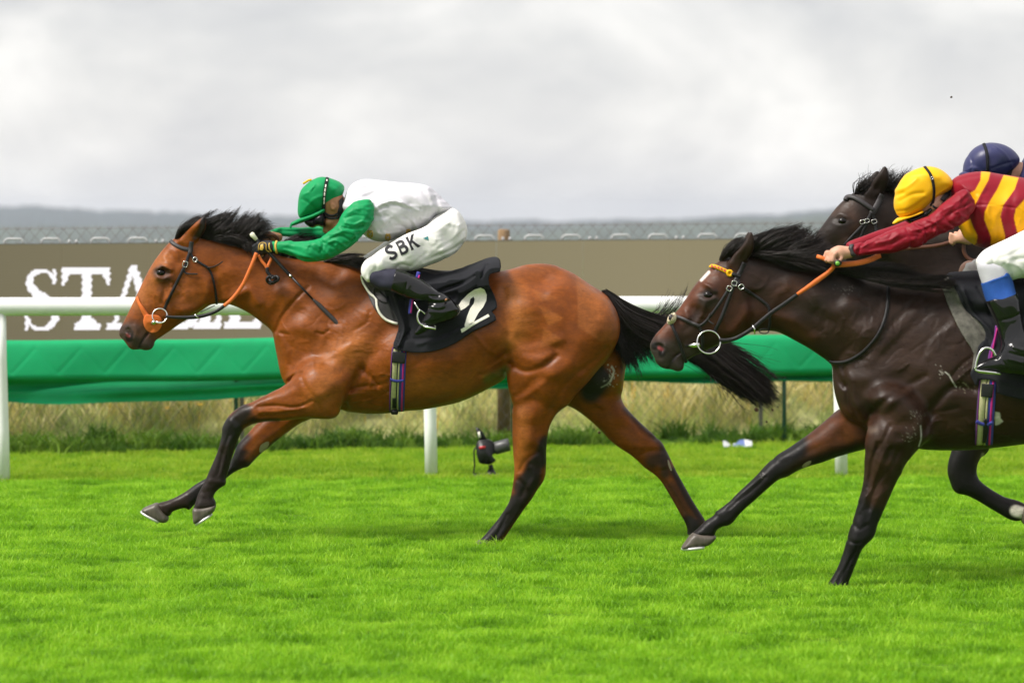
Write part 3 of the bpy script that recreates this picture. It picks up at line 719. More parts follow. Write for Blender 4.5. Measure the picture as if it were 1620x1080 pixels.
for px in (-260, 373, 812, 1241, 1800):
    a = bk(px, 0, CG); mb = MB(); mb.tube([(a[0], a[1]+.02, -.05), (a[0], a[1]+.02, .8)], .017, 10); mb.obj('post', dkpost, gb)

# ---------------------------------------------------------------- perimeter screen with lettering
sb = empty('advertising_screen', bk(600, 700, CL)*np.array([1, 1, 0]), 'long olive grey advertising screen showing white serif capitals behind the rail', 'screen')
lit = bpy.data.materials.new('lit_screen'); lit.use_nodes = True; t = lit.node_tree; b = t.nodes['Principled BSDF']
b.inputs['Base Color'].default_value = (.03, .03, .03, 1); b.inputs['Roughness'].default_value = .7; b.inputs['Specular IOR Level'].default_value = .1
g = t.nodes.new('ShaderNodeNewGeometry'); sx = t.nodes.new('ShaderNodeSeparateXYZ'); t.links.new(g.outputs['Position'], sx.inputs[0])
wv = t.nodes.new('ShaderNodeMath'); wv.operation = 'MULTIPLY'; wv.inputs[1].default_value = 2*math.pi/.0235; t.links.new(sx.outputs['Z'], wv.inputs[0])
sn = t.nodes.new('ShaderNodeMath'); sn.operation = 'SINE'; t.links.new(wv.outputs[0], sn.inputs[0])
ma = t.nodes.new('ShaderNodeMapRange'); ma.inputs['From Min'].default_value = -1; ma.inputs['From Max'].default_value = 1; ma.inputs['To Min'].default_value = .92; ma.inputs['To Max'].default_value = 1.06; t.links.new(sn.outputs[0], ma.inputs['Value'])
mxx = t.nodes.new('ShaderNodeMapRange'); mxx.inputs['From Min'].default_value = -4; mxx.inputs['From Max'].default_value = 1; mxx.inputs['To Min'].default_value = .66; mxx.inputs['To Max'].default_value = 1.06; t.links.new(sx.outputs['X'], mxx.inputs['Value'])
m1 = t.nodes.new('ShaderNodeMath'); m1.operation = 'MULTIPLY'; t.links.new(ma.outputs[0], m1.inputs[0]); t.links.new(mxx.outputs[0], m1.inputs[1])
m2 = t.nodes.new('ShaderNodeMath'); m2.operation = 'MULTIPLY'; m2.inputs[1].default_value = .37; t.links.new(m1.outputs[0], m2.inputs[0])
b.inputs['Emission Color'].default_value = (.295, .25, .140, 1); t.links.new(m2.outputs[0], b.inputs['Emission Strength'])
letter_m = mat('lit_letters', (.3, .3, .3), .6, .1, emit=(.95, .90, .97, .385))
frame_m = mat('screen_frame', (.09, .088, .07), .6, .4, noise=.2)
steel_grey = mat('latch_metal', (.42, .42, .43), .5, .4, noise=.1)
def skew_box(pa, pb, ya, yb, d0, d1, c, gap=0.0):
    """box between two picture columns following the slanted line"""
    f4 = [bk(pa, ya+slp(pa), c), bk(pb, ya+slp(pb), c), bk(pb, yb+slp(pb), c), bk(pa, yb+slp(pa), c)]
    v = [p+np.array([0, d0, 0]) for p in f4]+[p+np.array([0, d1, 0]) for p in f4]
    mb = MB(); mb.add(v, [(3, 2, 1, 0), (4, 5, 6, 7), (0, 1, 5, 4), (1, 2, 6, 5), (2, 3, 7, 6), (3, 0, 4, 7)]); return mb
hv = MB(); hv.tube([(-.070, 0, -.005), (-.068, 0, .020), (-.05, 0, .036), (.05, 0, .036), (.068, 0, .020), (.070, 0, -.005)], .0085, 8)
for k in range(24):
    pa = 20-60-137.5*6+137.5*k; pb = pa+137.5
    pn = skew_box(pa+.35, pb-.35, 387, 548, 0, .09, CL).obj('screen_panel', lit, sb, smooth=False)
    skew_box(pa, pb, 385.6, 386.8, .005, .10, CL).obj('frame', frame_m, pn, smooth=False)
    for hx in (60, 119):
        o3 = bk(pa+hx, 385.8+slp(pa+hx), CL)+np.array([0, .05, 0]); h_ = MB(); h_.add([(v[0]+o3[0], v[1]+o3[1], v[2]+o3[2]) for v in hv.v], hv.f); h_.obj('handle', steel_grey, pn)
    for hx in (11, 22):
        o3 = bk(pa+hx, 385.8+slp(pa+hx), CL)+np.array([0, .045, 0]); h_ = MB(); h_.box(o3-np.array([.011, .012, .003]), o3+np.array([.011, .012, .026]), .004); h_.obj('latch', steel_grey, pn)
    if k % 6 == 3:
        o3 = bk(pa+8, 0, CL); mb = MB(); mb.box((o3[0]-.015, o3[1]+.10, -.03), (o3[0]+.015, o3[1]+.13, 1.45), 0); mb.box((o3[0]-.015, o3[1]+.13, 0), (o3[0]+.015, o3[1]+.4, .03), 0); mb.obj('leg', frame_m, sb, smooth=False)
def raster_letter(polys, seed):
    """letter as rows of lamps, edges stepped and combed as the screen shows them"""
    r = np.random.default_rng(seed); rows_ = np.arange(421, 524, 2.6); mb = MB()
    for a, yy in enumerate(rows_):
        sh = (1.2, 0, -1.2, -.5)[a % 4]+r.normal()*.35
        xsamp = np.arange(-30, 430, .5); on = np.zeros(len(xsamp), bool)
        for p in polys: on |= inside_poly(xsamp, np.full(len(xsamp), yy), p)
        on_i = np.diff(np.r_[0, on.astype(int), 0]); st = np.where(on_i == 1)[0]; en = np.where(on_i == -1)[0]
        for s_, e_ in zip(st, en):
            xa, xb = xsamp[s_]+sh, xsamp[min(e_, len(xsamp)-1)]+sh; dy = 1.2-.0095*(xa-60)
            q = bk(np.array([xa, xb, xb, xa]), np.array([yy-1.35, yy-1.35, yy+1.35, yy+1.35])+dy, CL-.006); mb.add(q, [(3, 2, 1, 0)])
    return mb
def ribbon2(path, widths):
    c = catmull(path, 8); w_ = np.interp(np.linspace(0, 1, len(c)), np.linspace(0, 1, len(widths)), widths); t = np.gradient(c, axis=0); t /= np.linalg.norm(t, axis=1, keepdims=True)
    nn = np.stack([-t[:, 1], t[:, 0]], 1); return np.concatenate([c+nn*w_[:, None]/2, (c-nn*w_[:, None]/2)[::-1]])
def rect(x0, y0, x1, y1): return [(x0, y0), (x1, y0), (x1, y1), (x0, y1)]
letters = {
 'S': [ribbon2([(86, 445), (78, 431), (66, 427), (51, 433), (47, 447), (56, 461), (70, 471), (85, 482), (88, 500), (78, 515), (64, 519), (50, 514), (43, 499)], [4, 5, 6, 9, 12, 14, 15, 14, 12, 9, 6, 5, 4]), rect(84, 426, 89, 448), rect(40, 496, 45, 522)],
 'T': [rect(98, 422, 174, 434), [(98, 434), (98, 450), (102, 450), (110, 434)], [(174, 434), (174, 450), (170, 450), (162, 434)], rect(130, 430, 145, 516), rect(118, 512, 159, 521), [(120, 512), (127, 504), (147, 504), (157, 512)]],
 'A': [[(206, 421), (216, 421), (249, 515), (228, 515)], [(206, 421), (212, 428), (184, 515), (177, 515)], rect(190, 482, 236, 490), rect(169, 512, 193, 521), rect(220, 512, 257, 521)],
 'B': [rect(268, 424, 286, 521), rect(261, 424, 285, 430), rect(261, 514, 285, 521), ribbon2([(283, 427), (300, 430), (304, 446), (298, 462), (283, 468)], [6, 12, 15, 12, 6]), ribbon2([(283, 469), (303, 474), (309, 492), (301, 512), (280, 518)], [6, 13, 17, 13, 7])],
 'L': [rect(316, 424, 333, 521), rect(308, 424, 341, 431), rect(307, 512, 350, 521), [(350, 512), (350, 494), (346, 494), (338, 512)]],
 'E': [rect(363, 424, 380, 521), rect(355, 424, 410, 431), rect(355, 512, 413, 521), [(413, 512), (413, 494), (409, 494), (400, 512)], [(410, 430), (410, 448), (406, 448), (398, 430)], rect(376, 466, 396, 475), rect(394, 457, 399, 484)],
 '_': [rect(-20, 512, 3, 521), rect(-14, 500, -3, 521)],
}
for k, (ch, pl) in enumerate(letters.items()): raster_letter([np.array(p) for p in pl], k).obj('letter', letter_m, sb, smooth=False)

# ---------------------------------------------------------------- chain link fence
cf = empty('chain_link_fence', bk(600, 700, CF)*np.array([1, 1, 0]), 'rusty diamond chain link fence on timber posts behind the screen', 'fence')
wire = mat('rusty_wire', (.24, .20, .18), .55, .3, noise=.3)
V = []; Fc = []; pit = 18.2; rw = .0024; ytop, ybot = 358.0, 724.0; slope = 1.22; dxp = (ybot-ytop)/slope
for d in (1, -1):
    for i in range(int((2300+dxp)/pit)):
        pa = -350-dxp+i*pit if d == 1 else -350+i*pit
        a = bk(pa, ybot+slp(pa), CF); pb = pa+d*dxp; b_ = bk(pb, ytop+slp(pb), CF); b0 = len(V)
        for P_ in (a, b_):
            for q in range(3): V.append(P_+rw*np.array([math.cos(q*2.094), math.sin(q*2.094)+.8*d, 0]))
        for q in range(3): Fc.append((b0+q, b0+(q+1) % 3, b0+3+(q+1) % 3, b0+3+q))
tag(mesh('chain_link', V, Fc, wire, cf), kind='stuff')
mb = MB()
for py in (362, 540, 716): mb.tube([bk(p, py+slp(p), CF) for p in (-900, 0, 800, 1600, 2500)], .0022, 4)
mb.obj('line_wire', wire, cf)
timber = mat('weathered_timber', (.25, .165, .09), .85, .2, noise=.4, nscale=12, stretch=(6, 6, .6), bump=.4, bscale=60)
for px in (-420, 797, 1990):
    a = bk(px, 368+slp(px), CF); x, y_, zt = a; y_ += .08; mb = MB()
    mb.tube([(x, y_, -.05), (x+.005, y_, .8), (x, y_, zt-.015), (x, y_, zt)], [.055, .05, .047, .035], 12); mb.obj('post', timber, cf)

# ---------------------------------------------------------------- remote camera by the rail
YC = 19.05
def cp(px, py, dy=0.0): return px2w(px, py, YC+dy)
rc = empty('remote_camera', cp(765, 751), 'small black camera on floor plate standing in the grass beside the rail post', 'camera')
def slab(poly, y0, y1, bev=0.006):
    """picture-plane outline given real thickness"""
    bm = bmesh.new(); vs_ = [bm.verts.new(cp(p[0], p[1], y0)) for p in poly]; f = bm.faces.new(vs_)
    r = bmesh.ops.extrude_face_region(bm, geom=[f]); vv = [q for q in r['geom'] if isinstance(q, bmesh.types.BMVert)]
    for q in vv: q.co.y += y1-y0
    bmesh.ops.recalc_face_normals(bm, faces=bm.faces)
    if bev: bmesh.ops.bevel(bm, geom=bm.edges[:], offset=bev, segments=2, affect='EDGES')
    mb = MB(); mb.bm(bm); return mb
slab([(753, 702), (759, 696), (772, 695), (781, 700), (783, 712), (778, 722), (785, 729), (775, 735), (758, 733), (754, 720)], -.045, .045).obj('camera_body', M['black_plastic'], rc)
mb = MB(); mb.tube([cp(770, 713), cp(782, 709), cp(783, 709), cp(803, 703.5), cp(806, 702.8)], [.034, .036, .043, .043, .041], 18); ln_ = mb.obj('lens', M['grey_plastic'], rc)
mb = MB(); mb.tube([cp(805, 703), cp(806.3, 702.7)], [.036, .034], 18); mb.obj('front_glass', M['lens'], ln_)
slab([(752, 676), (757, 677), (764, 684), (771, 697), (759, 697), (755, 686)], -.02, .02, .004).obj('trigger_receiver', M['black_plastic'], rc)
slab([(756, 683), (759, 682), (761, 692), (757, 693)], -.026, -.02, 0).obj('display', M['white_print'], rc)
slab([(758, 706), (768, 705), (768, 709), (758, 710)], -.05, -.045, 0).obj('red_badge', mat('red_badge', (.5, .02, .03), .4), rc)
mb = MB(); mb.tube([cp(776, 735), cp(777, 739), cp(777, 742)], [.016, .014, .02], 12); mb.tube([cp(777, 742), cp(777, 747), cp(777, 751)], [.02, .03, .05], 14); mb.obj('ball_head', M['black_plastic'], rc)
mb = MB(); c = cp(772, 751); mb.box((c[0]-.10, YC-.07, c[2]-.01), (c[0]+.08, YC+.07, c[2]+.008), .004); mb.obj('floor_plate', M['black_plastic'], rc)
mb = MB(); mb.tube([cp(753, 707, -.03), cp(750, 712, -.03), cp(750, 722, -.03), cp(751, 736, -.03), cp(749, 748, -.03), cp(757, 749, -.04)], .0055, 6); mb.obj('cable', M['black_plastic'], rc)
# litter by the far edge
lt = px2w(1165, 708, 21.3); mb = MB(); r_ = np.random.default_rng(11)
G = 9; Vv = []
for j in range(5):
    for i in range(G): Vv.append((lt[0]+(i-4)*.026+.01*r_.normal(), lt[1]+(j-2)*.05, .02+.05*max(0, math.sin(i*.9+j))*(1 if 0 < j < 4 else .2)+.01*r_.random()))
lo_ = mesh('crumpled_wrapper', Vv, [(j*G+i, j*G+i+1, (j+1)*G+i+1, (j+1)*G+i) for j in range(4) for i in range(G-1)], [mat('white_wrapper', (.5, .51, .53), .6), mat('blue_wrapper', (.10, .15, .35), .6)], None, True, (lt[0], lt[1], 0), mat_idx=[1 if 3 <= (k % 8) <= 5 and k//8 in (1, 2) else 0 for k in range(32)])
tag(lo_, 'crumpled white and blue wrapper lying in the grass at far edge', 'litter')

# clods of earth thrown up behind the bay; the last speck stands for a bird
soil_b = mat('damp_earth', (.05, .03, .015), .9, .2, noise=.4, nscale=80)
for k, (px, py, r0, Yk) in enumerate(((1197, 648, .010, 14.6), (1222, 648, .006, 14.7), (1213, 667, .005, 14.7), (948, 684, .006, 14.9), (1505, 154, .005, 14.5))):
    bm = bmesh.new(); bmesh.ops.create_icosphere(bm, subdivisions=2, radius=r0); r_ = np.random.default_rng(60+k)
    for v in bm.verts: v.co = v.co*(1+.3*r_.normal())
    mb = MB(); c = px2w(px, py, Yk); bm2 = bm; [setattr(v, 'co', v.co+Vector(c)) for v in bm2.verts]; mb.bm(bm2)
    tag(mb.obj('clod_or_bird', soil_b, None, False, origin=c), ('larger dark clod of earth falling just below the tip of the black tail', 'small dark clod of earth falling to the right of the larger one below the tail', 'lowest dark clod of earth falling under the tail tip', 'tiny dark clod of earth flying between the hind legs of the bay', 'tiny dark bird speck high in the sky above the navy cap')[k], 'clod', 'clods of earth in the air')
# ================================================================ horses
def T1(p): return T(180, 320, p)
def T2(p): return T(400, 470, p)
def T3(p): return T(700, 400, p)
def T4(p): return T(200, 590, p)
def T5(p): return T(720, 620, p)
def T6(p): return T(400, 270, p)
def B1(p): return T(1010, 350, p)
def B2(p): return T(1215, 440, p)
def B3(p): return T(1060, 690, p)
def B4(p): return T(1215, 200, p)
def xf(pts, ox, oy, tx, ty, s): return [(tx+(p[0]-ox)*s, ty+(p[1]-oy)*s)+tuple(p[2:]) for p in pts]

BAY_HEAD = T1([(32,830),(38,802),(58,766),(88,705),(120,640),(152,572),(186,500),(220,432),(255,375),(290,326),(328,279),(362,245),(392,224),(440,208),(500,204),(560,218),(640,235),(740,255),(830,280),(920,303),(1010,325),(1100,350),(1250,370),(1380,372),(1480,380),(1560,395)])
BAY_BACK = [(600,416),(640,424),(690,432),(745,433),(790,429)] + T3([(430,103),(500,82),(560,71),(640,68),(710,78),(760,98),(820,125),(880,162),(940,203),(1000,240),(1045,272),(1075,315),(1097,365),(1114,420),(1120,470),(1112,530),(1090,590),(1055,650),(1000,715),(880,745),(700,735),(520,725),(415,735),(395,795),(300,852),(200,905),(100,945),(0,968)])
BAY_BELLY = T2([(1080,710),(960,720),(860,733),(760,738),(680,733),(600,724),(540,705),(420,690),(300,640),(215,560),(185,510),(168,450),(155,380),(141,310),(130,250)])
BAY_THROAT = T1([(1003,822),(975,790),(930,756),(890,725),(840,692),(790,667),(740,648),(690,640),(640,643),(600,655),(545,692),(500,722),(450,748),(400,782),(350,817),(300,850),(270,870),(258,885),(254,906),(235,930),(200,936),(170,929),(150,931),(116,931),(95,917),(80,896),(60,870),(40,850)])
# depth half widths (metres)
BAY_B = T1([(40,830,.035),(110,800,.050),(120,700,.052),(220,820,.040),(230,640,.060),(320,560,.078),(310,440,.098),(380,330,.090),(420,250,.075),(450,560,.082),(540,620,.082),(520,450,.085),(560,300,.075),(640,450,.075),(700,360,.068),(800,400,.070),(900,500,.078),(1000,450,.085),(1000,650,.095),(1150,600,.120),(1250,420,.10),(1400,420,.11),(1250,800,.165),(1500,560,.17)]) + \
        [(560,560,.215),(600,500,.205),(600,430,.12),(640,560,.270),(640,470,.24),(700,560,.290),(700,480,.275),(760,540,.28),(780,460,.24),(840,500,.262),(880,470,.24),(900,540,.25),(860,430,.14),(950,500,.20),(960,560,.18),(800,600,.24),(460,560,.16),(500,620,.19)]
NEAR_FORE = T4([(1000,78),(930,115),(860,153),(790,185),(735,204),(690,232),(650,268),(622,310),(606,350),(603,390),(592,440),(575,500),(545,572),(517,635),(502,672),(480,712),(455,762),(440,805),(428,842),(424,862),(470,878),(540,872),(563,850),(567,825),(560,800),(550,785),(560,760),(582,735),(610,716),(625,708),(628,690),(630,668),(640,638),(660,560),(680,500),(700,440),(722,388),(750,350),(795,325),(845,312),(905,304),(980,301),(1070,291),(1150,286),(1230,290),(1290,290),(1330,275),(1360,238),(1390,185),(1420,115),(1420,20),(1330,-60),(1180,-80),(1060,10)])
FAR_FORE = T4([(1180,270),(1120,220),(1000,215),(900,262),(820,325),(770,380),(722,430),(692,470),(662,540),(625,600),(570,640),(500,668),(440,702),(380,745),(320,780),(260,806),(200,822),(197,845),(215,885),(262,905),(284,892),(290,877),(320,864),(370,853),(393,866),(408,856),(430,832),(480,782),(540,722),(600,682),(640,655),(690,622),(740,600),(770,592),(800,560),(850,510),(900,470),(960,420),(1040,360),(1100,318),(1165,290)])
NEAR_HIND = T3([(430,560),(405,640),(408,710),(409,765),(416,830),(430,900),(440,960),(442,990)]) + T5([(362,180),(362,260),(366,330),(372,420),(374,500),(369,560),(360,620),(343,690),(313,742),(280,792),(240,842),(200,890),(160,932),(118,965),(112,985),(160,998),(240,990),(285,965),(320,912),(360,852),(400,792),(440,735),(482,680),(517,622),(550,577),(567,540),(573,480),(575,400),(580,330),(590,250),(611,190),(642,140),(680,106),(712,84)]) + T3([(850,890),(912,828),(962,768),(1012,708),(1056,648),(1090,588),(1110,530),(1110,450),(1050,340),(900,250),(700,260),(540,380)])
FAR_HIND = T5([(640,60),(712,86),(780,122),(850,176),(920,240),(970,295),(1030,345),(1100,390),(1150,430),(1200,478),(1260,520),(1300,560),(1340,622),(1380,690),(1420,762),(1455,825),(1470,875),(1466,925),(1490,940),(1530,905),(1575,850),(1582,812),(1550,760),(1500,680),(1450,590),(1400,500),(1362,420),(1332,360),(1310,320),(1270,280),(1220,236),(1170,190),(1120,140),(1080,95),(1060,60),(1050,0)]) + T3([(1132,930),(1142,850),(1156,745),(1166,640),(1120,560),(960,560),(820,700),(760,860)])

class Horse: pass
def build_trunk(h, polys, Y, pxbox, bctrl, legs, half=.47, hgrid=.0078, k=.03, strokes=(), extra=None):
    h.Y = Y; f = h.f = Field(pxbox, Y, half, hgrid)
    for poly, b in polys: f.outline(poly, b, k=.045, p=2.15)
    h.trunk = f.copy()
    for poly, b, yc, kk in legs: f.outline(poly, b, yc, k=kk)
    if extra: extra(f)
    f.strokes(strokes)
    return f
def hoof(h, poly, shoe, yc, hw, root, hgrid=.005, clip=None):
    px = np.array(poly); box = (px[:, 0].min(), px[:, 1].min(), px[:, 0].max(), px[:, 1].max())
    f = Field(box, h.Y, .10, hgrid, yoff=yc); f.outline(poly, hw, yc, p=2.6, k=0, blur=1, n=2)
    o = field_obj('hoof', f, M['hoof'], root)
    if shoe:
        pts = np.array(shoe, float); V = []
        a, b = px2w(pts[:, 0], pts[:, 1], h.Y+yc); d = (b-a); n_ = np.cross(d/np.linalg.norm(d), [0, 1.0, 0]); n_ = n_ if n_[2] < 0 else -n_
        mb = MB(); ring_p = []
        for t in np.linspace(-2.3, 2.3, 18):                      # horseshoe curve seen from the side
            u = .5-.5*math.cos(t); ring_p.append(a+d*u*.98+np.array([0, math.sin(t)*hw*.93, 0])+n_*.003)
        mb.tube(ring_p, .0075, 6); mb.obj('horseshoe', M['shoe'], o)
    return o
def eyeball(h, px, py, rpx, root, back=.35):
    r = rpx*h.Y/F
    for sgn in (-1, 1):
        w3, ok = h.f.hit([px], [py], 0); c = w3[0].copy(); c[1] += r*back
        if sgn > 0: c[1] = 2*h.Y-c[1]
        bm = bmesh.new(); bmesh.ops.create_uvsphere(bm, u_segments=20, v_segments=12, radius=r)
        for v in bm.verts: v.co = Vector((v.co.x*1.12, v.co.y*.95, v.co.z*.9))+Vector(c)
        mb = MB(); mb.bm(bm); mb.obj('eye', M['eye'], root)
def ear(h, poly, y0, yt, th, tip):
    """ear shell joined into the body: outline with depth sweeping from base to tip"""
    p = np.array(poly); b0 = p[:, 1].max(); t0 = p[:, 1].min()
    yc = [(p[:, 0].mean(), b0, y0), (tip[0], tip[1], yt)]
    h.f.outline(poly, ('ratio', th), yc, k=.014, n=3, blur=1, grow=.004)

def veins(poly, n, ang, ln, amp, wd, seed):
    """fine raised vessels and skin folds scattered over a region"""
    r = np.random.default_rng(seed); p = np.array(poly); lo, hi = p.min(0), p.max(0); out_ = []
    while len(out_) < n:
        c = lo+(hi-lo)*r.random(2)
        if not inside_poly(c[:1], c[1:], p)[0]: continue
        a = math.radians(ang+r.normal()*22); l = ln*(.5+.9*r.random()); q = [c]
        for k in range(3): a += r.normal()*.35; q.append(q[-1]+l/3*np.array([math.cos(a), math.sin(a)]))
        out_.append(([tuple(v) for v in q], wd*(.7+.7*r.random()), amp*(.5+.8*r.random())*(1 if r.random() < .6 else -1)))
    return out_
def specks(c, n, sx, sy, colr, seed, smax=1.1):
    r = np.random.default_rng(seed); return [([(c[0]+sx*r.normal(), c[1]+sy*r.normal())], .25+smax*r.random()**2, .7, colr, .5+.5*r.random()) for _ in range(n)]
# ---------------------------------------------------------------- the leading bay
bay = Horse(); YB = 15.2
BAY_TRUNK = BAY_HEAD+BAY_BACK+BAY_BELLY+BAY_THROAT
bay_strokes = [
 # head
 (T1([(300,520),(300,580),(285,640)]), 3.5, -.006), (T1([(350,500),(345,560),(320,620)]), 4, .006), (T1([(390,600),(330,640),(280,690)]), 5, -.004),
 (T1([(265,420),(300,405),(345,430)]), 3.5, .009), (T1([(262,475),(300,490),(345,470)]), 4, .006), (T1([(270,445),(300,440),(335,450)]), 6, -.004),
 (T1([(340,340),(390,380),(420,350)]), 7, -.006), (T1([(300,350),(330,390)]), 7, .005),
 (T1([(420,700),(520,680),(590,600),(610,500)]), 12, .010), (T1([(610,640),(640,560),(620,450)]), 8, -.016),
 (T1([(215,815),(185,850),(160,920)]), 2.4, -.010), (T1([(60,860),(100,880),(140,860)]), 6, .006),
 (T1([(110,790),(120,830),(95,870)]), 4, .006), (T1([(200,760),(170,800)]), 5, .004), (T1([(140,740),(220,700)]), 9, -.005),
 (T1([(330,500),(400,540),(420,600)]), 3, -.003), (T1([(230,600),(240,680),(215,760)]), 2.2, .0022), (T1([(250,590),(300,640),(330,690)]), 1.8, .002), (T1([(400,330),(430,400),(430,480)]), 5, -.003), (T1([(180,640),(170,720),(130,780)]), 3, -.003), (T1([(460,600),(540,560),(560,480)]), 10, .003),
 # neck
 (T1([(560,230),(700,262),(850,300)]), 7, .008), (T1([(640,660),(760,600),(850,560),(900,640)]), 9, .009), (T1([(640,520),(800,480),(950,440)]), 12, -.007),
 (T1([(1010,820),(1060,720),(1140,620),(1220,540)]), 3.2, -.010), (T1([(930,700),(1000,640),(1040,560)]), 9, .008), (T1([(1100,430),(1250,470),(1400,420)]), 12, -.006),
 (T1([(1040,830),(1100,840)]), 3, -.006), (T1([(700,450),(820,430),(900,360)]), 12, .008),
 # shoulder and breast
 (T2([(140,240),(260,200),(420,215),(560,200)]), 10, .008), (T2([(300,100),(420,150),(620,90),(720,40)]), 12, -.007), (T2([(520,420),(640,320),(760,220),(820,140)]), 12, .012),
 (T2([(290,500),(330,420),(480,380),(620,300)]), 5, .006), (T2([(215,540),(260,500),(310,480)]), 3.4, -.012), (T2([(310,500),(360,580),(410,640),(430,700)]), 3, -.006),
 (T2([(680,450),(760,520),(790,560)]), 4, -.012), (T2([(700,450),(650,520),(600,620),(570,700)]), 6, -.016), (T2([(690,440),(740,380),(800,330)]), 8, -.008),
 (T2([(610,590),(660,570),(720,560)]), 3, -.008), (T2([(620,620),(700,600),(760,590)]), 3.5, .005), (T2([(430,560),(540,520),(640,440)]), 18, .006),
 (T2([(180,240),(240,330),(230,430)]), 5, -.005), (T2([(420,150),(450,240),(410,330)]), 6, .005), (T2([(640,210),(720,160),(740,90)]), 3, -.005), (T2([(400,225),(440,235),(480,210)]), 2.4, -.006),
 # ribs and flank
 (T2([(1000,620),(1200,600),(1420,520)]), 16, .006), (T2([(1440,490),(1540,400),(1600,350)]), 5, -.010), (T2([(1450,470),(1560,410)]), 3.5, .008), (T2([(1400,220),(1480,320),(1570,380)]), 4, .006),
 (T2([(1010,690),(1150,660),(1300,600)]), 6, -.005), (T2([(780,640),(850,600)]), 3, -.004), (T2([(760,560),(850,540)]), 3, -.004),
 # quarters
 (T3([(390,240),(400,380),(415,500),(395,640)]), 7, -.012), (T3([(420,560),(500,600),(620,590),(740,540)]), 8, .008), (T3([(430,700),(520,745),(620,720),(720,650)]), 5, -.013),
 (T3([(480,640),(580,670),(680,640)]), 9, .010), (T3([(720,600),(660,720),(560,820),(480,920)]), 7, -.007), (T3([(760,560),(820,640),(780,720),(640,860)]), 13, .011),
 (T3([(880,740),(780,820),(700,980)]), 6, -.010), (T3([(1040,600),(960,680),(860,750)]), 4, -.006), (T3([(900,560),(1000,480),(1050,380)]), 22, .012), (T3([(560,200),(700,240),(800,300)]), 16, -.006),
 (T3([(600,320),(700,420),(700,520)]), 14, .010), (T3([(470,930),(560,880),(640,820)]), 5, .006), (T3([(460,980),(600,930),(680,990)]), 8, -.006), (T3([(450,120),(560,180),(520,300)]), 14, .008), (T3([(430,760),(440,880)]), 6, .006),
 # near fore
 (T4([(830,215),(960,205),(1080,215),(1180,170)]), 2.8, -.009), (T4([(850,245),(980,240),(1120,215)]), 2.8, .006), (T4([(840,270),(960,268),(1080,250)]), 2.6, -.005), (T4([(840,180),(960,150),(1060,110)]), 6, .006),
 (T4([(1120,60),(1170,140),(1210,190)]), 3.6, -.005), (T4([(1200,190),(1250,240),(1330,220)]), 6, -.005), (T4([(690,300),(730,350)]), 3, -.004), (T4([(650,300),(690,350)]), 3.5, .005), (T4([(640,400),(600,520),(575,640)]), 2.4, -.005), (T4([(680,420),(640,540),(610,650)]), 2.2, -.005),
 (T4([(660,410),(620,530),(592,640)]), 2.4, .004), (T4([(520,690),(570,690),(610,700)]), 4, .004), (T4([(480,760),(540,750)]), 4, -.004),
 # near hind
 (T5([(520,380),(450,430),(410,500)]), 3.5, -.006), (T5([(540,330),(560,430),(555,520)]), 4, .006), (T5([(400,560),(440,600),(420,660)]), 4, -.006), (T5([(480,480),(500,540),(470,600)]), 4, .007), (T5([(330,780),(280,880),(230,960)]), 2.4, -.006), (T5([(400,760),(330,860),(270,950)]), 2.4, .004),
 (T5([(420,240),(430,290)]), 2, .003), (T5([(380,120),(420,220),(400,400)]), 8, .005), (T5([(560,160),(520,280),(500,380)]), 8, -.006),
 # far hind
 (T5([(1130,200),(1200,290),(1290,330)]), 4, -.006), (T5([(1190,420),(1260,400),(1330,400)]), 4, -.006), (T5([(1210,370),(1290,370)]), 4, .006), (T5([(1350,600),(1440,740),(1500,820)]), 2.6, -.005), (T5([(1000,230),(1100,310),(1180,370)]), 6, .006), (T5([(1280,530),(1350,520)]), 3, -.005),
]
bay_strokes += veins(T2([(150,60),(500,20),(700,60),(820,180),(860,420),(600,420),(300,400),(170,300)]), 44, 25, 30, .0018, 1.7, 1)
bay_strokes += veins(T1([(640,350),(900,340),(1200,420),(1400,520),(1150,620),(900,640),(700,520)]), 18, 35, 28, .0014, 1.7, 2)
bay_strokes += veins(T2([(980,400),(1380,380),(1440,520),(1200,640),(980,660)]), 14, -12, 40, .0012, 2.2, 3)
bay_strokes += veins(T3([(440,160),(800,160),(1000,400),(900,700),(560,860),(450,600)]), 16, 60, 36, .0011, 2.6, 4)
bay_strokes += veins(T1([(200,560),(420,480),(520,640),(320,740),(180,700)]), 18, 120, 14, .0026, 1.6, 5)
bay_strokes += veins(T2([(660,480),(850,470),(850,700),(620,690)]), 14, 5, 20, .0028, 1.6, 6)
def bay_extra(f):
    # cheek plates, eye sockets, nostrils
    for s in (-1, 1):
        f.outline(T1([(52,812),(66,792),(86,786),(103,798),(111,824),(108,852),(98,874),(88,872),(90,850),(78,836),(60,832)]), .030, s*.062, k=.006, sub=True, n=3, blur=1)
        f.outline(T1([(205,822),(222,830),(196,862),(176,895),(160,932),(150,930),(160,900),(180,860)]), .030, s*.052, k=.005, sub=True, blur=1)
        (x, y, z), = px2w(*[np.array([q]) for q in T1([(300, 447)])[0]], f.Y+s*.1); f.ball((x, f.Y+s*.104, z), (.027, .016, .020), .012, True, rot=-.15)
    (x, y, z), = px2w(*[np.array([q]) for q in T3([(1000, 790)])[0]], f.Y); f.ball((x, f.Y+.05, z), (.105, .070, .085), .03)
fore_b = T4([(1250,60,.135),(1300,200,.095),(1080,180,.082),(900,220,.058),(700,300,.052),(640,400,.046),(600,520,.032),(540,640,.034),(500,740,.034),(500,840,.043)])
ffore_b = T4([(1100,260,.085),(900,380,.060),(740,520,.050),(640,620,.036),(480,730,.032),(330,820,.036),(240,860,.042)])
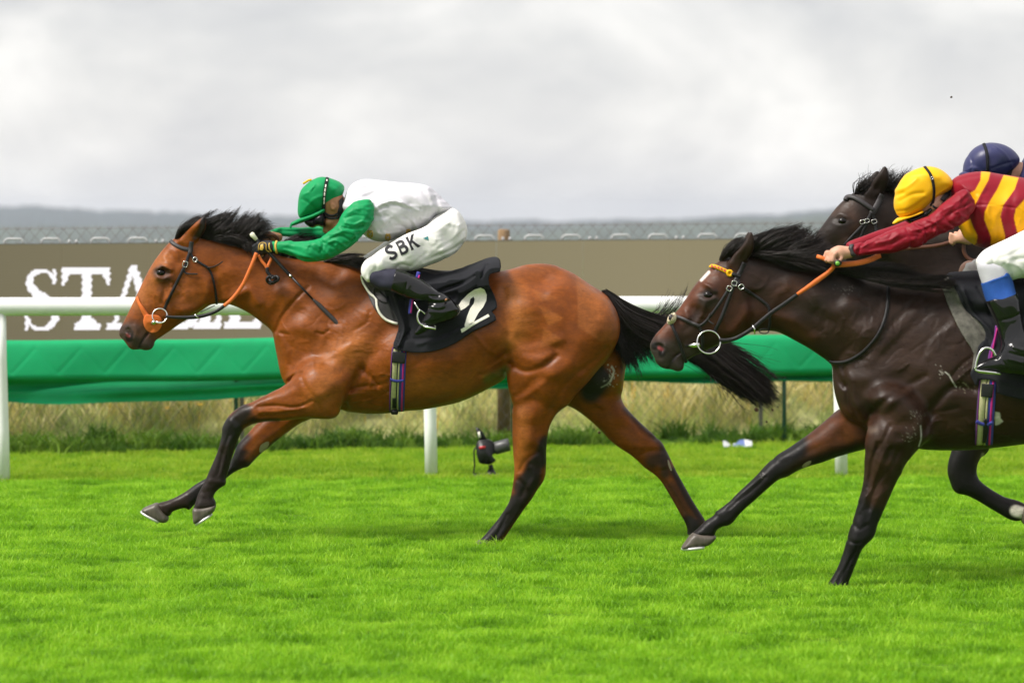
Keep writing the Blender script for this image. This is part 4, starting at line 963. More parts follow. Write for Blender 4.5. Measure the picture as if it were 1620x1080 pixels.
nhind_b = T3([(600,500,.13),(900,500,.14),(700,700,.14),(700,860,.11),(560,960,.085)])+T5([(480,250,.068),(480,400,.048),(480,520,.050),(400,640,.040),(320,780,.032),(220,900,.036),(150,960,.042)])
fhind_b = T3([(1000,800,.12),(1000,950,.10)])+T5([(900,120,.08),(1120,300,.060),(1270,420,.050),(1380,580,.036),(1480,780,.032),(1520,880,.038)])
build_trunk(bay, [(BAY_TRUNK, BAY_B)], YB, (185, 335, 1122, 872), None, [
    (NEAR_FORE, fore_b, T4([(1250,20,-.15),(1250,200,-.17),(900,230,-.14),(650,350,-.12),(560,600,-.12),(480,850,-.12)]), .06),
    (FAR_FORE, ffore_b, T4([(1100,250,.14),(700,520,.11),(250,860,.10)]), .03),
    (NEAR_HIND, nhind_b, T3([(600,400,-.13),(900,450,-.11),(700,800,-.15)])+T5([(480,300,-.15),(500,540,-.13),(200,930,-.11)]), .04),
    (FAR_HIND, fhind_b, T3([(1000,700,.10)])+T5([(900,120,.13),(1270,420,.12),(1520,880,.11)]), .035)], hgrid=.0048, strokes=[(p, w_, a_*(1.9 if i_ < 23 else .8)) for i_, (p, w_, a_) in enumerate(bay_strokes)], extra=bay_extra)
# ears (far one first)
ear(bay, T1([(452,235),(480,205),(520,160),(560,120),(588,104),(588,140),(575,190),(550,225),(510,250)]), .05, .075, .62, T1([(588,104)])[0])
ear(bay, T1([(412,252),(430,224),(462,190),(500,152),(540,116),(574,92),(580,122),(577,165),(560,200),(538,228),(500,262),(465,285)]), -.052, -.085, .60, T1([(574,92)])[0])
bx, by, bz = T1([(530, 170)])[0]+(0,) if False else (0, 0, 0)
e0 = px2w(*T1([(515, 218)])[0], YB-.085); e1 = px2w(*T1([(566, 125)])[0], YB-.115); bay.f.cone(e0, e1, .016, .006, .008, True)   # hollow of the ear
BLK = (.009, .0075, .007); DK = (.055, .022, .012)
bay_paint = [
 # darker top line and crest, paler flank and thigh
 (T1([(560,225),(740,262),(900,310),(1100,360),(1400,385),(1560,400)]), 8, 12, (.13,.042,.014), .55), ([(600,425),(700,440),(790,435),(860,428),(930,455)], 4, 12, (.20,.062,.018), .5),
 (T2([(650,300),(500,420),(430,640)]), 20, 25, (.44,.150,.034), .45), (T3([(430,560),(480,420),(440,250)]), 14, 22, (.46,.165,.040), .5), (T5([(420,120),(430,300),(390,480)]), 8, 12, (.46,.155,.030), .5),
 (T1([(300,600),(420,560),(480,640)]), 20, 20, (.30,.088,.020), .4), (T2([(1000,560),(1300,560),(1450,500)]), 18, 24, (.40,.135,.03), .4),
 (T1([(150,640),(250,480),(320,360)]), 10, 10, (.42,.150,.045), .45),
 # brushed quarter marks
 (T3([(830,125),(845,130),(855,300),(858,470),(1000,560),(1110,540),(1118,450),(1050,300),(940,210)]), None, 2, (.34,.115,.03), .38),
 (T3([(640,110),(820,140),(850,300),(855,480),(760,560),(690,500),(640,440),(690,450),(770,410),(650,340),(600,230)]), None, 2, (.15,.036,.004), .36),
 (T3([(610,330),(690,370),(765,412),(720,440),(670,462)]), None, 2.0, (.34,.11,.02), .38), (T3([(640,470),(700,510),(762,550),(700,575),(620,600)]), None, 2.0, (.34,.11,.02), .38), (T3([(570,232),(660,262),(745,282),(690,296),(620,306)]), None, 2.0, (.30,.095,.016), .32),
 # muzzle, eye, throat shade of coat
 (T1([(70,830),(110,860),(150,890),(220,900)]), 13, 9, (.050,.036,.032), .95), (T1([(62,806),(84,798),(102,826),(96,862)]), 6, 2, (.006,.004,.004), .98), (T1([(84,836),(94,846)]), 2.2, 1.6, (.22,.035,.035), .9), (T1([(215,826),(180,868),(156,928)]), 1.6, 1.4, (.010,.008,.008), .95), (T1([(180,930),(230,920),(245,890)]), 6, 6, (.05,.034,.03), .7),
 (T1([(60,810),(110,780),(170,800),(210,850)]), 9, 8, (.062,.038,.030), .85), (T1([(180,700),(200,760),(240,830)]), 6, 12, (.14,.05,.022), .6),
 (T1([(270,450),(300,470),(340,480)]), 7, 6, (.045,.022,.014), .8), (T1([(275,430),(300,415),(340,440)]), 5, 3, (.03,.016,.012), .8), (T1([(300,500),(295,560)]), 5, 6, (.14,.05,.02), .5),
 (T1([(570,100),(564,165),(545,210)]), 4.6, 2.5, BLK, .95), (T1([(556,125),(572,96)]), 3, 3, BLK, .85), (T1([(512,228),(540,185),(556,140)]), 3.5, 2.5, (.02,.013,.01), .85),
 # legs
 (T4([(745,240),(700,290),(660,340),(640,400)]), 13, 6, BLK, .97), (T4([(640,380),(600,520),(550,660),(500,760),(490,850)]), 26, 5, BLK, .97), (T4([(800,300),(900,296),(960,298)]), 2.5, 4, BLK, .9), (T4([(800,290),(750,310)]), 6, 6, BLK, .8), (T4([(800,200),(860,165)]), 3, 8, BLK, .5),
 (T4([(760,410),(700,490),(660,600)]), 8, 6, BLK, .92, 'far'), (T4([(740,560),(640,620),(480,720),(300,830),(240,870)]), 20, 5, BLK, .95, 'far'), (T4([(960,420),(860,505),(770,590)]), 3.5, 3.5, BLK, .9, 'far'), (T4([(830,440),(780,530)]), 5, 7, (.25,.075,.02), .8, 'far'),
 (T5([(575,330),(560,400),(500,470),(490,560),(430,660),(330,800),(200,950)]), 14, 6, BLK, .97, 'near'), (T5([(400,600),(420,560),(470,520)]), 9, 5, BLK, .92, 'near'), (T5([(260,860),(160,960)]), 16, 8, BLK, .95, 'near'), (T5([(372,690),(300,790),(200,930)]), 12, 8, BLK, .9, 'near'), (T5([(1370,600),(1440,720),(1490,820)]), 7, 8, BLK, .8, 'far'),
 (T5([(1080,110),(1200,230),(1300,320),(1340,400)]), 5, 5, BLK, .85, 'far'), (T5([(1250,440),(1300,420)]), 12, 8, (.03,.017,.013), .85, 'far'), (T5([(1330,380),(1330,520)]), 8, 6, (.03,.017,.013), .9, 'far'), (T5([(1390,500),(1480,680),(1560,800),(1500,880)]), 8, 5, BLK, .95, 'far'), (T5([(1330,580),(1400,700),(1470,830)]), 6, 8, (.09,.033,.014), .8, 'far'), (T5([(1480,830),(1500,900)]), 14, 6, BLK, .95, 'far'),
 (T3([(960,740),(1010,800),(940,880)]), 17, 7, (.014,.013,.013), .97, 'inner'), (T3([(1072,718),(1086,745),(1078,775),(1062,812)]), 1.2, 1.4, (.52,.50,.43), .85, 'inner'), (T3([(1005,850),(1040,832),(1070,800)]), .8, 1.2, (.42,.40,.34), .7, 'inner'),
 *[q+('inner',) for q in specks(T3([(1075,745)])[0], 34, 4, 6, (.45,.43,.37), 21, 1.2)], *[q+('inner',) for q in specks(T3([(1045,820)])[0], 26, 7, 4, (.34,.32,.27), 22, 1.0)],
 (T3([(280,800),(400,740)]), 6, 6, (.10,.12,.025), .75),
]
V, q = bay.f.surface(2)
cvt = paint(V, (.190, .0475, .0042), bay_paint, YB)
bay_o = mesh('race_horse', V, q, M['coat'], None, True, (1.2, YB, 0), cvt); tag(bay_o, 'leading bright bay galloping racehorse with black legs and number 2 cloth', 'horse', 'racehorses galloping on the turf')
bay.o = bay_o
eyeball(bay, *T1([(300, 446)])[0], 7.0, bay_o)
hoof(bay, T4([(95,868),(120,846),(160,830),(198,818),(225,850),(252,884),(268,912),(262,936),(235,947),(180,933),(125,902)]), T4([(97,874),(236,949)]), .10, .052, bay_o)
hoof(bay, T4([(424,850),(480,845),(565,833),(560,856),(552,878),(500,916),(440,953),(424,940),(420,895)]), T4([(440,955),(553,880)]), -.12, .052, bay_o)
hoof(bay, T5([(150,935),(235,940),(285,955),(290,985),(280,1006),(110,1006),(95,985),(118,960)]), None, -.11, .054, bay_o)
hoof(bay, T5([(1470,900),(1530,880),(1572,850),(1580,880),(1540,930),(1490,985),(1468,985),(1458,950)]), None, .11, .05, bay_o)
# callus patches inside the legs
drape('chestnut', T4([(840,492),(848,458),(880,436),(902,434),(900,460),(876,488),(850,503)]), bay.f, .004, M['chestnut_pad'], bay_o, 1.5)
drape('chestnut', T5([(1345,428),(1356,440),(1372,494),(1362,494),(1348,460)]), bay.f, .004, M['chestnut_pad'], bay_o, 1.5)
# mane: locks lifted by the wind over the crest
mg = [T1([(392,232,-.02),(410,195,-.03),(440,158,-.03),(480,130,-.02),(530,112,.0)]),
      T1([(440,205,-.03),(470,160,-.04),(520,125,-.04),(570,105,-.02),(620,98,0)]),
      T1([(560,222,-.02),(600,160,-.03),(660,120,-.03),(720,85,-.01),(775,55,.02)]),
      T1([(600,230,-.03),(650,185,-.05),(700,150,-.05),(740,120,-.03),(772,70,0)]),
      T1([(660,240,-.03),(700,205,-.06),(730,190,-.06),(760,205,-.05),(800,240,-.05)]),
      T1([(720,252,-.02),(740,190,-.05),(770,140,-.05),(810,95,-.03),(850,62,0)]),
      T1([(760,262,-.03),(790,200,-.06),(830,140,-.06),(880,95,-.04),(915,62,-.02)]),
      T1([(800,275,-.03),(830,210,-.07),(870,150,-.07),(910,105,-.05),(945,72,-.03)]),
      T1([(840,285,-.03),(870,225,-.07),(910,170,-.07),(960,130,-.05),(1005,128,-.03)]),
      T1([(870,292,-.02),(900,245,-.07),(940,200,-.07),(985,175,-.05),(1030,195,-.02)])]
hair('mane', mg, 3000, M['hair_black'], bay_o, YB, (.0018, .0005), .016, .006, (.5, 1.0), 3, clumps=46)
hair('mane', [T1([(540,215,-.02),(620,215,-.04),(700,225,-.05),(760,240,-.05)]), T1([(600,225,-.03),(680,215,-.06),(760,225,-.07),(830,260,-.07)]), T1([(780,262,-.02),(820,225,-.07),(870,230,-.08),(880,270,-.09)]), T1([(850,285,-.02),(840,290,-.07),(830,285,-.09),(870,318,-.10)])], 900, M['hair_black'], bay_o, YB, (.0024, .0006), .012, .006, (.6, 1.0), 4, clumps=22)
hair('mane', [T1([(1010,325,.0),(1060,270,.0),(1130,225,.01),(1230,235,.02)]), T1([(1100,348,.0),(1160,280,.01),(1240,245,.02),(1320,260,.03)]), T1([(1200,360,.0),(1260,300,.0),(1330,290,.01),(1400,330,.02)])], 500, M['hair_black'], bay_o, YB, (.0022, .0006), .014, .012, (.6, 1.0), 5, clumps=24)
hair('mane', [T1([(1330,372,-.02),(1400,345,-.04),(1480,340,-.04),(1570,352,-.04)]), T1([(1380,374,-.03),(1450,362,-.06),(1530,362,-.07),(1600,372,-.08)]), T1([(1450,380,-.04),(1510,378,-.08),(1570,384,-.10),(1620,378,-.10)])], 700, M['hair_black'], bay_o, YB, (.0022, .0006), .010, .006, (.6, 1.0), 6, clumps=22)
# tail
tg = [T3([(1020,245,.0),(1080,275,.0),(1180,340,.02),(1290,395,.03),(1420,440,.03),(1600,520,.02),(1850,660,.0),(2090,860,.0)]),
      T3([(1035,260,-.02),(1090,310,-.03),(1170,390,-.02),(1290,450,0),(1420,505,.0),(1600,560,.0),(1850,720,-.02),(2120,930,-.02)]),
      T3([(1045,275,-.01),(1100,350,-.04),(1170,450,-.04),(1280,520,-.02),(1420,560,-.02),(1600,600,-.02),(1800,740,-.04),(2060,960,-.03)]),
      T3([(1060,300,.0),(1110,390,-.02),(1160,500,-.02),(1250,570,0),(1400,610,0),(1560,650,.02),(1740,760,.02),(1960,920,.02)])]
tail_o = hair('tail', tg, 6000, M['hair_black'], bay_o, YB, (.0018, .0005), .017, .012, (.74, 1.0), 8, m=16, clumps=60)
tg2 = [T3([(1060,330,.0),(1110,430,-.03),(1150,540,-.02),(1210,610,0),(1280,750,.0)]), T3([(1070,380,.0),(1110,480,-.03),(1130,570,-.02),(1170,640,0),(1190,730,.0)]), T3([(1090,330,.02),(1150,440,.02),(1230,540,.02),(1310,610,.03),(1370,700,.03)]), T3([(1080,470,.03),(1095,560,.02),(1110,620,.02),(1130,670,.02),(1150,690,.03)])]
hair('tail', tg2, 1500, M['hair_black'], bay_o, YB, (.0018, .0005), .022, .010, (.6, 1.0), 9, clumps=26)
tg3 = [T3([(1250,400,.03),(1300,400,.04),(1350,370,.05),(1390,290,.06)]), T3([(1300,420,.03),(1380,410,.04),(1460,340,.05),(1540,240,.06)]), T3([(1340,430,.03),(1430,420,.05),(1520,330,.06),(1570,210,.06)])]
hair('tail', tg3, 90, M['hair_black'], bay_o, YB, (.0016, .0006), .02, .012, (.6, 1.0), 10)
tg4 = [T3([(1640,560,.0),(1760,640,.0),(1900,750,.03),(2000,820,.04)]), T3([(1700,560,.0),(1850,660,.0),(1980,770,.0),(2140,880,.02)]), T3([(1700,760,.0),(1760,860,.0),(1860,930,.0),(1900,935,.0)])]
hair('tail', tg4, 220, M['hair_black'], bay_o, YB, (.0013, .0005), .05, .02, (.5, 1.0), 12)
# ---------------------------------------------------------------- the dark brown horse, nearer the camera
brn = Horse(); YN = 13.42
def bx_(pts): return xf(pts, 520, 650, 1455, 700, 1.128)
BRN_HEAD = B1([(72,792),(80,762),(110,715),(150,672),(200,615),(258,550),(300,490),(332,440),(362,398),(402,352),(440,310),(480,274),(520,246),(570,226),(640,214),(700,215),(800,225),(900,240),(1000,252),(1100,272),(1200,300),(1300,322),(1400,348),(1500,372)])+[(1420,450),(1460,452),(1500,452),(1530,450)]
BRN_BACK = bx_(BAY_BACK[1:])
BRN_BELLY = [(1652,697),(1620,702),(1580,707),(1540,711),(1500,712),(1455,710),(1420,700),(1385,686),(1362,672)] + B2([(500,885),(462,842),(440,790),(421,720),(411,645),(409,580),(400,545)])
BRN_THROAT = B1([(1205,893),(1180,872),(1130,838),(1070,798),(1000,760),(930,722),(880,700),(820,692),(760,695),(700,705),(640,740),(580,764),(520,778),(460,800),(400,832),(360,847),(322,870),(290,892),(288,925),(270,946),(240,950),(210,936),(175,935),(140,921),(112,896),(100,862),(82,832)])
BRN_B = B1([(80,790,.034),(150,760,.050),(250,840,.040),(230,640,.055),(330,580,.072),(400,480,.096),(480,400,.092),(560,280,.075),(560,560,.085),(640,600,.082),(620,440,.085),(680,300,.072),(760,500,.068),(850,330,.062),(900,500,.075),(1000,400,.08),(1050,650,.085),(1200,450,.095),(1200,780,.105),(1350,550,.13),(1400,420,.12),(1450,700,.16)])+ \
        bx_([(560,560,.215),(600,500,.205),(600,430,.12),(640,560,.270),(640,470,.24),(700,560,.290),(700,480,.275),(760,540,.28),(780,460,.24),(840,500,.262),(880,470,.24),(900,540,.25),(860,430,.14),(950,500,.20),(960,560,.18),(800,600,.24),(460,560,.17),(500,620,.19)])
N_NEAR = B3([(1305,-330),(1240,-240)])+B2([(690,850),(655,905),(622,1000),(612,1080)])+B3([(1238,60),(1232,160),(1224,280),(1204,370),(1180,460),(1154,540),(1130,610),(1114,670),(1094,740),(1060,830),(1020,900),(985,955),(962,990),(1000,1010),(1080,1005),(1118,970),(1130,922),(1155,860),(1182,790),(1210,722),(1240,684),(1284,642),(1302,600),(1312,560),(1342,490),(1382,400),(1422,310),(1462,230),(1500,160),(1552,100),(1590,60),(1640,0),(1650,-120),(1560,-260),(1430,-340)])
N_FAR = [(1372,664),(1350,655),(1338,648)]+B2([(450,828),(400,868),(330,928),(260,984),(180,1040),(130,1075)])+B3([(690,110),(640,150),(592,198),(550,245),(492,300),(440,350),(390,400),(340,440),(302,470),(270,505),(222,535),(182,575),(146,608),(142,630),(200,640),(278,630),(290,600),(312,580),(340,567),(366,565),(400,542),(432,500),(482,450),(540,400),(600,346),(652,300),(692,270),(742,255),(790,226),(840,202),(890,185),(960,165),(1040,136),(1130,108),(1225,82),(1290,60),(1300,-60),(1230,-120)])
nb = B3([(1400,-200,.14),(1400,-20,.11),(1400,100,.085),(1320,300,.062),(1250,500,.05),(1210,640,.052),(1150,760,.036),(1090,880,.036),(1050,960,.042)])
fb = B3([(1200,-50,.10),(1050,40,.075),(850,110,.060),(660,230,.052),(500,380,.037),(350,510,.036),(230,590,.042)])
brn_strokes = [
 (B1([(430,400),(470,420),(490,450)]), 4, .008), (B1([(400,490),(440,505),(490,490)]), 4, .006), (B1([(400,470),(440,460),(485,470)]), 6, -.004), (B1([(430,530),(410,600),(380,650)]), 5, .006), (B1([(350,560),(350,640),(300,700)]), 5, -.006), (B1([(300,560),(330,620)]), 4, .005),
 (B1([(600,720),(680,640),(720,560)]), 12, .009), (B1([(700,690),(740,600),(730,480)]), 8, -.014), (B1([(260,830),(230,870),(180,930)]), 2.6, -.010), (B1([(120,850),(150,880),(190,850)]), 6, .006), (B1([(180,780),(170,830),(130,870)]), 4, .006), (B1([(270,720),(310,760)]), 5, -.004),
 (B1([(480,300),(540,330)]), 5, -.004), (B1([(740,440),(800,420),(835,360)]), 2.2, .005), (B1([(680,320),(760,350),(840,400)]), 2.2, .003), (B1([(860,420),(920,380),(960,420),(900,460)]), 6, .006),
 (B1([(740,240),(900,290),(1140,335)]), 2.6, -.007), (B1([(880,600),(1000,640),(1120,740)]), 9, .008), (B1([(900,560),(1050,560),(1250,640)]), 10, -.007), (B1([(1100,460),(1250,520),(1400,540)]), 14, .007),
 (B2([(480,500),(560,380),(660,260),(750,130)]), 6, -.005), (B2([(600,520),(760,330),(900,190),(980,140)]), 5, -.006), (B2([(650,540),(800,370),(960,210)]), 6, .004), (B2([(740,500),(900,340),(1030,230)]), 6, -.003),
 (B2([(1010,500),(1070,380),(1180,300)]), 6, .004), (B2([(980,500),(1040,380),(1150,270)]), 6, -.003), (B2([(430,560),(470,640),(510,690)]), 4, -.014), (B2([(490,560),(520,700),(540,820),(610,940)]), 4, -.013), (B2([(520,620),(560,780),(620,900)]), 6, .008),
 (B2([(440,640),(480,680),(500,700)]), 3, -.008), (B2([(560,640),(700,640),(860,540),(940,560)]), 12, .008), (B2([(660,900),(720,780),(860,700),(1000,620)]), 5, -.007), (B2([(700,880),(780,760),(900,700)]), 7, .008),
 (B2([(1300,700),(1150,700),(1020,860),(980,960)]), 7, -.016), (B2([(1000,960),(1060,860),(1200,820)]), 4, -.006), (B2([(1040,990),(1150,960),(1290,940)]), 14, .006), (B2([(1160,620),(1230,540),(1290,500)]), 3, -.005), (B2([(1180,660),(1250,590),(1300,560)]), 3, .005), (B2([(830,590),(890,545)]), 2, .004),
 (B2([(670,900),(660,1000),(650,1070)]), 5, .007), (B2([(760,930),(730,1000),(690,1080)]), 3, -.007), (B2([(820,1000),(900,1060)]), 8, -.006),
 (B3([(1310,40),(1280,160),(1262,300),(1240,360)]), 3, -.008), (B3([(1360,60),(1320,180),(1280,300)]), 3, .006), (B3([(1450,60),(1400,180),(1310,300),(1260,460)]), 3.4, -.008), (B3([(1400,60),(1360,160)]), 3, -.005), (B3([(1340,340),(1290,460),(1260,540)]), 3, .005), (B3([(1250,340),(1230,430),(1200,480)]), 2.4, .005),
 (B3([(1170,560),(1200,590),(1240,570)]), 3, -.005), (B3([(1130,660),(1180,680),(1230,670)]), 2.6, -.005), (B3([(1190,700),(1130,820),(1060,950)]), 2.4, -.006), (B3([(1170,720),(1110,840),(1090,940)]), 2.4, .004),
 (B3([(640,290),(560,370),(470,440),(400,500)]), 2.4, -.006), (B3([(620,280),(540,350),(440,430)]), 2.4, .004), (B3([(900,130),(1000,80),(1080,30)]), 4, -.006), (B3([(690,180),(740,200),(800,170)]), 4, -.004), (B3([(300,510),(340,530)]), 3, .005),
 (bx_(T3([(390,240),(400,380),(415,500),(395,640)])), 7, -.012), (bx_(T3([(430,700),(520,745),(620,720),(720,650)])), 5, -.013), (bx_(T3([(760,560),(820,640),(780,720),(640,860)])), 13, .011)]
brn_strokes += veins(B2([(200,60),(700,120),(1100,120),(1280,500),(1000,640),(560,560),(330,400)]), 60, -50, 26, .0022, 1.9, 11)
brn_strokes += veins(B1([(850,330),(1350,420),(1500,500),(1400,700),(1100,660),(860,480)]), 12, 30, 30, .0014, 2.8, 12)
brn_strokes += veins(B2([(1000,850),(1290,800),(1600,780),(1600,1000),(1000,1050)]), 24, 8, 24, .0028, 1.9, 13)
brn_strokes += veins(B1([(280,560),(520,500),(600,660),(420,740),(260,720)]), 16, 120, 14, .0026, 1.6, 15)
brn_strokes += veins(B3([(1250,20),(1560,20),(1400,300),(1260,420)]), 18, 110, 28, .0026, 2.2, 16)
def brn_extra(f):
    for s in (-1, 1):
        f.outline(B1([(92,790),(110,772),(140,770),(165,786),(172,812),(160,838),(142,850),(132,838),(140,820),(122,806),(100,806)]), .030, s*.060, k=.006, sub=True, n=3, blur=1)
        f.outline(B1([(262,822),(274,832),(240,862),(205,900),(185,932),(174,930),(190,900),(225,860)]), .030, s*.050, k=.005, sub=True, blur=1)
        (x, y, z), = px2w(*[np.array([q]) for q in B1([(442, 467)])[0]], f.Y+s*.1); f.ball((x, f.Y+s*.103, z), (.026, .016, .019), .012, True, rot=-.15)
build_trunk(brn, [(BRN_HEAD+BRN_BACK+BRN_BELLY+BRN_THROAT, BRN_B)], YN, (1024, 372, 2140, 950), None, [
    (N_NEAR, nb, B3([(1420,-200,-.13),(1400,0,-.16),(1250,500,-.13),(1050,960,-.12)]), .04),
    (N_FAR, fb, B3([(1250,-50,.10),(660,230,.12),(220,590,.12)]), .035),
    (xf(bx_(NEAR_HIND), 0, 0, 0, 0, 1), bx_(nhind_b), bx_([(850,500,-.13),(930,512,-.11),(870,600,-.15),(845,700,-.14),(770,855,-.11)]), .04),
    (bx_(FAR_HIND), bx_(fhind_b), bx_([(950,575,.10),(945,650,.13),(1037,725,.12),(1100,840,.11)]), .035)], hgrid=.0056, strokes=[(p, w_, a_*(1.5 if i_ < 12 else .9)) for i_, (p, w_, a_) in enumerate(brn_strokes)], extra=brn_extra)
ear(brn, B1([(600,215),(630,180),(660,140),(682,95),(698,70),(706,90),(700,150),(680,200)]), .05, .075, .6, B1([(698,70)])[0])
ear(brn, B1([(572,275),(590,238),(612,206),(640,180),(668,148),(690,110),(706,74),(716,74),(724,110),(725,160),(714,200),(690,235),(660,270),(630,320),(600,310)]), -.052, -.085, .55, B1([(714,74)])[0])
brn.f.cone(px2w(*B1([(660, 250)])[0], YN-.085), px2w(*B1([(702, 125)])[0], YN-.112), .015, .006, .008, True)
RED = (.105, .028, .008); BK2 = (.0065, .0058, .0060)
brn_paint = [
 (B1([(150,690),(280,540),(380,420),(470,320)]), 13, 14, RED, .85), (B1([(560,380),(560,540),(480,640),(600,680),(700,560)]), 16, 22, (.062,.018,.006), .8), (B1([(840,590),(960,650),(1080,740)]), 10, 16, (.060,.020,.007), .7), (B1([(900,470),(1000,420)]), 14, 16, (.055,.020,.008), .6),
 (B1([(100,800),(160,860),(210,920),(270,900)]), 11, 9, (.045,.034,.031), .9), (B1([(104,790),(138,784),(160,806),(148,836)]), 6, 2, (.006,.004,.004), .98), (B1([(134,800),(146,808)]), 3.0, 1.8, (.26,.04,.045), .9), (B1([(268,828),(230,868),(182,930)]), 1.6, 1.4, (.010,.008,.008), .95),
 (B1([(170,780),(250,800),(330,830)]), 8, 8, (.05,.036,.031), .8), (B1([(400,470),(440,440),(480,450)]), 5, 4, (.015,.011,.01), .8), (B1([(400,500),(450,520),(490,500)]), 6, 5, (.03,.022,.019), .75),
 (B1([(398,372),(420,350),(446,322)]), 2.2, 1.6, (.62,.58,.54), .9), (B1([(740,250),(950,300),(1200,330)]), 6, 12, (.018,.014,.013), .5), (B1([(1200,360),(1400,400),(1500,420)]), 16, 18, (.017,.013,.012), .8), (B1([(1000,520),(1150,520)]), 16, 18, (.022,.015,.013), .5),
 (B2([(700,400),(900,500),(1000,620)]), 26, 30, (.034,.017,.011), .6), (B2([(300,960),(440,900),(560,940)]), 16, 18, (.11,.032,.010), .8), (B3([(900,60),(1060,20),(1180,0)]), 10, 16, (.11,.032,.009), .8), (B2([(660,960),(900,900),(1200,980)]), 18, 24, (.040,.017,.009), .7), (B2([(1400,850),(1600,880)]), 20, 24, (.034,.013,.007), .7),
 (B3([(780,60),(640,180),(500,320),(330,480),(200,590)]), 22, 7, BK2, .95, 'far'), (B3([(900,170),(1020,130),(1180,70)]), 6, 9, BK2, .85, 'far'),
 (B3([(1330,200),(1300,380)]), 14, 20, (.045,.020,.011), .6, 'near'), (B3([(1180,480),(1130,700),(1000,960)]), 24, 12, BK2, .95, 'near'), (B3([(1270,520),(1250,640),(1080,980)]), 18, 8, BK2, .95, 'near'), (B3([(1240,300),(1200,460)]), 5, 8, BK2, .8, 'near'), (B3([(1320,480),(1300,600)]), 6, 8, BK2, .8, 'near'),
 (B2([(1120,592),(1146,612),(1166,650),(1190,688)]), .7, .9, (.6,.58,.52), .85),
 *specks(B2([(1095,590)])[0], 26, 3.2, 5.5, (.34,.31,.27), 1, .9), *specks(B2([(1240,680)])[0], 30, 7, 6, (.24,.21,.15), 2, 1.0), *specks(B2([(1270,560)])[0], 24, 9, 9, (.12,.095,.07), 3, 1.2),
 *specks(B2([(900,985)])[0], 44, 8, 9, (.20,.18,.15), 4, .9), (B2([(966,935),(970,980),(968,1020),(955,1062)]), .9, 1.0, (.5,.48,.44), .85), *specks(B2([(940,860)])[0], 40, 9, 4, (.22,.20,.17), 5, .7),
 (B2([(1440,845),(1468,850),(1470,885),(1488,905),(1462,925),(1438,930),(1436,890)]), None, 1.0, (.52,.49,.43), .92), *specks(B3([(585,245)])[0], 12, 3, 3, (.3,.28,.26), 6, .6), *specks(B2([(490,75)])[0], 26, 10, 6, (.13,.11,.10), 7, .8), *specks(B1([(1300,430)])[0], 20, 8, 5, (.2,.18,.17), 8, .7),
 (B2([(650,960),(680,960)]), 5, 5, (.14,.10,.08), .6), (bx_(T5([(500,400),(490,560),(200,950)])), 26, 12, BK2, .95, 'near'), (bx_(T5([(1300,420),(1400,560),(1520,860)])), 24, 12, BK2, .95, 'far')]
V, q = brn.f.surface(2)
brn_o = mesh('race_horse', V, q, M['coat'], None, True, (2.0, YN, 0), paint(V, (.0230, .0108, .0062), brn_paint, YN))
tag(brn_o, 'dark brown racehorse with red and yellow browband and white forehead star', 'horse', 'racehorses galloping on the turf'); brn.o = brn_o
eyeball(brn, *B1([(444, 467)])[0], 7.4, brn_o)
hoof(brn, B3([(146,607),(200,612),(280,622),(290,642),(268,668),(238,690),(150,706),(78,712),(72,700),(100,660)]), B3([(78,706),(240,690)]), .12, .054, brn_o)
hoof(brn, B3([(985,945),(1060,955),(1118,955),(1122,990),(1110,1015),(950,1015),(945,995),(962,970)]), None, -.12, .056, brn_o)
hoof(brn, bx_(T5([(150,935),(235,940),(285,955),(290,985),(280,1000),(110,1000),(95,985),(118,960)])), None, -.11, .054, brn_o)
hoof(brn, bx_(T5([(1470,900),(1530,880),(1572,850),(1580,880),(1540,930),(1490,985),(1468,985),(1458,950)])), None, .11, .05, brn_o)
drape('chestnut', B3([(836,190),(848,172),(880,155),(894,156),(888,174),(862,192),(842,197)]), brn.f, .004, M['chestnut_pad'], brn_o, 1.5)
mg = [B1([(520,245,-.02),(535,205,-.03),(570,160,-.03),(620,130,-.02),(670,118,0)]), B1([(560,228,-.03),(590,180,-.04),(640,140,-.04),(690,118,-.02),(740,105,0)]),
      B1([(640,215,-.02),(690,170,-.04),(740,120,-.05),(820,80,-.03),(970,40,.0)]), B1([(720,218,-.03),(770,165,-.05),(840,120,-.05),(930,90,-.03),(1080,35,.02)]), B1([(780,225,-.03),(850,170,-.06),(920,130,-.06),(1000,105,-.04),(1110,50,.02)]),
      B1([(850,235,-.03),(920,185,-.06),(980,150,-.06),(1050,130,-.05),(1150,40,.0)]), B1([(920,245,-.03),(980,200,-.07),(1040,170,-.07),(1110,150,-.06),(1190,80,-.02)]), B1([(1000,255,-.03),(1050,215,-.07),(1110,190,-.08),(1180,175,-.07),(1260,160,-.03)]), B1([(1060,268,-.03),(1110,240,-.08),(1170,225,-.09),(1230,225,-.08),(1290,230,-.05)])]
hair('mane', mg, 3000, M['hair_black'], brn_o, YN, (.0018, .0005), .011, .007, (.45, .95), 23, clumps=46)
hair('mane', [B1([(700,218,-.02),(760,200,-.06),(840,205,-.07),(930,215,-.08),(1020,220,-.08)]), B1([(780,228,-.03),(850,225,-.07),(930,235,-.08),(1010,245,-.09),(1100,250,-.09)]), B1([(900,245,-.03),(960,240,-.07),(1040,250,-.09),(1110,262,-.10),(1190,290,-.10)]), B1([(1000,255,-.03),(1070,262,-.08),(1140,280,-.10),(1200,310,-.11),(1250,340,-.11)])], 1500, M['hair_black'], brn_o, YN, (.0018, .0005), .013, .006, (.6, 1.0), 24, clumps=34)
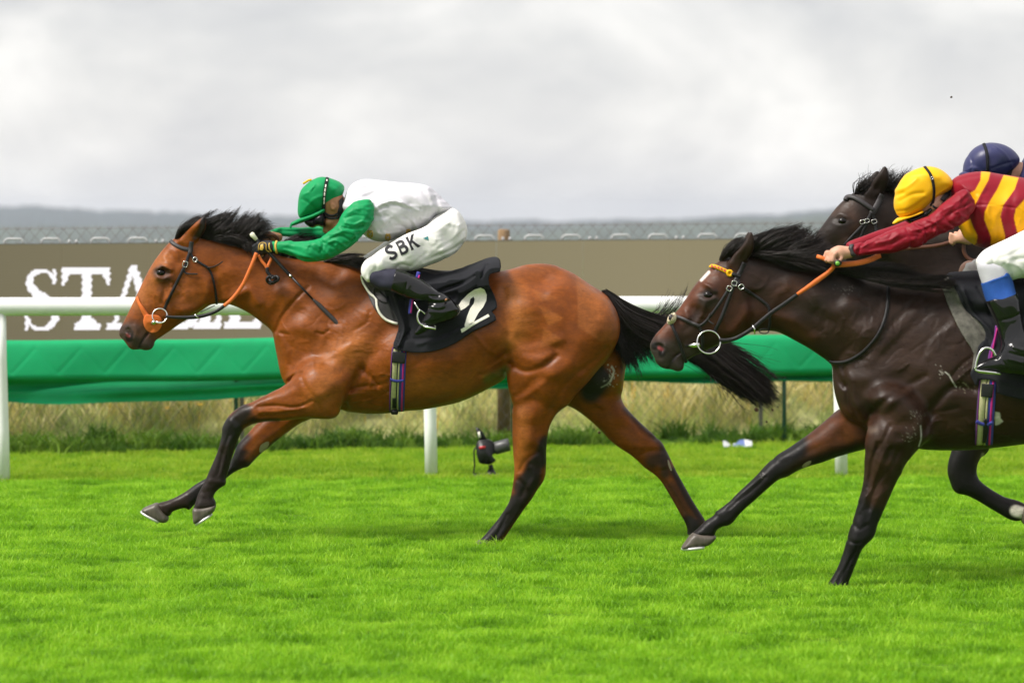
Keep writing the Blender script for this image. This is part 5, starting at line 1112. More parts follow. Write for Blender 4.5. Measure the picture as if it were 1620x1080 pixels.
hair('mane', [B1([(1080,275,-.02),(1200,270,-.06),(1350,275,-.09),(1500,285,-.10),(1640,300,-.08)]), B1([(1180,298,-.03),(1320,295,-.09),(1460,305,-.11),(1620,320,-.12),(1800,345,-.10)]), B1([(1240,315,-.03),(1360,315,-.10),(1500,330,-.12),(1680,350,-.13),(1880,375,-.12)]), B1([(1330,335,-.04),(1440,350,-.12),(1560,365,-.14),(1720,380,-.15),(2000,392,-.14)]), B1([(1430,358,-.05),(1530,375,-.14),(1640,388,-.15),(1800,398,-.16),(2060,392,-.15)])], 3400, M['hair_black'], brn_o, YN, (.0018, .0005), .011, .007, (.5, .95), 25, clumps=50)
tgx = [bx_(g) for g in (tg[0], tg[1], tg[2], tg[3])]
hair('tail', tgx, 1500, M['hair_black'], brn_o, YN, (.0034, .0008), .04, .012, (.72, 1.0), 28, m=12)
# ---------------------------------------------------------------- third horse on the far side of the brown one
thd = Horse(); YT = 14.8
def tx_(pts): return xf(pts, 520, 650, 1567, 640, 1.03)
THD_HEAD = [(1255,448),(1258,436),(1265,420),(1276,398),(1289,374),(1300,358),(1313,341),(1325,326),(1338,314),(1352,304),(1370,297),(1395,297),(1420,306),(1460,322),(1500,340),(1545,362),(1590,384),(1630,396)]
THD_BACK = tx_(BAY_BACK[1:]); THD_BELLY = tx_(BAY_BELLY)
THD_THROAT = [(1470,510),(1445,478),(1425,452),(1408,430),(1396,420),(1380,427),(1350,436),(1320,448),(1292,464),(1272,470),(1256,460)]
THD_B = [(1262,446,.036),(1280,430,.05),(1300,400,.062),(1331,350,.098),(1360,320,.085),(1385,300,.07),(1370,400,.083),(1400,360,.075),(1440,350,.065),(1470,400,.08),(1520,380,.085),(1500,470,.10),(1560,470,.14)]+tx_([(560,560,.215),(600,500,.205),(600,430,.12),(640,560,.270),(640,470,.24),(700,560,.290),(700,480,.275),(760,540,.28),(780,460,.24),(840,500,.262),(880,470,.24),(900,540,.25),(860,430,.14),(950,500,.20),(960,560,.18),(800,600,.24),(460,560,.17),(500,620,.19)])
K_NEAR = [(1530,580),(1518,640),(1514,680),(1506,710),(1500,732),(1499,748),(1503,762),(1508,775),(1516,781),(1528,783),(1545,791),(1565,803),(1582,813),(1596,821),(1610,824),(1622,818),(1628,806),(1620,796),(1606,790),(1590,786),(1572,776),(1556,765),(1547,755),(1545,742),(1549,728),(1562,712),(1580,695),(1604,660),(1610,600),(1570,560)]
kb = [(1560,600,.12),(1550,660,.09),(1530,710,.055),(1520,755,.048),(1560,785,.034),(1600,806,.036),(1620,810,.034)]
thd_strokes = [([(1322,352),(1333,356),(1345,352)], 4, .006), ([(1322,343),(1333,338),(1345,344)], 4, .008), ([(1322,348),(1344,348)], 6, -.004), ([(1345,380),(1330,395),(1310,405)], 5, .006), ([(1365,410),(1385,395),(1395,370)], 10, .009), ([(1400,420),(1412,395),(1410,365)], 7, -.013), ([(1340,325),(1352,335)], 5, -.004)]
def thd_extra(f):
    for s in (-1, 1):
        (x, y, z), = px2w(*[np.array([q]) for q in (1333.5, 350)], f.Y+s*.1); f.ball((x, f.Y+s*.103, z), (.026, .016, .019), .012, True, rot=-.15)
build_trunk(thd, [(THD_HEAD+THD_BACK+THD_BELLY+THD_THROAT, THD_B)], YT, (1250, 262, 2200, 880), None, [
    (K_NEAR, kb, -.14, .04), (xf(K_NEAR, 0, 0, -62, -100, 1), xf(kb, 0, 0, -62, -100, 1), .13, .03),
    (tx_(NEAR_HIND), tx_(nhind_b), tx_([(850,500,-.13),(930,512,-.11),(870,600,-.15),(845,700,-.14),(770,855,-.11)]), .04),
    (tx_(FAR_HIND), tx_(fhind_b), tx_([(950,575,.10),(945,650,.13),(1037,725,.12),(1100,840,.11)]), .035)], hgrid=.008, strokes=thd_strokes, extra=thd_extra)
ear(thd, B4([(590,400),(620,360),(660,310),(690,284),(706,295),(700,330),(670,380)]), .05, .07, .6, B4([(692,284)])[0])
ear(thd, B4([(612,430),(640,390),(668,350),(700,305),(728,265),(742,250),(757,290),(760,330),(752,375),(730,410),(690,450),(650,470)]), -.052, -.085, .55, B4([(742,250)])[0])
thd.f.cone(px2w(*B4([(690, 400)])[0], YT-.085), px2w(*B4([(736, 300)])[0], YT-.112), .015, .006, .008, True)
thd_paint = [([(1320,335),(1345,325),(1352,360)], 8, 10, (.055,.027,.016), .6), ([(1340,380),(1375,385)], 9, 12, (.050,.026,.016), .6), ([(1322,352),(1335,356),(1346,352)], 5, 4, (.02,.015,.013), .7),
 ([(1520,690),(1515,755),(1570,785),(1597,808)], 20, 8, BK2, .95, 'near'), ([(1540,680),(1556,700),(1548,730)], 5, 5, (.05,.025,.018), .6, 'near'), ([(1607,808),(1630,814)], 9, 2.5, (.62,.57,.50), .95, 'near'), ([(1555,718),(1552,727)], 2.2, 1.2, (.30,.25,.17), .9),
 (tx_(T5([(500,400),(490,560),(200,950)])), 26, 12, BK2, .95, 'near'), ([(1360,383),(1440,378),(1500,372)], 6, 9, (.10,.09,.08), .35)]
V, q = thd.f.surface(2)
thd_o = mesh('race_horse', V, q, M['coat'], None, True, (2.4, YT, 0), paint(V, (.0165, .0095, .0068), thd_paint, YT))
tag(thd_o, 'almost black racehorse mostly hidden behind the brown one with plain black browband', 'horse', 'racehorses galloping on the turf'); thd.o = thd_o
eyeball(thd, 1333.7, 350, 7.0, thd_o)
hoof(thd, [(1622,794),(1640,800),(1652,812),(1648,826),(1632,832),(1618,828),(1614,812)], None, -.14, .052, thd_o)
hair('mane', [B4([(555,425,-.02),(580,380,-.04),(620,340,-.04),(660,315,-.02)]), B4([(600,420,-.03),(620,380,-.05),(650,350,-.05),(690,320,-.03)]), B4([(740,410,-.02),(760,360,-.04),(790,330,-.03),(850,290,0)]), B4([(780,420,-.02),(800,380,-.05),(830,350,-.05),(860,310,-.02)]), B4([(900,450,-.02),(930,420,-.06),(980,400,-.07),(1050,380,-.03)]), B4([(1100,560,-.02),(1150,540,-.06),(1200,550,-.07),(1300,560,-.05)])], 900, M['hair_black'], thd_o, YT, (.0022, .0006), .018, .018, (.5, 1.0), 33, clumps=24)
hair('tail', [tx_(g) for g in (tg[0], tg[1], tg[2], tg[3])], 900, M['hair_black'], thd_o, YT, (.0036, .0008), .04, .012, (.72, 1.0), 38, m=12)
# ================================================================ tack
def cylb(p0, p1, r, name, m, parent, n=10):
    mb = MB(); mb.tube([p0, p1], r, n); return mb.obj(name, m, parent)
def buckle(name, fld, px, py, w_, h_, parent, ang=0.0):
    W, ok = fld.hit([px], [py], .008); c = W[0]; t = np.linspace(0, 2*math.pi, 16, endpoint=False)
    u = np.sign(np.cos(t))*np.abs(np.cos(t))**.5*w_/2; v = np.sign(np.sin(t))*np.abs(np.sin(t))**.5*h_/2
    ca, sa = math.cos(ang), math.sin(ang); pts = np.stack([c[0]+u*ca-v*sa, c[1]+0*u-.003, c[2]+u*sa+v*ca], 1)
    mb = MB(); mb.tube(pts, .0022, 6, closed=True); return mb.obj('buckle', M['steel'], parent)
# ---------------------------------------------------------------- bay: bridle, reins
bri = empty('bridle', px2w(265, 420, YB-.1), 'black bridle with orange noseband and orange rubber grip reins on the bay', 'bridle')
f = bay.f; bl, gl, og = M['black_leather'], M['grey_leather'], M['orange_rubber']
strap('browband', T1([(358,243),(372,256),(400,275),(440,292),(485,300)]), 26/4/.3, gl, bri, f, .004, .006)
strap('headpiece', T1([(494,250),(490,270),(486,300),(482,322)]), 30/4/.3, gl, bri, f, .006, .007)
cp_ = strap('cheekpiece', T1([(482,312),(468,350),(452,395),(430,445),(395,515),(355,600),(316,682)]), 20/4/.3, bl, bri, f, .006, .006)
strap('cheekpiece', T1([(452,395),(446,425),(452,445),(480,453),(530,453)]), 10/4/.3, bl, bri, f, .009, .004)
tl_ = strap('throatlash', T1([(486,315),(496,340),(520,366),(560,392),(592,412),(615,445),(632,500),(645,570),(651,645)]), 15/4/.3, bl, bri, f, .005, .005)
strap('throatlash', [p+(-.085-.02*i,) for i, p in enumerate(T1([(590,413),(625,410),(660,395),(690,374)]))], 8/4/.3, bl, bri, None, Yd=YB)
strap('noseband', T1([(146,600),(158,635),(178,670),(202,712),(222,742)]), 30/4/.3, og, bri, f, .005, .006, taper=[.7,.8,1.1,1.6])
ck = drape('cheek_guard', T1([(200,715),(222,712),(250,712),(285,718),(305,745),(302,785),(280,815),(248,826),(215,815),(193,785),(188,745)]), f, .012, og, bri, 1.5, th=.007)
ring('bit_ring', *T1([(291, 718)])[0], -.10, .0395, .0036, M['steel'], bri, YB, .25)
a, b = px2w(*T1([(258, 757)])[0], YB-.105), px2w(*T1([(245, 765)])[0], YB-.06); mb = MB(); mb.tube([a, a*.5+b*.5, b], [.008, .014, .011], 12); mb.tube([px2w(*T1([(258,757)])[0], YB-.106), px2w(*T1([(310,758)])[0], YB-.10)], .0045, 8); mb.obj('bit', M['steel'], bri)
buckle('b', f, *T1([(452,392)])[0], .026, .030, bri, -.3); buckle('b', f, *T1([(514,362)])[0], .022, .022, bri, .6)
rpts = T1([(328,722,-.105),(390,727,-.11),(470,728,-.115),(540,722,-.12),(600,708,-.125),(655,685,-.13),(705,650,-.132)])
strap('rein', rpts, 24/4/.3, bl, bri, None, Yd=YB, th=.006, taper=[.7,.9,1.1,1,.9,.9])
strap('rein', T1([(698,655,-.132),(740,620,-.135),(780,575,-.138),(820,515,-.140),(850,450,-.142),(878,385,-.142),(903,320,-.135)]), 25/4/.3, og, bri, None, Yd=YB, th=.009)
strap('rein_loop', T1([(915,335,-.125),(935,370,-.128),(960,400,-.13),(970,420,-.13)]), 20/4/.3, og, bri, None, Yd=YB, th=.006)
strap('rein_loop', T1([(1000,345,-.12),(988,375,-.125),(975,405,-.128),(970,420,-.13)]), 20/4/.3, og, bri, None, Yd=YB, th=.006)
strap('rein_loop', T1([(930,215,-.04),(960,200,-.06),(1000,205,-.06),(1030,225,-.04),(1035,250,-.02)]), 26/4/.3, M['brown_leather'], bri, None, Yd=YB, th=.008)
strap('rein_end', T1([(970,412,-.132),(972,440,-.134),(990,462,-.134)]), 22/4/.3, bl, bri, None, Yd=YB, th=.008)
mb = MB(); kc = px2w(*T1([(1004, 490)])[0], YB-.135)
for k in range(3):
    t = np.linspace(0, 5.6, 20); R = .024-.004*k
    mb.tube(np.stack([kc[0]-.006+.012*k+R*np.cos(t+k*2), kc[1]-.008*k+.006*np.sin(2*t), kc[2]+.003*k+R*.85*np.sin(t+k*2)], 1), .0075, 6)
mb.obj('rein_knot', bl, bri)
strap('rein_strap', [p+(-.125,) for p in T1([(548,695),(590,675),(640,652)])], 6/4/.3, bl, bri, None, Yd=YB)
mb = MB(); mb.tube([px2w(*T1([(512,708)])[0], YB-.128), px2w(*T1([(522,722)])[0], YB-.130), px2w(*T1([(542,735)])[0], YB-.126)], .004, 6); mb.obj('buckle', M['steel'], bri)
# ---------------------------------------------------------------- bay: saddle, cloth, girth
fs = bay.trunk.copy()
fs.outline(T6([(684,650),(740,630),(850,640),(980,668),(1090,690),(1200,672),(1330,640),(1430,600),(1500,574),(1560,570),(1650,585),(1670,660),(1560,740),(1300,790),(1000,800),(760,780)]), [(590,440,.16),(660,450,.20),(720,440,.20),(775,425,.22)], k=.03)
fs.strokes([(T6([(900,790),(935,900),(960,1000),(930,1100)]), 3.0, 0.0180), (T6([(860,800),(900,920),(930,1010)]), 2.4, -0.0120), (T6([(960,820),(985,930),(1000,1040)]), 3, -0.0120), (T6([(1250,700),(1330,690),(1420,640)]), 4, 0.0090), (T6([(1180,760),(1280,720),(1400,660)]), 4, -0.0090), (T6([(1050,1090),(1200,1060),(1380,960)]), 3.4, 0.0090), (T6([(980,1060),(1150,1050),(1300,990)]), 3, -0.0075), (T6([(1480,600),(1440,690),(1400,740)]), 3, -0.0075), (T6([(1500,740),(1530,800)]), 3, 0.0075), (T6([(1000,1000),(960,1060),(940,1120)]), 2.6, -0.0120), (T6([(1100,1090),(1250,1030)]), 2.4, -0.0060), (T6([(1250,880),(1330,760),(1440,700)]), 4, 0.0075)], y0=.02, y1=.06)
sad = empty('racing_saddle', px2w(650, 430, YB), 'light black racing saddle with white edged pad and striped girth on the bay', 'saddle')
def shell(name, poly, fld, off, th, m, parent, yc=-.27, extra=None, smooth=2):
    g = fld.copy(); D = fld.prism(poly, yc)
    g.f = np.maximum(np.abs(fld.f-off)-th, D[:, :, None]).astype(np.float32)
    if extra is not None: g.f = np.maximum(g.f, extra).astype(np.float32)
    g.shell = True
    return field_obj(name, g, m, parent, smooth=smooth), g
PADP = T6([(683,640),(684,672),(697,722),(722,790),(758,862),(804,925),(850,957),(918,976),(990,960),(1000,820),(1100,730),(1340,665),(1335,640),(1200,600),(900,560),(720,590)])
pad_o, pad_f = shell('saddle_pad', PADP, fs, .006, .007, M['grey_leather'], sad)
strap('pad_piping', T6([(687,662),(690,690),(705,722),(740,775),(772,800),(782,820),(786,860),(806,905),(840,940),(880,958),(916,968)]), 17/4/.3, M['whitestrap'], sad, fs, .016, .008)
strap('pad_piping', T6([(1105,690),(1180,682),(1260,668),(1325,652)]), 20/4/.3, M['whitestrap'], sad, fs, .018, .008)
strap('pad_ring', T6([(765,745),(768,780),(790,810),(820,828),(850,832),(840,800),(815,780),(800,762)]), 10/4/.3, bl, sad, fs, .018, .006)
CLP = T6([(826,752),(850,720),(905,640),(1080,640),(1150,660),(1320,620),(1400,575),(1500,545),(1555,560),(1566,600),(1562,640),(1500,655),(1496,720),(1531,795),(1546,866),(1514,892),(1541,946),(1400,1012),(1282,1090),(1182,1130),(1080,1149),(976,1145),(888,1122),(905,1050),(921,980),(902,920),(868,860),(842,800)])
num = empty('number_cloth', px2w(700, 480, YB), 'black saddle cloth with white number 2 under the leading jockey', 'saddle cloth')
cl_o, cl_f = shell('cloth', CLP, fs, .020, .006, M['black_cloth'], num)
two = T6([(1311,866),(1302,850),(1320,822),(1362,780),(1402,752),(1440,740),(1466,752),(1480,785),(1478,820),(1458,862),(1430,895),(1408,935),(1398,960),(1343,992),(1340,975),(1356,920),(1376,870),(1398,840),(1404,812),(1396,796),(1376,812),(1368,848),(1345,868),(1316,884)])
drape('number', two, cl_f, .003, M['white_print'], num, 2.0, 1)
drape('number', T6([(1315,1003),(1489,906),(1499,921),(1322,1026)]), cl_f, .003, M['white_print'], num, 2.0, 1)
stripe_m = {'purple': mat('purple_webbing', (.16, .03, .20), .7, .3, noise=.1), 'blue': mat('blue_webbing', (.045, .05, .30), .7, .3, noise=.1), 'pink': mat('pink_webbing', (.50, .02, .20), .7, .3, noise=.1), 'olive': mat('elastic_webbing', (.42, .40, .22), .75, .3, noise=.12, nscale=80)}
def girth(fld, xs, ys, parent, s=1.0):
    """straps at offsets (px) from the centre line, top to bottom"""
    def ln(dx, k=0): return [(x+dx*s, y) for x, y in zip(xs, ys)]
    strap('girth_strap', ln(-5), 44*s, M['navy_cloth'], parent, fld, .004, .005); strap('girth_strap', ln(7.5), 34*s, stripe_m['blue'], parent, fld, .004, .005)
    for dx, w_, mm in ((-5, 26, 'olive'), (1.8, 9, 'olive'), (8.5, 9, 'pink'), (-10.5, 5, 'purple')): strap('girth_stripe', ln(dx), w_*s, stripe_m[mm], parent, fld, .008, .004)
gx = [p[0] for p in T2([(928,318),(922,360),(917,450),(912,560),(909,650),(908,722)])]; gy = [p[1] for p in T2([(928,318),(922,360),(917,450),(912,560),(909,650),(908,722)])]
girth(bay.f, gx, gy, sad)
drape('girth_guard', T2([(882,340),(968,350),(962,420),(880,414)]), bay.f, .014, M['black_plastic'], sad, 2, 1, th=.006)
strap('girth_tape', T2([(868,520),(890,528),(920,532),(955,528)]), 20/4/.3, stripe_m['blue'], sad, bay.f, .013, .004)
drape('girth_buckle', T2([(884,640),(904,640),(908,700),(880,700)]), bay.f, .013, M['black_plastic'], sad, 2, 1, th=.006)
mb = MB(); c = px2w(*T2([(898,716)])[0], YB-.12); mb.box(c-np.array([.020,.01,.022]), c+np.array([.018,.01,.006]), .004); mb.obj('girth_keeper', M['black_plastic'], sad)
strap('stirrup_leather', [p+(-.305,) for p in T6([(1050,640),(1035,700),(1010,800),(1000,850),(995,905)])], 24/4/.3, stripe_m['blue'], sad, None, Yd=YB)
strap('stirrup_leather', [p+(-.310,) for p in T6([(1054,660),(1014,800),(1000,900)])], 9/4/.3, stripe_m['pink'], sad, None, Yd=YB)
mb = MB(); mb.tube(px2w(*np.array(T6([(1022,830),(1045,870),(1055,885)])).T, YB-.345), .005, 8); mb.tube(px2w(*catmull(np.array(T6([(1060,880),(1046,900),(1043,935),(1056,965),(1085,982)])), 5).T, YB-.375), .0058, 8)
mb.tube(px2w(*catmull(np.array(T6([(1060,880),(1085,900),(1110,930),(1140,965),(1158,990)])), 5).T, YB-.30), .005, 8)
for dy in (-.375, -.355, -.335, -.315): mb.tube([px2w(*T6([(1082, 985)])[0], YB+dy), px2w(*T6([(1158, 1000)])[0], YB+dy)], .0075, 8)
mb.obj('stirrup_iron', M['steel'], sad)

# ---------------------------------------------------------------- brown: bridle, neck strap, saddle
f = brn.f; S2 = 4*.3353
br2 = empty('bridle', px2w(1120, 470, YN-.1), 'black bridle with red and yellow browband and sheepskin nose patch', 'bridle')
bb = strap('browband', B1([(455,282),(480,284),(520,300),(560,318),(600,337)]), 26/S2, M['yellow_silk'], br2, f, .005, .007)
red_m = mat('red_braid', (.45, .015, .03), .6, .3)
for k in range(6):
    x, y = 458+k*20.5, 283+(k*k)*.9+k*3.2
    drape('red_triangle', B1([(x, y-9), (x+17, y-3), (x+4, y+11)]), f, .012, red_m, br2, 1.0, 1)
W, ok = f.hit(*np.array(B1([(578, 328)])).T, .010); mb = MB(); t = np.linspace(0, 2*math.pi, 18, endpoint=False); c = W[0]
mb.tube(np.stack([c[0]+.011*np.cos(t), c[1]+0*t, c[2]+.012*np.sin(t)], 1), .0055, 8, closed=True); mb.obj('rosette', M['yellow_silk'], br2)
strap('headpiece', B1([(672,262),(650,310),(628,350),(610,392)]), 32/S2, bl, br2, f, .006, .007)
strap('browband_loop', B1([(590,332),(620,340),(646,350)]), 22/S2, bl, br2, f, .012, .006)
strap('cheekpiece', B1([(610,388),(590,440),(560,520),(525,610),(480,704)]), 24/S2, bl, br2, f, .006, .006)
strap('cheekpiece', B1([(575,425),(540,480),(500,540),(455,600),(415,645),(376,668)]), 20/S2, bl, br2, f, .006, .006)
strap('cheekpiece', B1([(376,660),(396,690),(404,740),(408,830)]), 20/S2, bl, br2, f, .006, .006)
strap('strap_end', B1([(452,585),(442,615),(452,635),(475,650)]), 9/S2, gl, br2, f, .010, .004)
strap('noseband', B1([(236,600),(280,616),(330,640),(392,664)]), 22/S2, gl, br2, f, .006, .006)
strap('noseband', B1([(204,632),(222,680),(250,745),(275,815),(303,893)]), 20/S2, bl, br2, f, .006, .006)
W, ok = f.hit(*np.array(B1([(214, 618)])).T, .006); c = W[0]; bm = bmesh.new(); bmesh.ops.create_icosphere(bm, subdivisions=4, radius=1); r_ = np.random.default_rng(3)
for v_ in bm.verts:
    p_ = v_.co.copy(); k_ = 1+.10*r_.normal(); u_, w_ = p_.x*.036, p_.z*.024; v_.co = Vector((c[0]+(u_*.62-w_*.78)*k_*.75, c[1]+p_.y*.045*k_+.015, c[2]+(u_*.78+w_*.62)*k_*.85))
mb = MB(); mb.bm(bm); mb.obj('sheepskin_patch', mat('sheepskin', (.68,.58,.42), .95, .1, noise=.25, nscale=150, bump=.8, bscale=300), br2)
W, ok = f.hit(*np.array(B1([(208, 606)])).T, .010); c = W[0]; mb = MB(); mb.box(c+np.array([-.014,-.032,-.017]), c+np.array([.012,-.012,.015]), .006); mb.obj('leather_patch', gl, br2)
thr = strap('throatlash', B1([(632,375),(645,405),(700,446),(760,486),(810,524),(828,560),(832,640),(826,690)]), 18/S2, bl, br2, f, .006, .006)
ring('bit_ring', *B1([(445, 764)])[0], -.10, .0545, .0036, M['steel'], br2, YN, .2)
a, b = px2w(*B1([(388, 780)])[0], YN-.10), px2w(*B1([(300, 788)])[0], YN-.06); mb = MB(); mb.tube([a, a*.6+b*.4, b], [.009, .012, .006], 12); mb.obj('bit', M['steel'], br2)
for x, y, an in ((606,392,-.3), (575,425,-.5), (650,415,.6)): buckle('b', f, *B1([(x, y)])[0], .024, .022, br2, an)
strap('rein', B1([(510,752,-.10),(560,752,-.105),(610,742,-.11),(670,712,-.12),(730,672,-.125),(790,620,-.125),(850,572,-.125),(920,525,-.125),(1012,460,-.125)]), 26/S2, bl, br2, None, Yd=YN, th=.005)
strap('rein', B1([(1005,462,-.125),(1080,412,-.13),(1150,362,-.135),(1200,325,-.14),(1230,295,-.15),(1240,270,-.15)]), 28/S2, og, br2, None, Yd=YN, th=.008, taper=[.8,1.2,1,1])
strap('rein_loop', B1([(1130,222,-.13),(1150,228,-.145),(1180,240,-.15),(1200,255,-.15)]), 26/S2, og, br2, None, Yd=YN, th=.008)
strap('rein_loop', B1([(1250,275,-.15),(1320,272,-.16),(1400,262,-.165),(1470,242,-.15),(1530,215,-.12)]), 36/S2, og, br2, None, Yd=YN, th=.008)
mb = MB(); mb.tube([px2w(*B1([(722,655)])[0], YN-.13), px2w(*B1([(735,680)])[0], YN-.135), px2w(*B1([(736,712)])[0], YN-.13)], .004, 6); mb.obj('buckle', M['steel'], br2)
mb = MB(); t = np.linspace(0, 2*math.pi, 18, endpoint=False); c = px2w(*B1([(795,695)])[0], YN-.06); mb.tube(np.stack([c[0]+.022*np.cos(t), c[1]+0*t, c[2]+.011*np.sin(t)], 1), .003, 6, closed=True); mb.obj('martingale_ring', bl, br2)
nk = empty('neck_strap', px2w(1340, 560, YN-.15), 'thin black leather neck strap round the brown racehorse', 'neck strap')
strap('strap', B1([(1572,322),(1580,400),(1580,480),(1568,580),(1540,670),(1490,755),(1410,835),(1320,885),(1250,895),(1208,888)]), 22/S2, bl, nk, f, .005, .007)
# saddle of the brown horse
fs2 = brn.trunk.copy()
fs2.outline(B2([(1140,20),(1260,0),(1500,10),(1800,40),(2000,40),(2060,120),(2000,260),(1500,240),(1180,180)]), [(1510,450,.16),(1580,470,.20),(1680,470,.22)], k=.03)
fs2.strokes([(B2([(1230,80),(1300,220),(1400,330),(1420,420)]), 3, .010), (B2([(1200,60),(1290,240),(1390,390)]), 3, -.008), (B2([(1330,60),(1400,200),(1440,300)]), 3, -.006), (B2([(1450,640),(1620,700)]), 4, .004)], y0=.02, y1=.06)
sd2 = empty('racing_saddle', px2w(1600, 480, YN), 'black racing saddle with dusty grey flap and red and blue girth on the brown horse', 'saddle')
shell('saddle_flap', B2([(1138,0),(1140,110),(1160,190),(1205,310),(1255,400),(1300,480),(1280,600),(1330,560),(1420,480),(1500,300),(1500,0),(1300,-40)]), fs2, .006, .007, mat('dusty_leather', (.10,.095,.08), .8, .3, noise=.45, nscale=35), sd2, yc=-.2)
c2_o, c2_f = shell('saddle_cloth', B2([(1190,-30),(1205,80),(1260,200),(1340,280),(1376,340),(1370,390),(1330,430),(1300,560),(1275,600),(1290,640),(1320,690),(1330,640),(1430,650),(1436,720),(1520,745),(1640,770),(1800,770),(2000,720),(2060,500),(2060,40),(1900,-20),(1500,-60)]), fs2, .018, .006, M['black_cloth'], sd2, yc=-.22)
gp = B2([(1398,590),(1388,650),(1380,760),(1372,880),(1366,980),(1362,1055)]); girth(brn.f, [p[0] for p in gp], [p[1] for p in gp], sd2, 1.12)
drape('girth_guard', B2([(1352,665),(1428,672),(1418,755),(1348,748)]), brn.f, .016, M['black_plastic'], sd2, 2, 1, th=.006)
strap('girth_tape', B2([(1318,905),(1350,922),(1390,926),(1424,912)]), 24/S2, stripe_m['blue'], sd2, brn.f, .014, .004)
drape('girth_buckle', B2([(1366,890),(1384,890),(1394,960),(1380,1040),(1356,1040)]), brn.f, .014, M['black_plastic'], sd2, 2, 1, th=.006)
strap('stirrup_leather', [p+(-.31,) for p in B2([(1450,300),(1440,380),(1420,440),(1405,500),(1395,600)])], 24/S2, stripe_m['purple'], sd2, None, Yd=YN)
strap('stirrup_leather', [p+(-.316,) for p in B2([(1452,310),(1424,440),(1400,600)])], 9/S2, stripe_m['pink'], sd2, None, Yd=YN)
mb = MB(); mb.tube(px2w(*catmull(np.array(B2([(1312,575),(1318,530),(1335,480),(1362,448),(1390,440),(1420,455),(1442,490)])), 5).T, YN-.40), .006, 8); mb.tube(px2w(*catmull(np.array(B2([(1310,572),(1325,585),(1400,594),(1450,600)])), 5).T, YN-.40), .006, 8)
for dy in (-.39, -.36, -.33): mb.tube([px2w(*B2([(1330, 590)])[0], YN+dy), px2w(*B2([(1470, 604)])[0], YN+dy)], .008, 8)
mb.obj('stirrup_iron', M['steel'], sd2)
# ---------------------------------------------------------------- third horse: bridle
f = thd.f; S3 = 4*.304
br3 = empty('bridle', px2w(1360, 340, YT-.1), 'padded black bridle on the almost black horse behind the yellow cap', 'bridle')
strap('browband', B4([(490,466),(500,448),(530,446),(570,462),(620,495),(668,530)]), 32/S3, gl, br3, f, .006, .016)
strap('headpiece', B4([(724,430),(700,480),(678,520),(655,552)]), 40/S3, gl, br3, f, .007, .008)
strap('cheekpiece', B4([(655,548),(625,600),(580,650),(530,702),(480,758)]), 24/S3, bl, br3, f, .006, .006)
strap('cheekpiece', B4([(640,580),(612,640),(592,690),(572,745)]), 22/S3, bl, br3, f, .006, .006)
strap('throatlash', B4([(664,548),(672,600),(682,640),(692,690)]), 22/S3, bl, br3, f, .006, .006)
for x, y in ((625,598), (672,602), (598,604)): buckle('b', f, *B4([(x, y)])[0], .026, .020, br3, .3)
strap('rein', [p+(-.12,) for p in B4([(480,790),(700,790),(900,770),(1060,755),(1190,722)])], 24/S3, M['brown_leather'], br3, None, Yd=YT)
strap('rein_loop', [p+(-.13,) for p in B4([(1240,735),(1240,790),(1262,830),(1300,850),(1350,840)])], 26/S3, M['brown_leather'], br3, None, Yd=YT)
# ================================================================ riders
def hand(f, wrist, palm, kn_a, kn_b, curl, thumb, s=1.0, dirv=None):
    """fist on the reins: palm, four unequal fingers curling from a row of knuckles, thumb from the side. world points."""
    wrist, palm, kn_a, kn_b, curl = [np.asarray(q, float) for q in (wrist, palm, kn_a, kn_b, curl)]
    f.cone(wrist, palm, .027*s, .034*s, .012); mid = (kn_a+kn_b)/2
    f.cone(palm, palm*.4+mid*.6, .030*s, .026*s, .012)
    L_ = [.043, .050, .047, .037]
    for i in range(4):
        t = i/3; k0 = kn_a*(1-t)+kn_b*t; out_ = (k0-palm) if dirv is None else np.asarray(dirv, float); out_ = out_/np.linalg.norm(out_)
        l = L_[i]*s; p1 = k0+out_*l*.75; p2 = p1+curl*l*.75-out_*l*.15; p3 = p2+curl*l*.2-out_*l*.55
        f.chain([palm*.35+k0*.65, k0, p1, p2, p3], [.0125*s, .0118*s, .0105*s, .0095*s, .0085*s], .004)
    th = [np.asarray(q, float) for q in thumb]; f.chain(th, [.014*s, .0120*s, .0100*s][:len(th)], .006)
def garment(name, pxbox, Y, half, comps, m, parent, h=.0055, strokes=(), wr=None, col=None, layers=None, yoff=0.0, both=False, k=.02, keepin=None, grow=0.0):
    f = Field(pxbox, Y, half, h, yoff)
    for c in comps:
        poly, b, yc = c[:3]; f.outline(poly, b, yc, k=c[3] if len(c) > 3 else k, p=2.1, grow=c[4] if len(c) > 4 else grow)
    if wr: f.wrinkle(*wr)
    f.strokes(strokes, side=-.2, both=True, y0=.0, y1=.02)
    if keepin is not None: f.f = np.maximum(f.f, f.prism(keepin, yoff)[:, :, None]).astype(np.float32)
    o = field_obj(name, f, m, parent, col=col, layers=layers)
    return (o, f)
def stroke_letter(pieces, org, u, v, step=.8):
    """letter pieces (unit box) placed with picture vectors u (along) and v (up)"""
    return [[(org[0]+p[0]*u[0]+p[1]*v[0], org[1]+p[0]*u[1]+p[1]*v[1]) for p in pc] for pc in pieces]
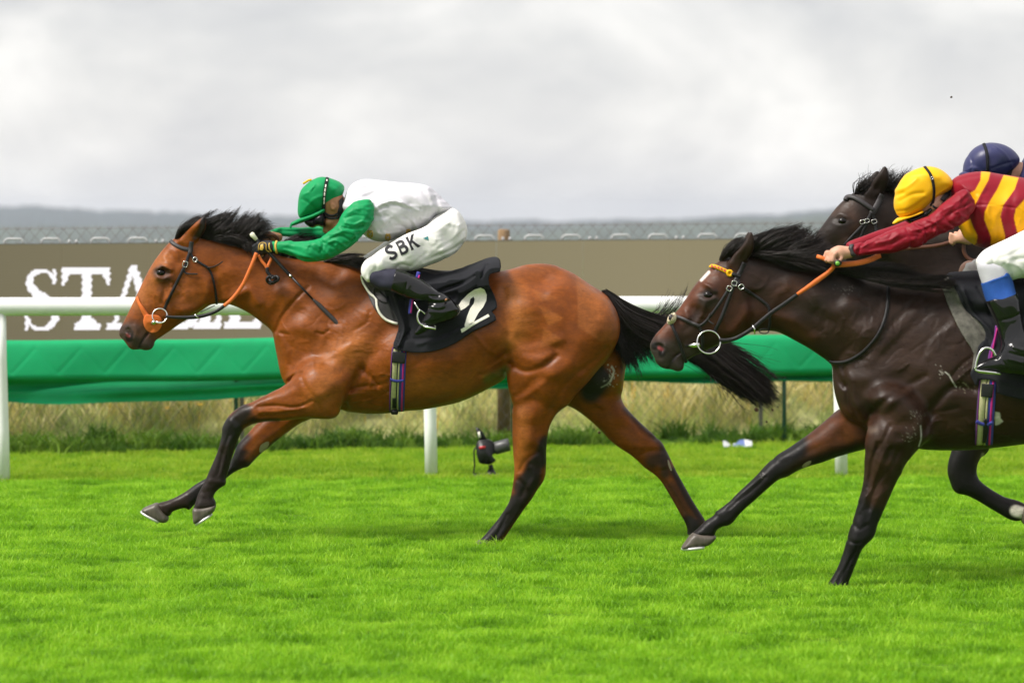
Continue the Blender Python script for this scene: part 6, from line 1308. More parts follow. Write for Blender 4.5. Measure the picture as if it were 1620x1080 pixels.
LET = {
 'S': [ribbon2([(.60,.78),(.50,.93),(.30,.93),(.12,.85),(.10,.68),(.22,.56),(.42,.46),(.58,.36),(.60,.20),(.46,.08),(.24,.07),(.06,.20)], [.21]*6)],
 'B': [rect(0, 0, .21, 1), ribbon2([(.12,.92),(.40,.92),(.52,.84),(.54,.72),(.46,.60),(.12,.555)], [.19,.20,.21,.20,.19]), ribbon2([(.12,.53),(.46,.52),(.60,.40),(.60,.22),(.46,.08),(.12,.075)], [.17,.20,.22,.20,.19])],
 'K': [rect(0, 0, .21, 1), [(.15,.32), (.15,.58), (.48,1.0), (.74,1.0)], [(.22,.58), (.36,.74), (.78,0), (.52,0)]]}
def piece_mesh(name, polys, fld, off, m, parent, step=1.6):
    V = []; Fc = []
    for p in polys:
        W, fc = drape('x', p, fld, off, None, None, step, 1, raw=True); n = len(V); V += list(W); Fc += [tuple(i+n for i in q) for q in fc]
    return mesh(name, np.array(V), Fc, m, parent)

# ---------------------------------------------------------------- leading rider: green and white
j1 = T6([(560, 230)])[0]
TORSO = T6([(560,230),(574,190),(590,140),(616,95),(650,68),(700,52),(760,55),(850,65),(950,75),(1030,80),(1100,95),(1150,128),(1200,178),(1248,222),(1262,242),(1215,275),(1170,290),(1128,328),(1070,366),(1000,388),(930,418),(870,442),(812,452),(745,436),(700,405),(684,385),(640,330),(596,284)])
torso_b = T6([(620,160,.17),(680,250,.20),(760,120,.15),(780,260,.20),(900,250,.19),(1050,230,.165),(1180,240,.15)])
NARM = T6([(600,228),(650,193),(700,183),(742,186),(764,225),(764,270),(752,318),(728,365),(682,420),(612,482),(542,532),(470,566),(400,579),(330,573),(260,551),(200,527),(150,516),(120,508),(112,470),(120,448),(160,452),(222,446),(300,450),(370,441),(420,424),(480,388),(530,340),(560,285)])
narm_y = T6([(700,220,-.205),(740,300,-.215),(600,430,-.22),(420,510,-.21),(200,485,-.14),(110,480,-.115)])
FARM = T6([(112,385),(150,368),(200,358),(300,356),(380,356),(440,344),(520,330),(600,260),(660,220),(700,240),(690,330),(600,400),(500,440),(440,436),(350,442),(280,424),(180,412),(120,402)])
farm_y = T6([(660,240,.20),(560,360,.22),(440,400,.21),(200,385,.10),(110,390,.07)])
PELV = T6([(1120,310),(1178,268),(1248,233),(1300,258),(1340,318),(1356,380),(1346,432),(1320,482),(1270,530),(1180,545),(1090,480),(1070,390)])
NTH = T6([(1120,340),(1180,300),(1260,300),(1320,360),(1330,440),(1270,528),(1200,566),(1120,597),(1050,622),(982,639),(918,632),(850,640),(800,650),(768,680),(735,708),(702,682),(684,642),(690,596),(720,560),(780,520),(850,471),(920,426),(1000,390),(1060,368)])
nth_y = T6([(1280,420,-.10),(1150,470,-.15),(950,520,-.225),(760,610,-.275)])
FTH = xf(NTH, 0, 0, -4.5, -5.0, 1); fth_y = [(p[0], p[1], -p[2]) for p in nth_y]
SHANK = T6([(748,640),(800,625),(905,626),(1000,659),(1080,701),(1150,754),(1200,786),(1232,815),(1190,840),(1120,826),(1050,821),(960,796),(872,757),(800,746),(745,708),(730,670)])
sh_y = T6([(760,680,-.285),(950,710,-.315),(1180,800,-.345)])
FOOT = T6([(1130,800),(1200,783),(1258,815),(1298,856),(1313,885),(1296,918),(1250,948),(1200,962),(1150,978),(1112,1010),(1062,1036),(1026,1042),(1022,1022),(1040,990),(1062,955),(1082,920),(1106,870)])
ft_y = -.345
HEADP = [(503,308),(518,296),(534,298),(542,308),(549,324),(551,345),(547,362),(538,374),(528,376),(521,372),(517.5,370.5),(512,368),(509.5,364),(512,357),(508,345),(500,330)]
box1 = (385, 270, 775, 545)
fb_ = Field(box1, YB, .43, .0062)
fb_.outline(HEADP, [(530,320,.072),(515,350,.055),(514,366,.026),(540,360,.05)], k=.008)
fb_.cone(px2w(541, 332, YB), px2w(572, 338, YB), .043, .06, .02)
g_ = -.012
fb_.outline(TORSO, torso_b, 0, k=.02, grow=g_); fb_.outline(NARM, ('ratio', .95), narm_y, k=.02, grow=g_); fb_.outline(FARM, ('ratio', .95), farm_y, k=.02, grow=g_)
fb_.outline(PELV, T6([(1200,400,.165)]), 0, k=.02, grow=g_); fb_.outline(NTH, ('ratio', .9), nth_y, k=.02, grow=-.02); fb_.outline(FTH, ('ratio', .9), fth_y, k=.02, grow=g_)
fb_.outline(SHANK, ('ratio', .85), sh_y, k=.02, grow=-.018); fb_.outline(FOOT, ('ratio', .8), ft_y, k=.02, grow=-.008)
fk = px2w(*T6([(740,620)])[0], YB+.28); fa = px2w(*T6([(1180,800)])[0], YB+.33); ftoe = px2w(*T6([(1060,1000)])[0], YB+.33); fb_.chain([fk, fa, ftoe], [.055, .036, .03], .02)
# ear, nose, brow
ec = px2w(526, 327, YB-.074); fb_.ball(ec, (.014, .009, .022), .004, rot=.35); fb_.ball(ec+np.array([.002, -.008, .001]), (.006, .006, .012), .004, True, rot=.35)
fb_.ball(px2w(514, 364.5, YB-.012), (.009, .008, .007), .005); fb_.ball(px2w(513, 366, YB-.015), (.003, .004, .002), .002, True); fb_.ball(px2w(523, 370, YB), (.012, .020, .006), .006); fb_.ball(px2w(526, 373, YB), (.012, .018, .006), .006)
fb_.ball(px2w(520, 352, YB-.045), (.022, .018, .018), .02)
# far hand bare fingertip side, near hand under the glove
def tp(x, y, dy): return px2w(*T1([(x, y)])[0], YB+dy)
NH = dict(wrist=tp(1010,288,-.112), palm=tp(960,285,-.112), kn_a=tp(916,262,-.118), kn_b=tp(922,325,-.110), curl=np.array([.55,.75,-.25]), thumb=[tp(950,258,-.085), tp(920,246,-.072), tp(895,246,-.062)], dirv=(-.55,.35,-.35))
hand(fb_, s=.98, **NH)
FH = dict(wrist=tp(1040,222,.062), palm=tp(1000,222,.03), kn_a=tp(965,205,.012), kn_b=tp(972,250,.01), curl=np.array([.2,-.8,-.3]), thumb=[tp(1000,205,-.005), tp(988,196,-.03), tp(985,190,-.045)])
hand(fb_, s=.9, **FH)
p1 = field_obj('person', fb_, M['dark_skin'], None, origin=(float(px2w(640,0,YB)[0]), YB, 1.2), smooth=1)
tag(p1, 'jockey in green cap and sleeves with white body crouching over the leading bay', 'person', 'jockeys riding in the race')
# jersey
w_str = [(T6([(600,140),(700,110),(780,90)]), 3, -.004), (T6([(620,190),(720,140),(790,110)]), 2.5, .004), (T6([(760,240),(880,190),(980,220),(1060,260)]), 2.6, .006), (T6([(770,260),(880,215),(990,245)]), 2, -.004), (T6([(950,290),(1000,320),(1010,370)]), 2.4, -.005), (T6([(980,300),(1040,340),(1040,370)]), 2.4, .006), (T6([(760,300),(860,300),(960,350)]), 4, -.005), (T6([(1100,110),(1130,200),(1120,300)]), 4, .006), (T6([(1150,170),(1170,240),(1130,310)]), 3, -.006), (T6([(900,110),(1020,130),(1120,200)]), 5, -.004), (T6([(790,70),(790,150),(740,190)]), 3, .004), (T6([(720,380),(820,400),(920,390)]), 3, .005), (T6([(860,330),(800,380)]), 2.6, -.005), (T6([(1080,240),(1040,330)]), 3, -.005)]
w_str += veins(TORSO, 46, 30, 24, .0032, 2.4, 103)
jer, fj = garment('jersey', box1, YB, .30, [(TORSO, torso_b, 0)], M['white_silk'], p1, .0052, w_str, (.0022, 20, 3))
s_str = [(T6([(620,230),(680,210),(750,200)]), 2, -.004), (T6([(600,270),(680,240),(760,250)]), 2, .004), (T6([(590,300),(660,280),(740,300)]), 2.2, -.006), (T6([(590,330),(650,340),(700,320),(740,330)]), 2.2, .007), (T6([(570,360),(640,370),(700,350)]), 2, -.007), (T6([(520,400),(600,380),(650,400),(660,440)]), 2.2, .007), (T6([(500,430),(560,410),(620,440)]), 2, -.007), (T6([(480,460),(530,440),(590,480)]), 2.2, .007), (T6([(440,450),(500,470),(540,510)]), 2, -.006), (T6([(400,460),(460,500),(490,540)]), 2.4, .006), (T6([(300,470),(380,490),(440,540)]), 2.6, -.005), (T6([(200,500),(300,530),(400,560)]), 2.2, .006), (T6([(250,540),(340,560),(420,555)]), 1.8, -.005), (T6([(200,470),(280,480),(360,470)]), 3, .004), (T6([(640,450),(690,390),(720,330)]), 2, .005), (T6([(560,470),(620,450),(680,390)]), 2, -.005), (T6([(430,425),(450,470),(430,520)]), 2, -.005)]
s_str += veins(NARM, 34, -32, 20, .0022, 2.2, 101)+veins(T6([(600,230),(760,200),(760,320),(640,450),(520,530),(430,440),(560,300)]), 18, 5, 15, .0030, 2.2, 102)
sl, fsl = garment('sleeve', (420, 300, 600, 425), YB, .13, [(NARM, ('ratio', .95), narm_y)], M['green_silk'], p1, .0046, s_str, (.0026, 38, 5), yoff=-.16)
sl2, fsl2 = garment('sleeve', (420, 310, 585, 390), YB, .16, [(FARM, ('ratio', .95), farm_y)], M['green_silk'], p1, .006, [(T6([(150,380),(250,385),(400,380)]), 2, -.005), (T6([(400,360),(430,390)]), 2, .005)], (.003, 36, 6), yoff=.12)
strap('cuff', T6([(150,444),(143,470),(146,500),(152,524)]), 16/4/.3, M['gold'], p1, fsl, .004, .005)
strap('cuff', T6([(112,444),(103,468),(106,492),(116,512)]), 10/4/.3, M['gold'], p1, fb_, .006, .005)
# breeches
b_str = [(T6([(1290,270),(1310,340),(1280,430),(1200,500)]), 4, .005), (T6([(1330,380),(1270,440),(1180,490)]), 2.4, -.005), (T6([(1340,420),(1260,480),(1160,520)]), 2.2, .005), (T6([(1320,460),(1240,510),(1130,550)]), 2.2, -.005), (T6([(1290,500),(1200,540),(1080,590)]), 2, .004), (T6([(1100,520),(1040,570),(980,620)]), 2.4, -.004), (T6([(1000,600),(940,590),(900,620)]), 2.2, -.005), (T6([(820,560),(830,610),(800,645)]), 3, .005), (T6([(780,560),(790,600),(760,650)]), 2.4, -.005), (T6([(720,600),(740,640),(740,690)]), 2.4, .004), (T6([(1060,400),(1160,380),(1240,330)]), 2, .003)]
b_str += veins(NTH, 44, -22, 18, .0022, 2.2, 104)
br_, fbr = garment('breeches', (560, 320, 745, 455), YB, .42, [(PELV, T6([(1200,400,.165)]), 0), (NTH, ('ratio', .9), nth_y, .03), (FTH, ('ratio', .9), fth_y, .03)], M['breeches'], p1, .0058, b_str, (.0014, 26, 8))
u = (76, -36); v = (-40, -82); org = (868, 570)
for ch, dx in (('S', 0), ('B', .83), ('K', 1.60)):
    ps = [T6(q) for q in stroke_letter(LET[ch], (org[0]+dx*u[0]*1.12, org[1]+dx*u[1]*1.12), u, v)]; piece_mesh('letter', ps, fbr, .0025, M['black_print'], p1, 1.2)
piece_mesh('logo', [T6([(1076,428),(1108,414),(1112,440)])], fbr, .0025, M['teal'], p1)
# lower leg: navy legging, patent boots
garment('legging', (560, 410, 650, 480), YB, .14, [(SHANK, ('ratio', .95), sh_y)], M['navy_cloth'], p1, .005, (), (.001, 30, 2), yoff=-.30, grow=.002, keepin=T6([(660,600),(760,560),(930,600),(918,640),(900,690),(886,770),(700,770)]))
BOOTS = T6([(905,626),(935,636),(1000,658),(1080,700),(1150,753),(1200,785),(1232,815),(1190,842),(1120,827),(1050,822),(960,797),(876,760),(885,700)])
boot_s = [(T6([(1000,660),(985,700),(960,790)]), 1.6, -.004), (T6([(1130,800),(1180,810),(1240,800)]), 2.4, .007), (T6([(1130,830),(1180,830),(1250,820)]), 2, -.006), (T6([(1120,850),(1180,860),(1210,850)]), 2.2, .006), (T6([(1140,790),(1180,790)]), 2, -.006), (T6([(1120,880),(1200,890),(1280,870)]), 3, .004), (T6([(1090,960),(1200,930),(1300,880)]), 1.6, -.005), (T6([(1230,920),(1235,960)]), 1.4, -.005), (T6([(1060,940),(1110,970)]), 1.6, -.004)]
garment('boot', (618, 425, 732, 535), YB, .11, [(SHANK, ('ratio', .98), sh_y, .0, .004), (FOOT, ('ratio', .8), ft_y, .025)], M['patent'], p1, .0048, boot_s, (.0006, 40, 4), yoff=-.335, keepin=T6([(912,605),(930,600),(1400,700),(1400,1100),(950,1100),(900,800),(872,768),(888,690)]))
mb = MB(); mb.tube([fk, fa], [.062, .046], 14); mb.tube([fa, ftoe], [.045, .036], 14); mb.obj('boot', M['patent'], p1)
# glove, whip
fg = Field((392, 368, 440, 412), YB, .12, .0042, -.10); hand(fg, s=1.06, **NH); fg.cone(NH['wrist'], px2w(*T6([(108,478)])[0], YB-.115), .030, .031, .01)
field_obj('glove', fg, M['glove'], p1, smooth=1)
drape('glove_badge', T1([(922,300),(928,268),(945,262),(948,290),(940,305)]), fg, .003, M['gold'], p1, 1.0, 1)
strap('glove_piping', T1([(915,305),(918,270),(935,255),(962,262),(965,300),(985,315)]), 5/4/.3, M['gold'], p1, fg, .004, .003)
wh = empty('whip', px2w(490, 440, YB-.15), 'black riding whip with pale grip end held by the leading jockey', 'whip')
wy = lambda x: -.115-.05*(x-870)/570
def wp(x, y): return tp(x, y, wy(x))
mb = MB(); mb.tube([wp(868,196), wp(876,204), wp(884,214), wp(905,238)], [.010, .0145, .0125, .010], 12); mb.obj('grip_end', M['cream'], wh)
mb = MB(); n_ = 22; mb.tube([wp(900+i*(1115-900)/n_, 232+i*(462-232)/n_) for i in range(n_+1)], [.0085+.0012*(i % 2) for i in range(n_+1)], 10); mb.obj('grip', M['black_plastic'], wh)
mb = MB(); mb.tube([wp(1113,460), wp(1124,470)], .009, 10); mb.obj('collar', M['steel'], wh)
mb = MB(); mb.tube([wp(1124,470), wp(1270,625)], [.0065, .0055], 8); mb.obj('shaft', M['black_plastic'], wh)
strap('flap', [(p[0], p[1], wy(180)) for p in []] or [T1([(x, y)])[0]+(wy(x),) for x, y in ((1262,615),(1300,650),(1360,710),(1432,782))], 27/4/.3, M['grey_leather'], wh, None, Yd=YB, th=.010, taper=[.5,1,1,1.1])
# cap, peak, band, goggles, straps
CAPP = T6([(300,300),(286,268),(284,220),(290,165),(308,120),(340,84),(382,56),(430,40),(482,46),(540,68),(572,92),(579,118),(570,146),(548,170),(510,198),(480,224),(456,250),(400,274),(345,296)])
cap_s = [(T6([(460,50),(448,150),(440,250)]), 2, -.003), (T6([(300,180),(340,200),(400,260)]), 2.4, -.004), (T6([(310,150),(350,130),(380,90)]), 2.4, .004), (T6([(330,230),(380,180),(440,160)]), 3, .003), (T6([(480,80),(540,110),(570,130)]), 3, -.003), (T6([(470,190),(510,170),(560,150)]), 2, .004), (T6([(470,210),(500,190)]), 1.6, -.004), (T6([(330,270),(390,250),(440,225)]), 2.4, -.003)]
cap_s += veins(CAPP, 16, 60, 11, .0014, 2.0, 109)
garment('cap', (470, 278, 546, 346), YB, .14, [(CAPP, T6([(420,160,.108),(320,250,.085),(500,200,.095)]), 0)], M['green_silk'], p1, .0045, cap_s, (.0012, 40, 9))
garment('cap_peak', (460, 330, 515, 362), YB, .12, [(T6([(238,338),(262,318),(300,300),(345,284),(400,262),(456,236),(466,256),(430,284),(376,308),(322,326),(270,344),(246,350)]), T6([(260,330,.04),(340,300,.082),(450,255,.095)]), 0)], M['green_silk'], p1, .0045, (), None)
strap('tie', [T6([(x, y)])[0]+(-.03,) for x, y in ((268,325),(248,335),(240,356),(246,358))], 16/4/.3, M['green_silk'], p1, None, Yd=YB)
strap('tie', [T6([(x, y)])[0]+(-.03,) for x, y in ((318,82),(335,72),(352,62),(372,58))], 14/4/.3, M['yellow_silk'], p1, None, Yd=YB)
fcap = Field((465, 275, 550, 362), YB, .14, .005); fcap.outline(CAPP, T6([(420,160,.108),(320,250,.085),(500,200,.095)]), 0, k=0); fcap.outline(HEADP, [(530,320,.072),(515,350,.055),(514,366,.026),(540,360,.05)], k=.02)
bnd = strap('cap_band', T6([(472,44),(464,80),(456,140),(452,200),(449,250),(450,300)]), 21/4/.3, M['black_cloth'], p1, fcap, .006, .004)
for a_, b_ in (((470,56),(468,66)), ((463,88),(460,108)), ((459,114),(456,134)), ((455,140),(454,160)), ((453,170),(452,190)), ((451,194),(450,212))): strap('band_print', T6([a_, b_]), 9/4/.3, M['white_print'], p1, fcap, .0095, .002)
garment('goggles', (480, 330, 520, 362), YB, .12, [(T6([(328,318),(380,296),(440,266),(462,280),(466,322),(460,350),(442,356),(422,346),(402,348),(378,358),(348,344)]), T6([(350,325,.062),(440,310,.092)]), 0, .0, .004)], M['lens'], p1, .0045, (), None)
strap('chin_strap', T6([(455,268),(480,282),(510,284),(540,270),(560,250)]), 14/4/.3, M['black_plastic'], p1, fb_, .005, .005)
strap('chin_strap', T6([(456,290),(490,300),(545,298)]), 16/4/.3, M['black_plastic'], p1, fb_, .005, .005)
drape('helmet_harness', T6([(545,190),(568,165),(576,200),(574,240),(560,290),(545,300),(530,285),(540,250),(548,225)]), fb_, .008, M['black_leather'], p1, 1.5, 1, th=.006)
# gold braid flowers on the hem
for cx, cy, r0 in ((742,402,26), (855,422,24), (985,390,20)):
    mb = MB()
    for k in range(5):
        an = k*1.257+.3; W, ok = fj.hit(*np.array(T6([(cx+r0*.62*math.cos(an+.5*math.cos(t)), cy+r0*.62*math.sin(an+.5*math.cos(t))+r0*.35*math.sin(t)) for t in np.linspace(0, 6.283, 11)[:-1]])).T, .003)
        mb.tube(W, .0028, 5, closed=True)
    mb.obj('braid_flower', M['gold'], p1)

# ---------------------------------------------------------------- rider on the brown horse: maroon and yellow
TOR2 = B4([(1150,380),(1175,335),(1240,302),(1350,283),(1480,305),(1620,328)])+[(1660,296),(1700,315),(1728,340),(1730,365),(1690,372),(1660,382),(1625,395),(1590,402)]+B4([(1420,775),(1380,775),(1310,752),(1245,705),(1212,640),(1190,560),(1160,460)])
tor2_b = [(1520,310,.17),(1545,340,.20),(1570,290,.15),(1600,330,.20),(1650,340,.18),(1710,345,.15)]
ARM2 = B4([(1300,470),(1270,415),(1235,400),(1180,430),(1100,498),(1040,548),(930,600),(880,626),(740,672),(640,716),(545,745),(508,762),(512,800),(530,828),(565,822),(640,812),(720,806),(800,800),(880,772),(960,760),(1040,712),(1120,672),(1200,632),(1280,572),(1312,515)])
arm2_y = B4([(1260,480,-.21),(1100,580,-.225),(850,710,-.20),(520,790,-.165)])
FAR2 = xf(ARM2, 0, 0, -4, -6, 1); far2_y = [(p[0], p[1], abs(p[2])-.02) for p in arm2_y]
PEL2 = [(1675,345),(1705,325),(1740,335),(1765,360),(1770,400),(1745,440),(1700,445),(1665,420)]
TH2 = [(1700,335),(1745,350),(1760,390),(1745,430),(1705,448),(1660,447),(1625,440),(1608,441),(1594,445),(1582,436),(1572,430),(1558,429),(1549,426),(1544,414),(1549,404),(1560,394),(1585,381),(1620,364),(1660,345)]
th2_y = [(1720,390,-.10),(1660,400,-.16),(1600,410,-.24),(1560,412,-.275)]
FTH2 = [(1700,335),(1745,350),(1760,390),(1745,430),(1705,445),(1660,450),(1600,455),(1560,452),(1545,452),(1530,447),(1520,437),(1521,426),(1530,416),(1548,408),(1580,395),(1640,360)]
fth2_y = [(1720,390,.10),(1660,400,.16),(1600,415,.24),(1540,425,.275)]
SH2 = [(1549,424),(1578,420),(1592,432),(1604,467),(1610,490),(1617,520),(1628,548),(1640,566),(1610,575),(1592,562),(1588,540),(1581,515),(1572,495),(1563,478),(1555,450)]
sh2_y = [(1570,430,-.29),(1590,490,-.325),(1615,560,-.36)]
FT2 = [(1590,545),(1618,538),(1640,552),(1658,575),(1660,594),(1640,597),(1600,592),(1560,588),(1545,586),(1542,580),(1556,570),(1575,562)]
HD2 = [(1440,320),(1470,300),(1495,305),(1508,320),(1512,335),(1505,348),(1490,357),(1472,362),(1464,352),(1462,346),(1457,343),(1452,335)]
box2 = (1295, 258, 1775, 605)
f2 = Field(box2, YN, .45, .0075)
f2.outline(HD2, [(1485,325,.072),(1465,345,.05),(1490,350,.055)], k=.008); f2.cone(px2w(1500,330,YN), px2w(1530,325,YN), .055, .08, .02)
for poly, b, yc in ((TOR2, tor2_b, 0), (ARM2, ('ratio', .95), arm2_y), (FAR2, ('ratio', .95), far2_y), (PEL2, .165, 0), (TH2, ('ratio', .9), th2_y), (FTH2, ('ratio', .9), fth2_y), (SH2, ('ratio', .95), sh2_y), (FT2, ('ratio', .8), -.36)): f2.outline(poly, b, yc, k=.02, grow=-.021 if poly in (SH2, TH2, FTH2) else -.011)
def t2(x, y, dy): return px2w(*B4([(x, y)])[0], YN+dy)
hand(f2, t2(520,795,-.165), t2(452,800,-.165), t2(424,806,-.200), t2(372,800,-.130), np.array([.8,.1,-.45]), [t2(440,830,-.150), t2(412,850,-.140), t2(392,846,-.130)], 1.0, dirv=(-.42,-.05,-1))

e2 = px2w(1478, 326, YN-.072); f2.ball(e2, (.015, .010, .022), .004, rot=-.5); f2.ball(px2w(1463,342.5,YN-.014), (.010, .008, .008), .005)
f2.chain([px2w(1535,430,YN+.285), px2w(1590,530,YN+.33), px2w(1560,580,YN+.33)], [.055, .036, .03], .02)
p2 = field_obj('person', f2, M['skin'], None, origin=(float(px2w(1600,0,YN)[0]), YN, 1.2), smooth=1)
tag(p2, 'jockey in maroon and yellow striped silks with yellow cap reaching along the brown horse', 'person', 'jockeys riding in the race')
MAR, YEL = (.215, .005, .016), (.74, .34, .003)
bands = [(B4([(1348,290),(1362,272),(1408,285),(1395,340),(1340,440),(1305,508),(1266,428),(1310,405),(1345,340)]), None, .6, YEL, 1), (B4([(1492,308),(1586,325),(1560,400),(1488,500),(1470,570),(1500,690),(1502,730),(1408,770),(1412,700),(1368,590),(1372,540),(1400,480),(1450,400)]), None, .6, YEL, 1), (B4([(1625,460),(1570,520),(1556,580),(1580,680),(1640,640),(1680,560),(1700,480),(1700,420)]), None, .6, YEL, 1), (B4([(1700,330),(1780,345),(1770,400),(1740,470),(1700,480)]), None, .6, YEL, 1), (B4([(1205,630),(1280,585),(1300,640),(1325,690),(1320,735),(1300,755),(1250,720),(1215,680)]), None, .6, YEL, 1), (B4([(1840,420),(1900,430),(1880,560),(1840,700),(1780,700),(1800,560)]), None, .6, YEL, 1)]
k_str = [(B4([(1170,370),(1260,330),(1360,310)]), 3, -.004), (B4([(1290,500),(1400,495),(1560,515)]), 1.6, -.004), (B4([(1400,500),(1480,500)]), 1.6, .004), (B4([(1340,440),(1310,560),(1330,700)]), 4, .005), (B4([(1250,640),(1300,700),(1340,740)]), 2.4, -.005), (B4([(1440,560),(1430,680)]), 5, .004), (B4([(1560,420),(1530,560),(1560,690)]), 5, -.004)]
k_str += veins(TOR2, 40, 60, 20, .0034, 2.4, 105)
j2_, fj2 = garment('jersey', (1500, 268, 1735, 400), YN, .30, [(TOR2, tor2_b, 0)], M['silks'], p2, .0046, k_str, (.0022, 20, 13), col=MAR, layers=bands)
a_str = [(B4([(1250,420),(1180,480),(1080,540)]), 2.4, .006), (B4([(1280,480),(1200,520),(1120,560)]), 2.2, -.006), (B4([(1160,500),(1200,560),(1250,580)]), 2.2, .006), (B4([(1080,530),(1120,600),(1180,640)]), 2.2, -.007), (B4([(1000,590),(1050,620),(1040,690)]), 2.2, .008), (B4([(930,620),(990,660),(980,740)]), 2, -.006), (B4([(870,650),(900,720),(890,770)]), 2, -.005), (B4([(820,680),(760,720),(680,740)]), 2.2, .005), (B4([(860,700),(760,750),(640,780)]), 2.2, -.004), (B4([(700,700),(620,750),(560,780)]), 2, .005), (B4([(620,730),(580,770),(570,815)]), 1.6, -.005), (B4([(780,780),(660,790),(580,810)]), 1.6, .004), (B4([(1090,580),(980,640),(900,660)]), 2, .005)]
a_str += veins(ARM2, 40, -22, 20, .0024, 2.4, 106)+veins(B4([(1000,560),(1290,480),(1280,590),(1000,740),(900,760),(900,640)]), 18, 55, 15, .0032, 2.4, 107)
s2a, fs2a = garment('sleeve', (1340, 296, 1545, 410), YN, .12, [(ARM2, ('ratio', .95), arm2_y)], M['silks'], p2, .0046, a_str, (.0024, 36, 15), col=MAR, layers=[], yoff=-.19)
garment('sleeve', (1335, 290, 1545, 405), YN, .14, [(FAR2, ('ratio', .95), far2_y)], M['silks'], p2, .008, (), (.003, 36, 16), col=MAR, layers=[], yoff=.18)
strap('wristband', B4([(530,748),(522,770),(530,800),(548,822)]), 30/S2, M['grey_leather'], p2, fs2a, .004, .006)
t_str = [(B4([(1400,790),(1500,740),(1600,690)]), 3, .004), (B4([(1430,830),(1520,800),(1620,740)]), 2.6, -.004), (B4([(1360,800),(1350,850),(1360,900)]), 3, .005), (B4([(1400,800),(1390,860),(1420,905)]), 2.4, -.005), (B4([(1460,870),(1500,920),(1520,970)]), 2.4, -.006), (B4([(1480,860),(1550,880),(1600,930)]), 2.4, .005), (B4([(1520,840),(1600,830)]), 2.6, -.005)]
t_str += veins(TH2, 30, -25, 22, .0015, 2.6, 108)
garment('breeches', (1515, 320, 1775, 460), YN, .42, [(PEL2, .165, 0), (TH2, ('ratio', .9), th2_y, .03), (FTH2, ('ratio', .9), fth2_y, .03)], M['breeches'], p2, .0058, t_str, (.0014, 26, 18))
SHX = [(1546,414),(1580,410),(1596,426),(1606,462),(1612,490),(1619,520),(1630,548),(1642,566),(1612,577),(1590,566),(1586,540),(1579,515),(1570,495),(1561,474),(1553,448)]
garment('legging', (1535, 400, 1620, 480), YN, .14, [(SHX, ('ratio', .98), sh2_y)], mat('grey_legging', (.50,.49,.54), .7, .3, noise=.06), p2, .005, (), None, yoff=-.30, grow=-.001, keepin=B4([(1300,860),(1480,840),(1520,935),(1480,950),(1352,1000)]))
garment('sock', (1535, 400, 1630, 500), YN, .14, [(SHX, ('ratio', 1.0), sh2_y)], M['blue_sock'], p2, .005, [(B2([(1365,20),(1440,-10),(1495,-20)]), 1.2, .003), (B2([(1400,140),(1480,115),(1550,95)]), 1.2, .002)], (.001, 30, 5), yoff=-.31, grow=.003, keepin=B4([(1352,994),(1480,946),(1516,928),(1600,1075),(1560,1090),(1400,1130),(1370,1060)]))
SB2 = [(1561,476),(1582,468),(1605,460),(1610,490),(1617,520),(1628,548),(1640,566),(1610,577),(1590,566),(1588,540),(1581,515),(1572,495)]
garment('boot', (1540, 460, 1665, 605), YN, .12, [(SHX, ('ratio', 1.0), sh2_y, .0, .007), (FT2, ('ratio', .8), -.36, .025)], M['patent'], p2, .0048, [(B2([(1430,260),(1500,240),(1570,210)]), 1.6, -.004), (B2([(1500,420),(1560,440),(1620,430)]), 2.4, .006), (B2([(1480,460),(1560,480),(1620,470)]), 2.2, -.006), (B2([(1480,500),(1560,520),(1620,510)]), 2.2, .005), (B2([(1440,510),(1480,580)]), 1.6, -.004), (B2([(1540,130),(1560,300),(1600,420)]), 4, .004)], (.0007, 40, 24), yoff=-.35, keepin=B2([(1380,152),(1480,130),(1565,100),(1700,80),(1850,700),(1250,700),(1280,500),(1400,330)]))
CAP2 = B4([(820,560),(802,520),(799,470),(806,420),(826,370),(866,312),(930,272),(1008,252),(1080,268),(1138,308),(1168,352),(1166,392),(1120,425),(1066,466),(1004,516),(935,556),(865,582)])
garment('cap', (1408, 258, 1512, 352), YN, .15, [(CAP2, B4([(980,410,.110),(840,520,.088),(1080,430,.095)]), 0)], M['yellow_silk'], p2, .0045, [(B4([(850,400),(900,380),(960,330)]), 3, .005), (B4([(830,440),(880,420)]), 2.4, -.005), (B4([(860,470),(930,430),(1000,420)]), 3, -.004), (B4([(840,540),(930,520),(1010,460)]), 2.4, -.004), (B4([(900,300),(1000,300),(1100,320)]), 4, .003), (B4([(1060,460),(1110,420),(1160,390)]), 2, .004)], (.0014, 38, 19))
garment('cap_peak', (1405, 330, 1460, 362), YN, .12, [(B4([(783,618),(800,596),(830,575),(900,560),(970,530),(975,548),(900,580),(850,598),(800,620)]), B4([(790,612,.04),(850,585,.08),(960,540,.09)]), 0)], M['yellow_silk'], p2, .0045)
fc2 = Field((1408, 258, 1515, 366), YN, .15, .006); fc2.outline(CAP2, B4([(980,410,.110),(840,520,.088),(1080,430,.095)]), 0, k=0); fc2.outline(HD2, [(1485,325,.072),(1465,345,.05),(1490,350,.055)], k=.02)
strap('cap_band', B4([(992,254),(1020,290),(1038,330),(1050,380),(1052,430),(1044,480),(1030,505)]), 20/S2, M['black_cloth'], p2, fc2, .006, .004)
ring('band_ring', *B4([(1037, 328)])[0], -.115, .0065, .0016, M['steel'], p2, YN)
garment('goggles', (1432, 335, 1475, 362), YN, .12, [(B4([(862,588),(930,562),(1000,522),(1030,500),(1040,520),(1010,560),(975,590),(920,615),(890,612)]), B4([(900,590,.06),(1010,530,.078)]), 0)], M['lens'], p2, .0048)
strap('chin_strap', B4([(1040,500),(1070,520),(1100,500),(1130,440)]), 14/S2, M['black_plastic'], p2, f2, .005, .005)
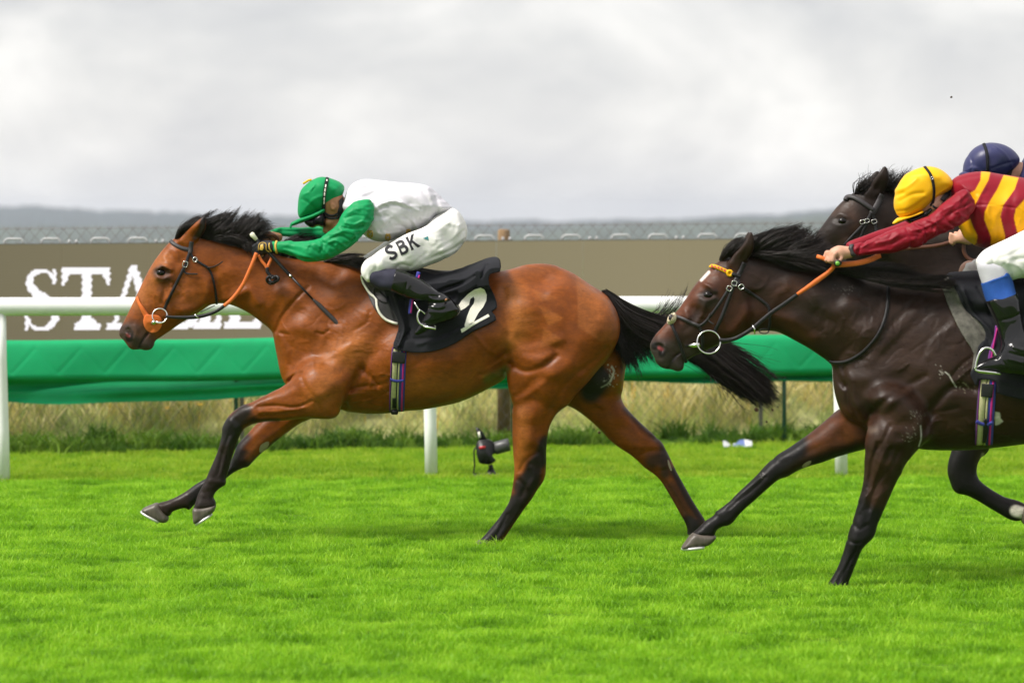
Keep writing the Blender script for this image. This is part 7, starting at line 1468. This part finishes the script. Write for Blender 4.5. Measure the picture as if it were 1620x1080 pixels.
drape('helmet_harness', B4([(1110,430),(1160,400),(1150,440),(1110,475),(1090,460)]), f2, .012, M['black_leather'], p2, 1.5, 1, th=.006)
wb = empty('whip', t2(440, 866, -.2), 'black whip with green capped butt in the fist of the jockey with maroon sleeves', 'whip')
a, b = t2(440, 866, -.235), t2(470, 850, .10); mb = MB(); mb.tube([a, b], [.0165, .012], 14); mb.obj('grip', M['black_plastic'], wb)
mb = MB(); mb.tube([a+np.array([0,-.004,0]), a+np.array([0,-.001,0])], .0105, 14); mb.obj('butt_cap', mat('green_cap', (.16,.42,.05), .5), wb)
mb = MB(); mb.tube([b, b+(b-a)*.7], [.008, .005], 8); mb.obj('shaft', M['black_plastic'], wb)

# ---------------------------------------------------------------- third rider: navy, mostly hidden
def q3(pts): return xf(pts, 508, 320, 1567, 254, 1.03)
T3P = [(x+9, y+20) for x, y in q3(TORSO)]; t3b = [(x+9, y+20, v) for x, y, v in q3(torso_b)]
box3 = (1490, 205, 1830, 480)
f3 = Field(box3, YT, .43, .010)
f3.outline(q3(HEADP), q3([(530,320,.072),(515,350,.055),(514,366,.026),(540,360,.05)]), k=.008); f3.cone(px2w(1601,268,YT), px2w(1632,276,YT), .043, .06, .02)
A3 = [(1510,360),(1530,352),(1560,330),(1600,300),(1640,280),(1665,290),(1660,320),(1620,350),(1570,378),(1530,388),(1512,385)]
a3y = [(1640,300,-.20),(1580,350,-.20),(1515,372,-.14)]
for poly, b, yc in ((T3P, t3b, 0), (A3, ('ratio', .8), a3y), (q3(FARM), ('ratio', .95), q3(farm_y)), (q3(PELV), .165, 0), (q3(NTH), ('ratio', .9), q3(nth_y)), (q3(FTH), ('ratio', .9), q3(fth_y)), (q3(SHANK), ('ratio', .95), q3(sh_y)), (q3(FOOT), ('ratio', .8), ft_y)): f3.outline(poly, b, yc, k=.02, grow=-.018)
def t3(x, y, dy): return px2w(*B4([(x, y)])[0], YT+dy)
hand(f3, t3(1270,725,-.14), t3(1225,705,-.14), t3(1185,690,-.135), t3(1185,730,-.13), np.array([.2,.8,-.3]), [t3(1220,690,-.12), t3(1190,672,-.10), t3(1180,675,-.09)], .8)
p3 = field_obj('person', f3, M['skin'], None, origin=(float(px2w(1680,0,YT)[0]), YT, 1.2), smooth=1)
tag(p3, 'jockey in navy cap half hidden behind the maroon and yellow rider', 'person', 'jockeys riding in the race')
garment('jersey', (1600, 215, 1830, 380), YT, .30, [(T3P, t3b, 0)], M['navy_silk'], p3, .008, (), (.002, 20, 31))
garment('sleeve', (1530, 270, 1670, 392), YT, .14, [(A3[2:-2]+[(1545,370),(1540,352)], ('ratio', .8), a3y)], M['navy_silk'], p3, .007, (), (.003, 30, 32), yoff=-.2)
garment('breeches', (1640, 255, 1830, 400), YT, .42, [(q3(PELV), .165, 0), (q3(NTH), ('ratio', .9), q3(nth_y), .03), (q3(FTH), ('ratio', .9), q3(fth_y), .03)], M['breeches'], p3, .009, (), None)
garment('boot', (1640, 350, 1830, 480), YT, .12, [(q3(SHANK), ('ratio', .98), q3(sh_y)), (q3(FOOT), ('ratio', .8), ft_y, .025)], M['patent'], p3, .008, (), None, yoff=-.33)
CAP3 = B4([(1245,320),(1235,285),(1238,240),(1260,190),(1300,142),(1360,110),(1425,100),(1490,114),(1548,148),(1584,190),(1589,222),(1572,260),(1540,300),(1480,330),(1380,340),(1300,335)])
garment('cap', (1515, 218, 1620, 290), YT, .15, [(CAP3, B4([(1400,220,.112),(1270,300,.09),(1500,270,.098)]), 0)], M['navy_silk'], p3, .0048, [(B4([(1300,160),(1320,230),(1310,300)]), 1.6, -.004), (B4([(1440,110),(1520,170),(1570,250)]), 2, .004), (B4([(1420,270),(1500,240),(1580,220)]), 2, -.004), (B4([(1260,290),(1320,260),(1380,290)]), 2.4, .003)], (.0013, 36, 39))
garment('cap_peak', (1512, 268, 1560, 292), YT, .12, [(B4([(1203,306),(1225,290),(1250,285),(1320,315),(1330,335),(1260,325),(1210,312)]), B4([(1215,302,.04),(1260,300,.08)]), 0)], M['navy_silk'], p3, .005)
fc3 = Field((1515, 218, 1620, 290), YT, .15, .006); fc3.outline(CAP3, B4([(1400,220,.112),(1270,300,.09),(1500,270,.098)]), 0, k=0)
strap('cap_band', B4([(1365,108),(1380,150),(1388,200),(1390,260),(1390,300)]), 20/S3, M['black_cloth'], p3, fc3, .006, .004)
drape('helmet_harness', q3(T6([(545,190),(568,165),(576,200),(574,240),(560,290),(545,300),(530,285),(540,250),(548,225)])), f3, .010, M['black_leather'], p3, 2, 1)
# saddle under the third rider
fs3 = thd.trunk.copy(); sd3 = empty('racing_saddle', px2w(1740, 420, YT), 'dark racing saddle hidden under the navy capped rider', 'saddle')
shell('saddle_cloth', tx_(CLP), fs3, .016, .010, M['black_cloth'], sd3)
# ================================================================ far air
hz = bpy.data.materials.new('haze_air'); hz.use_nodes = True; t = hz.node_tree; t.nodes.clear()
o_ = t.nodes.new('ShaderNodeOutputMaterial'); pv = t.nodes.new('ShaderNodeVolumePrincipled'); pv.inputs['Color'].default_value = (.83, .88, .97, 1); pv.inputs['Density'].default_value = .00021; pv.inputs['Anisotropy'].default_value = .2
t.links.new(pv.outputs[0], o_.inputs['Volume'])
mb = MB(); mb.box((-5200, -60, -25.5), (5200, 7200, 40)); tag(mb.obj('haze', hz, None, False), kind='stuff')
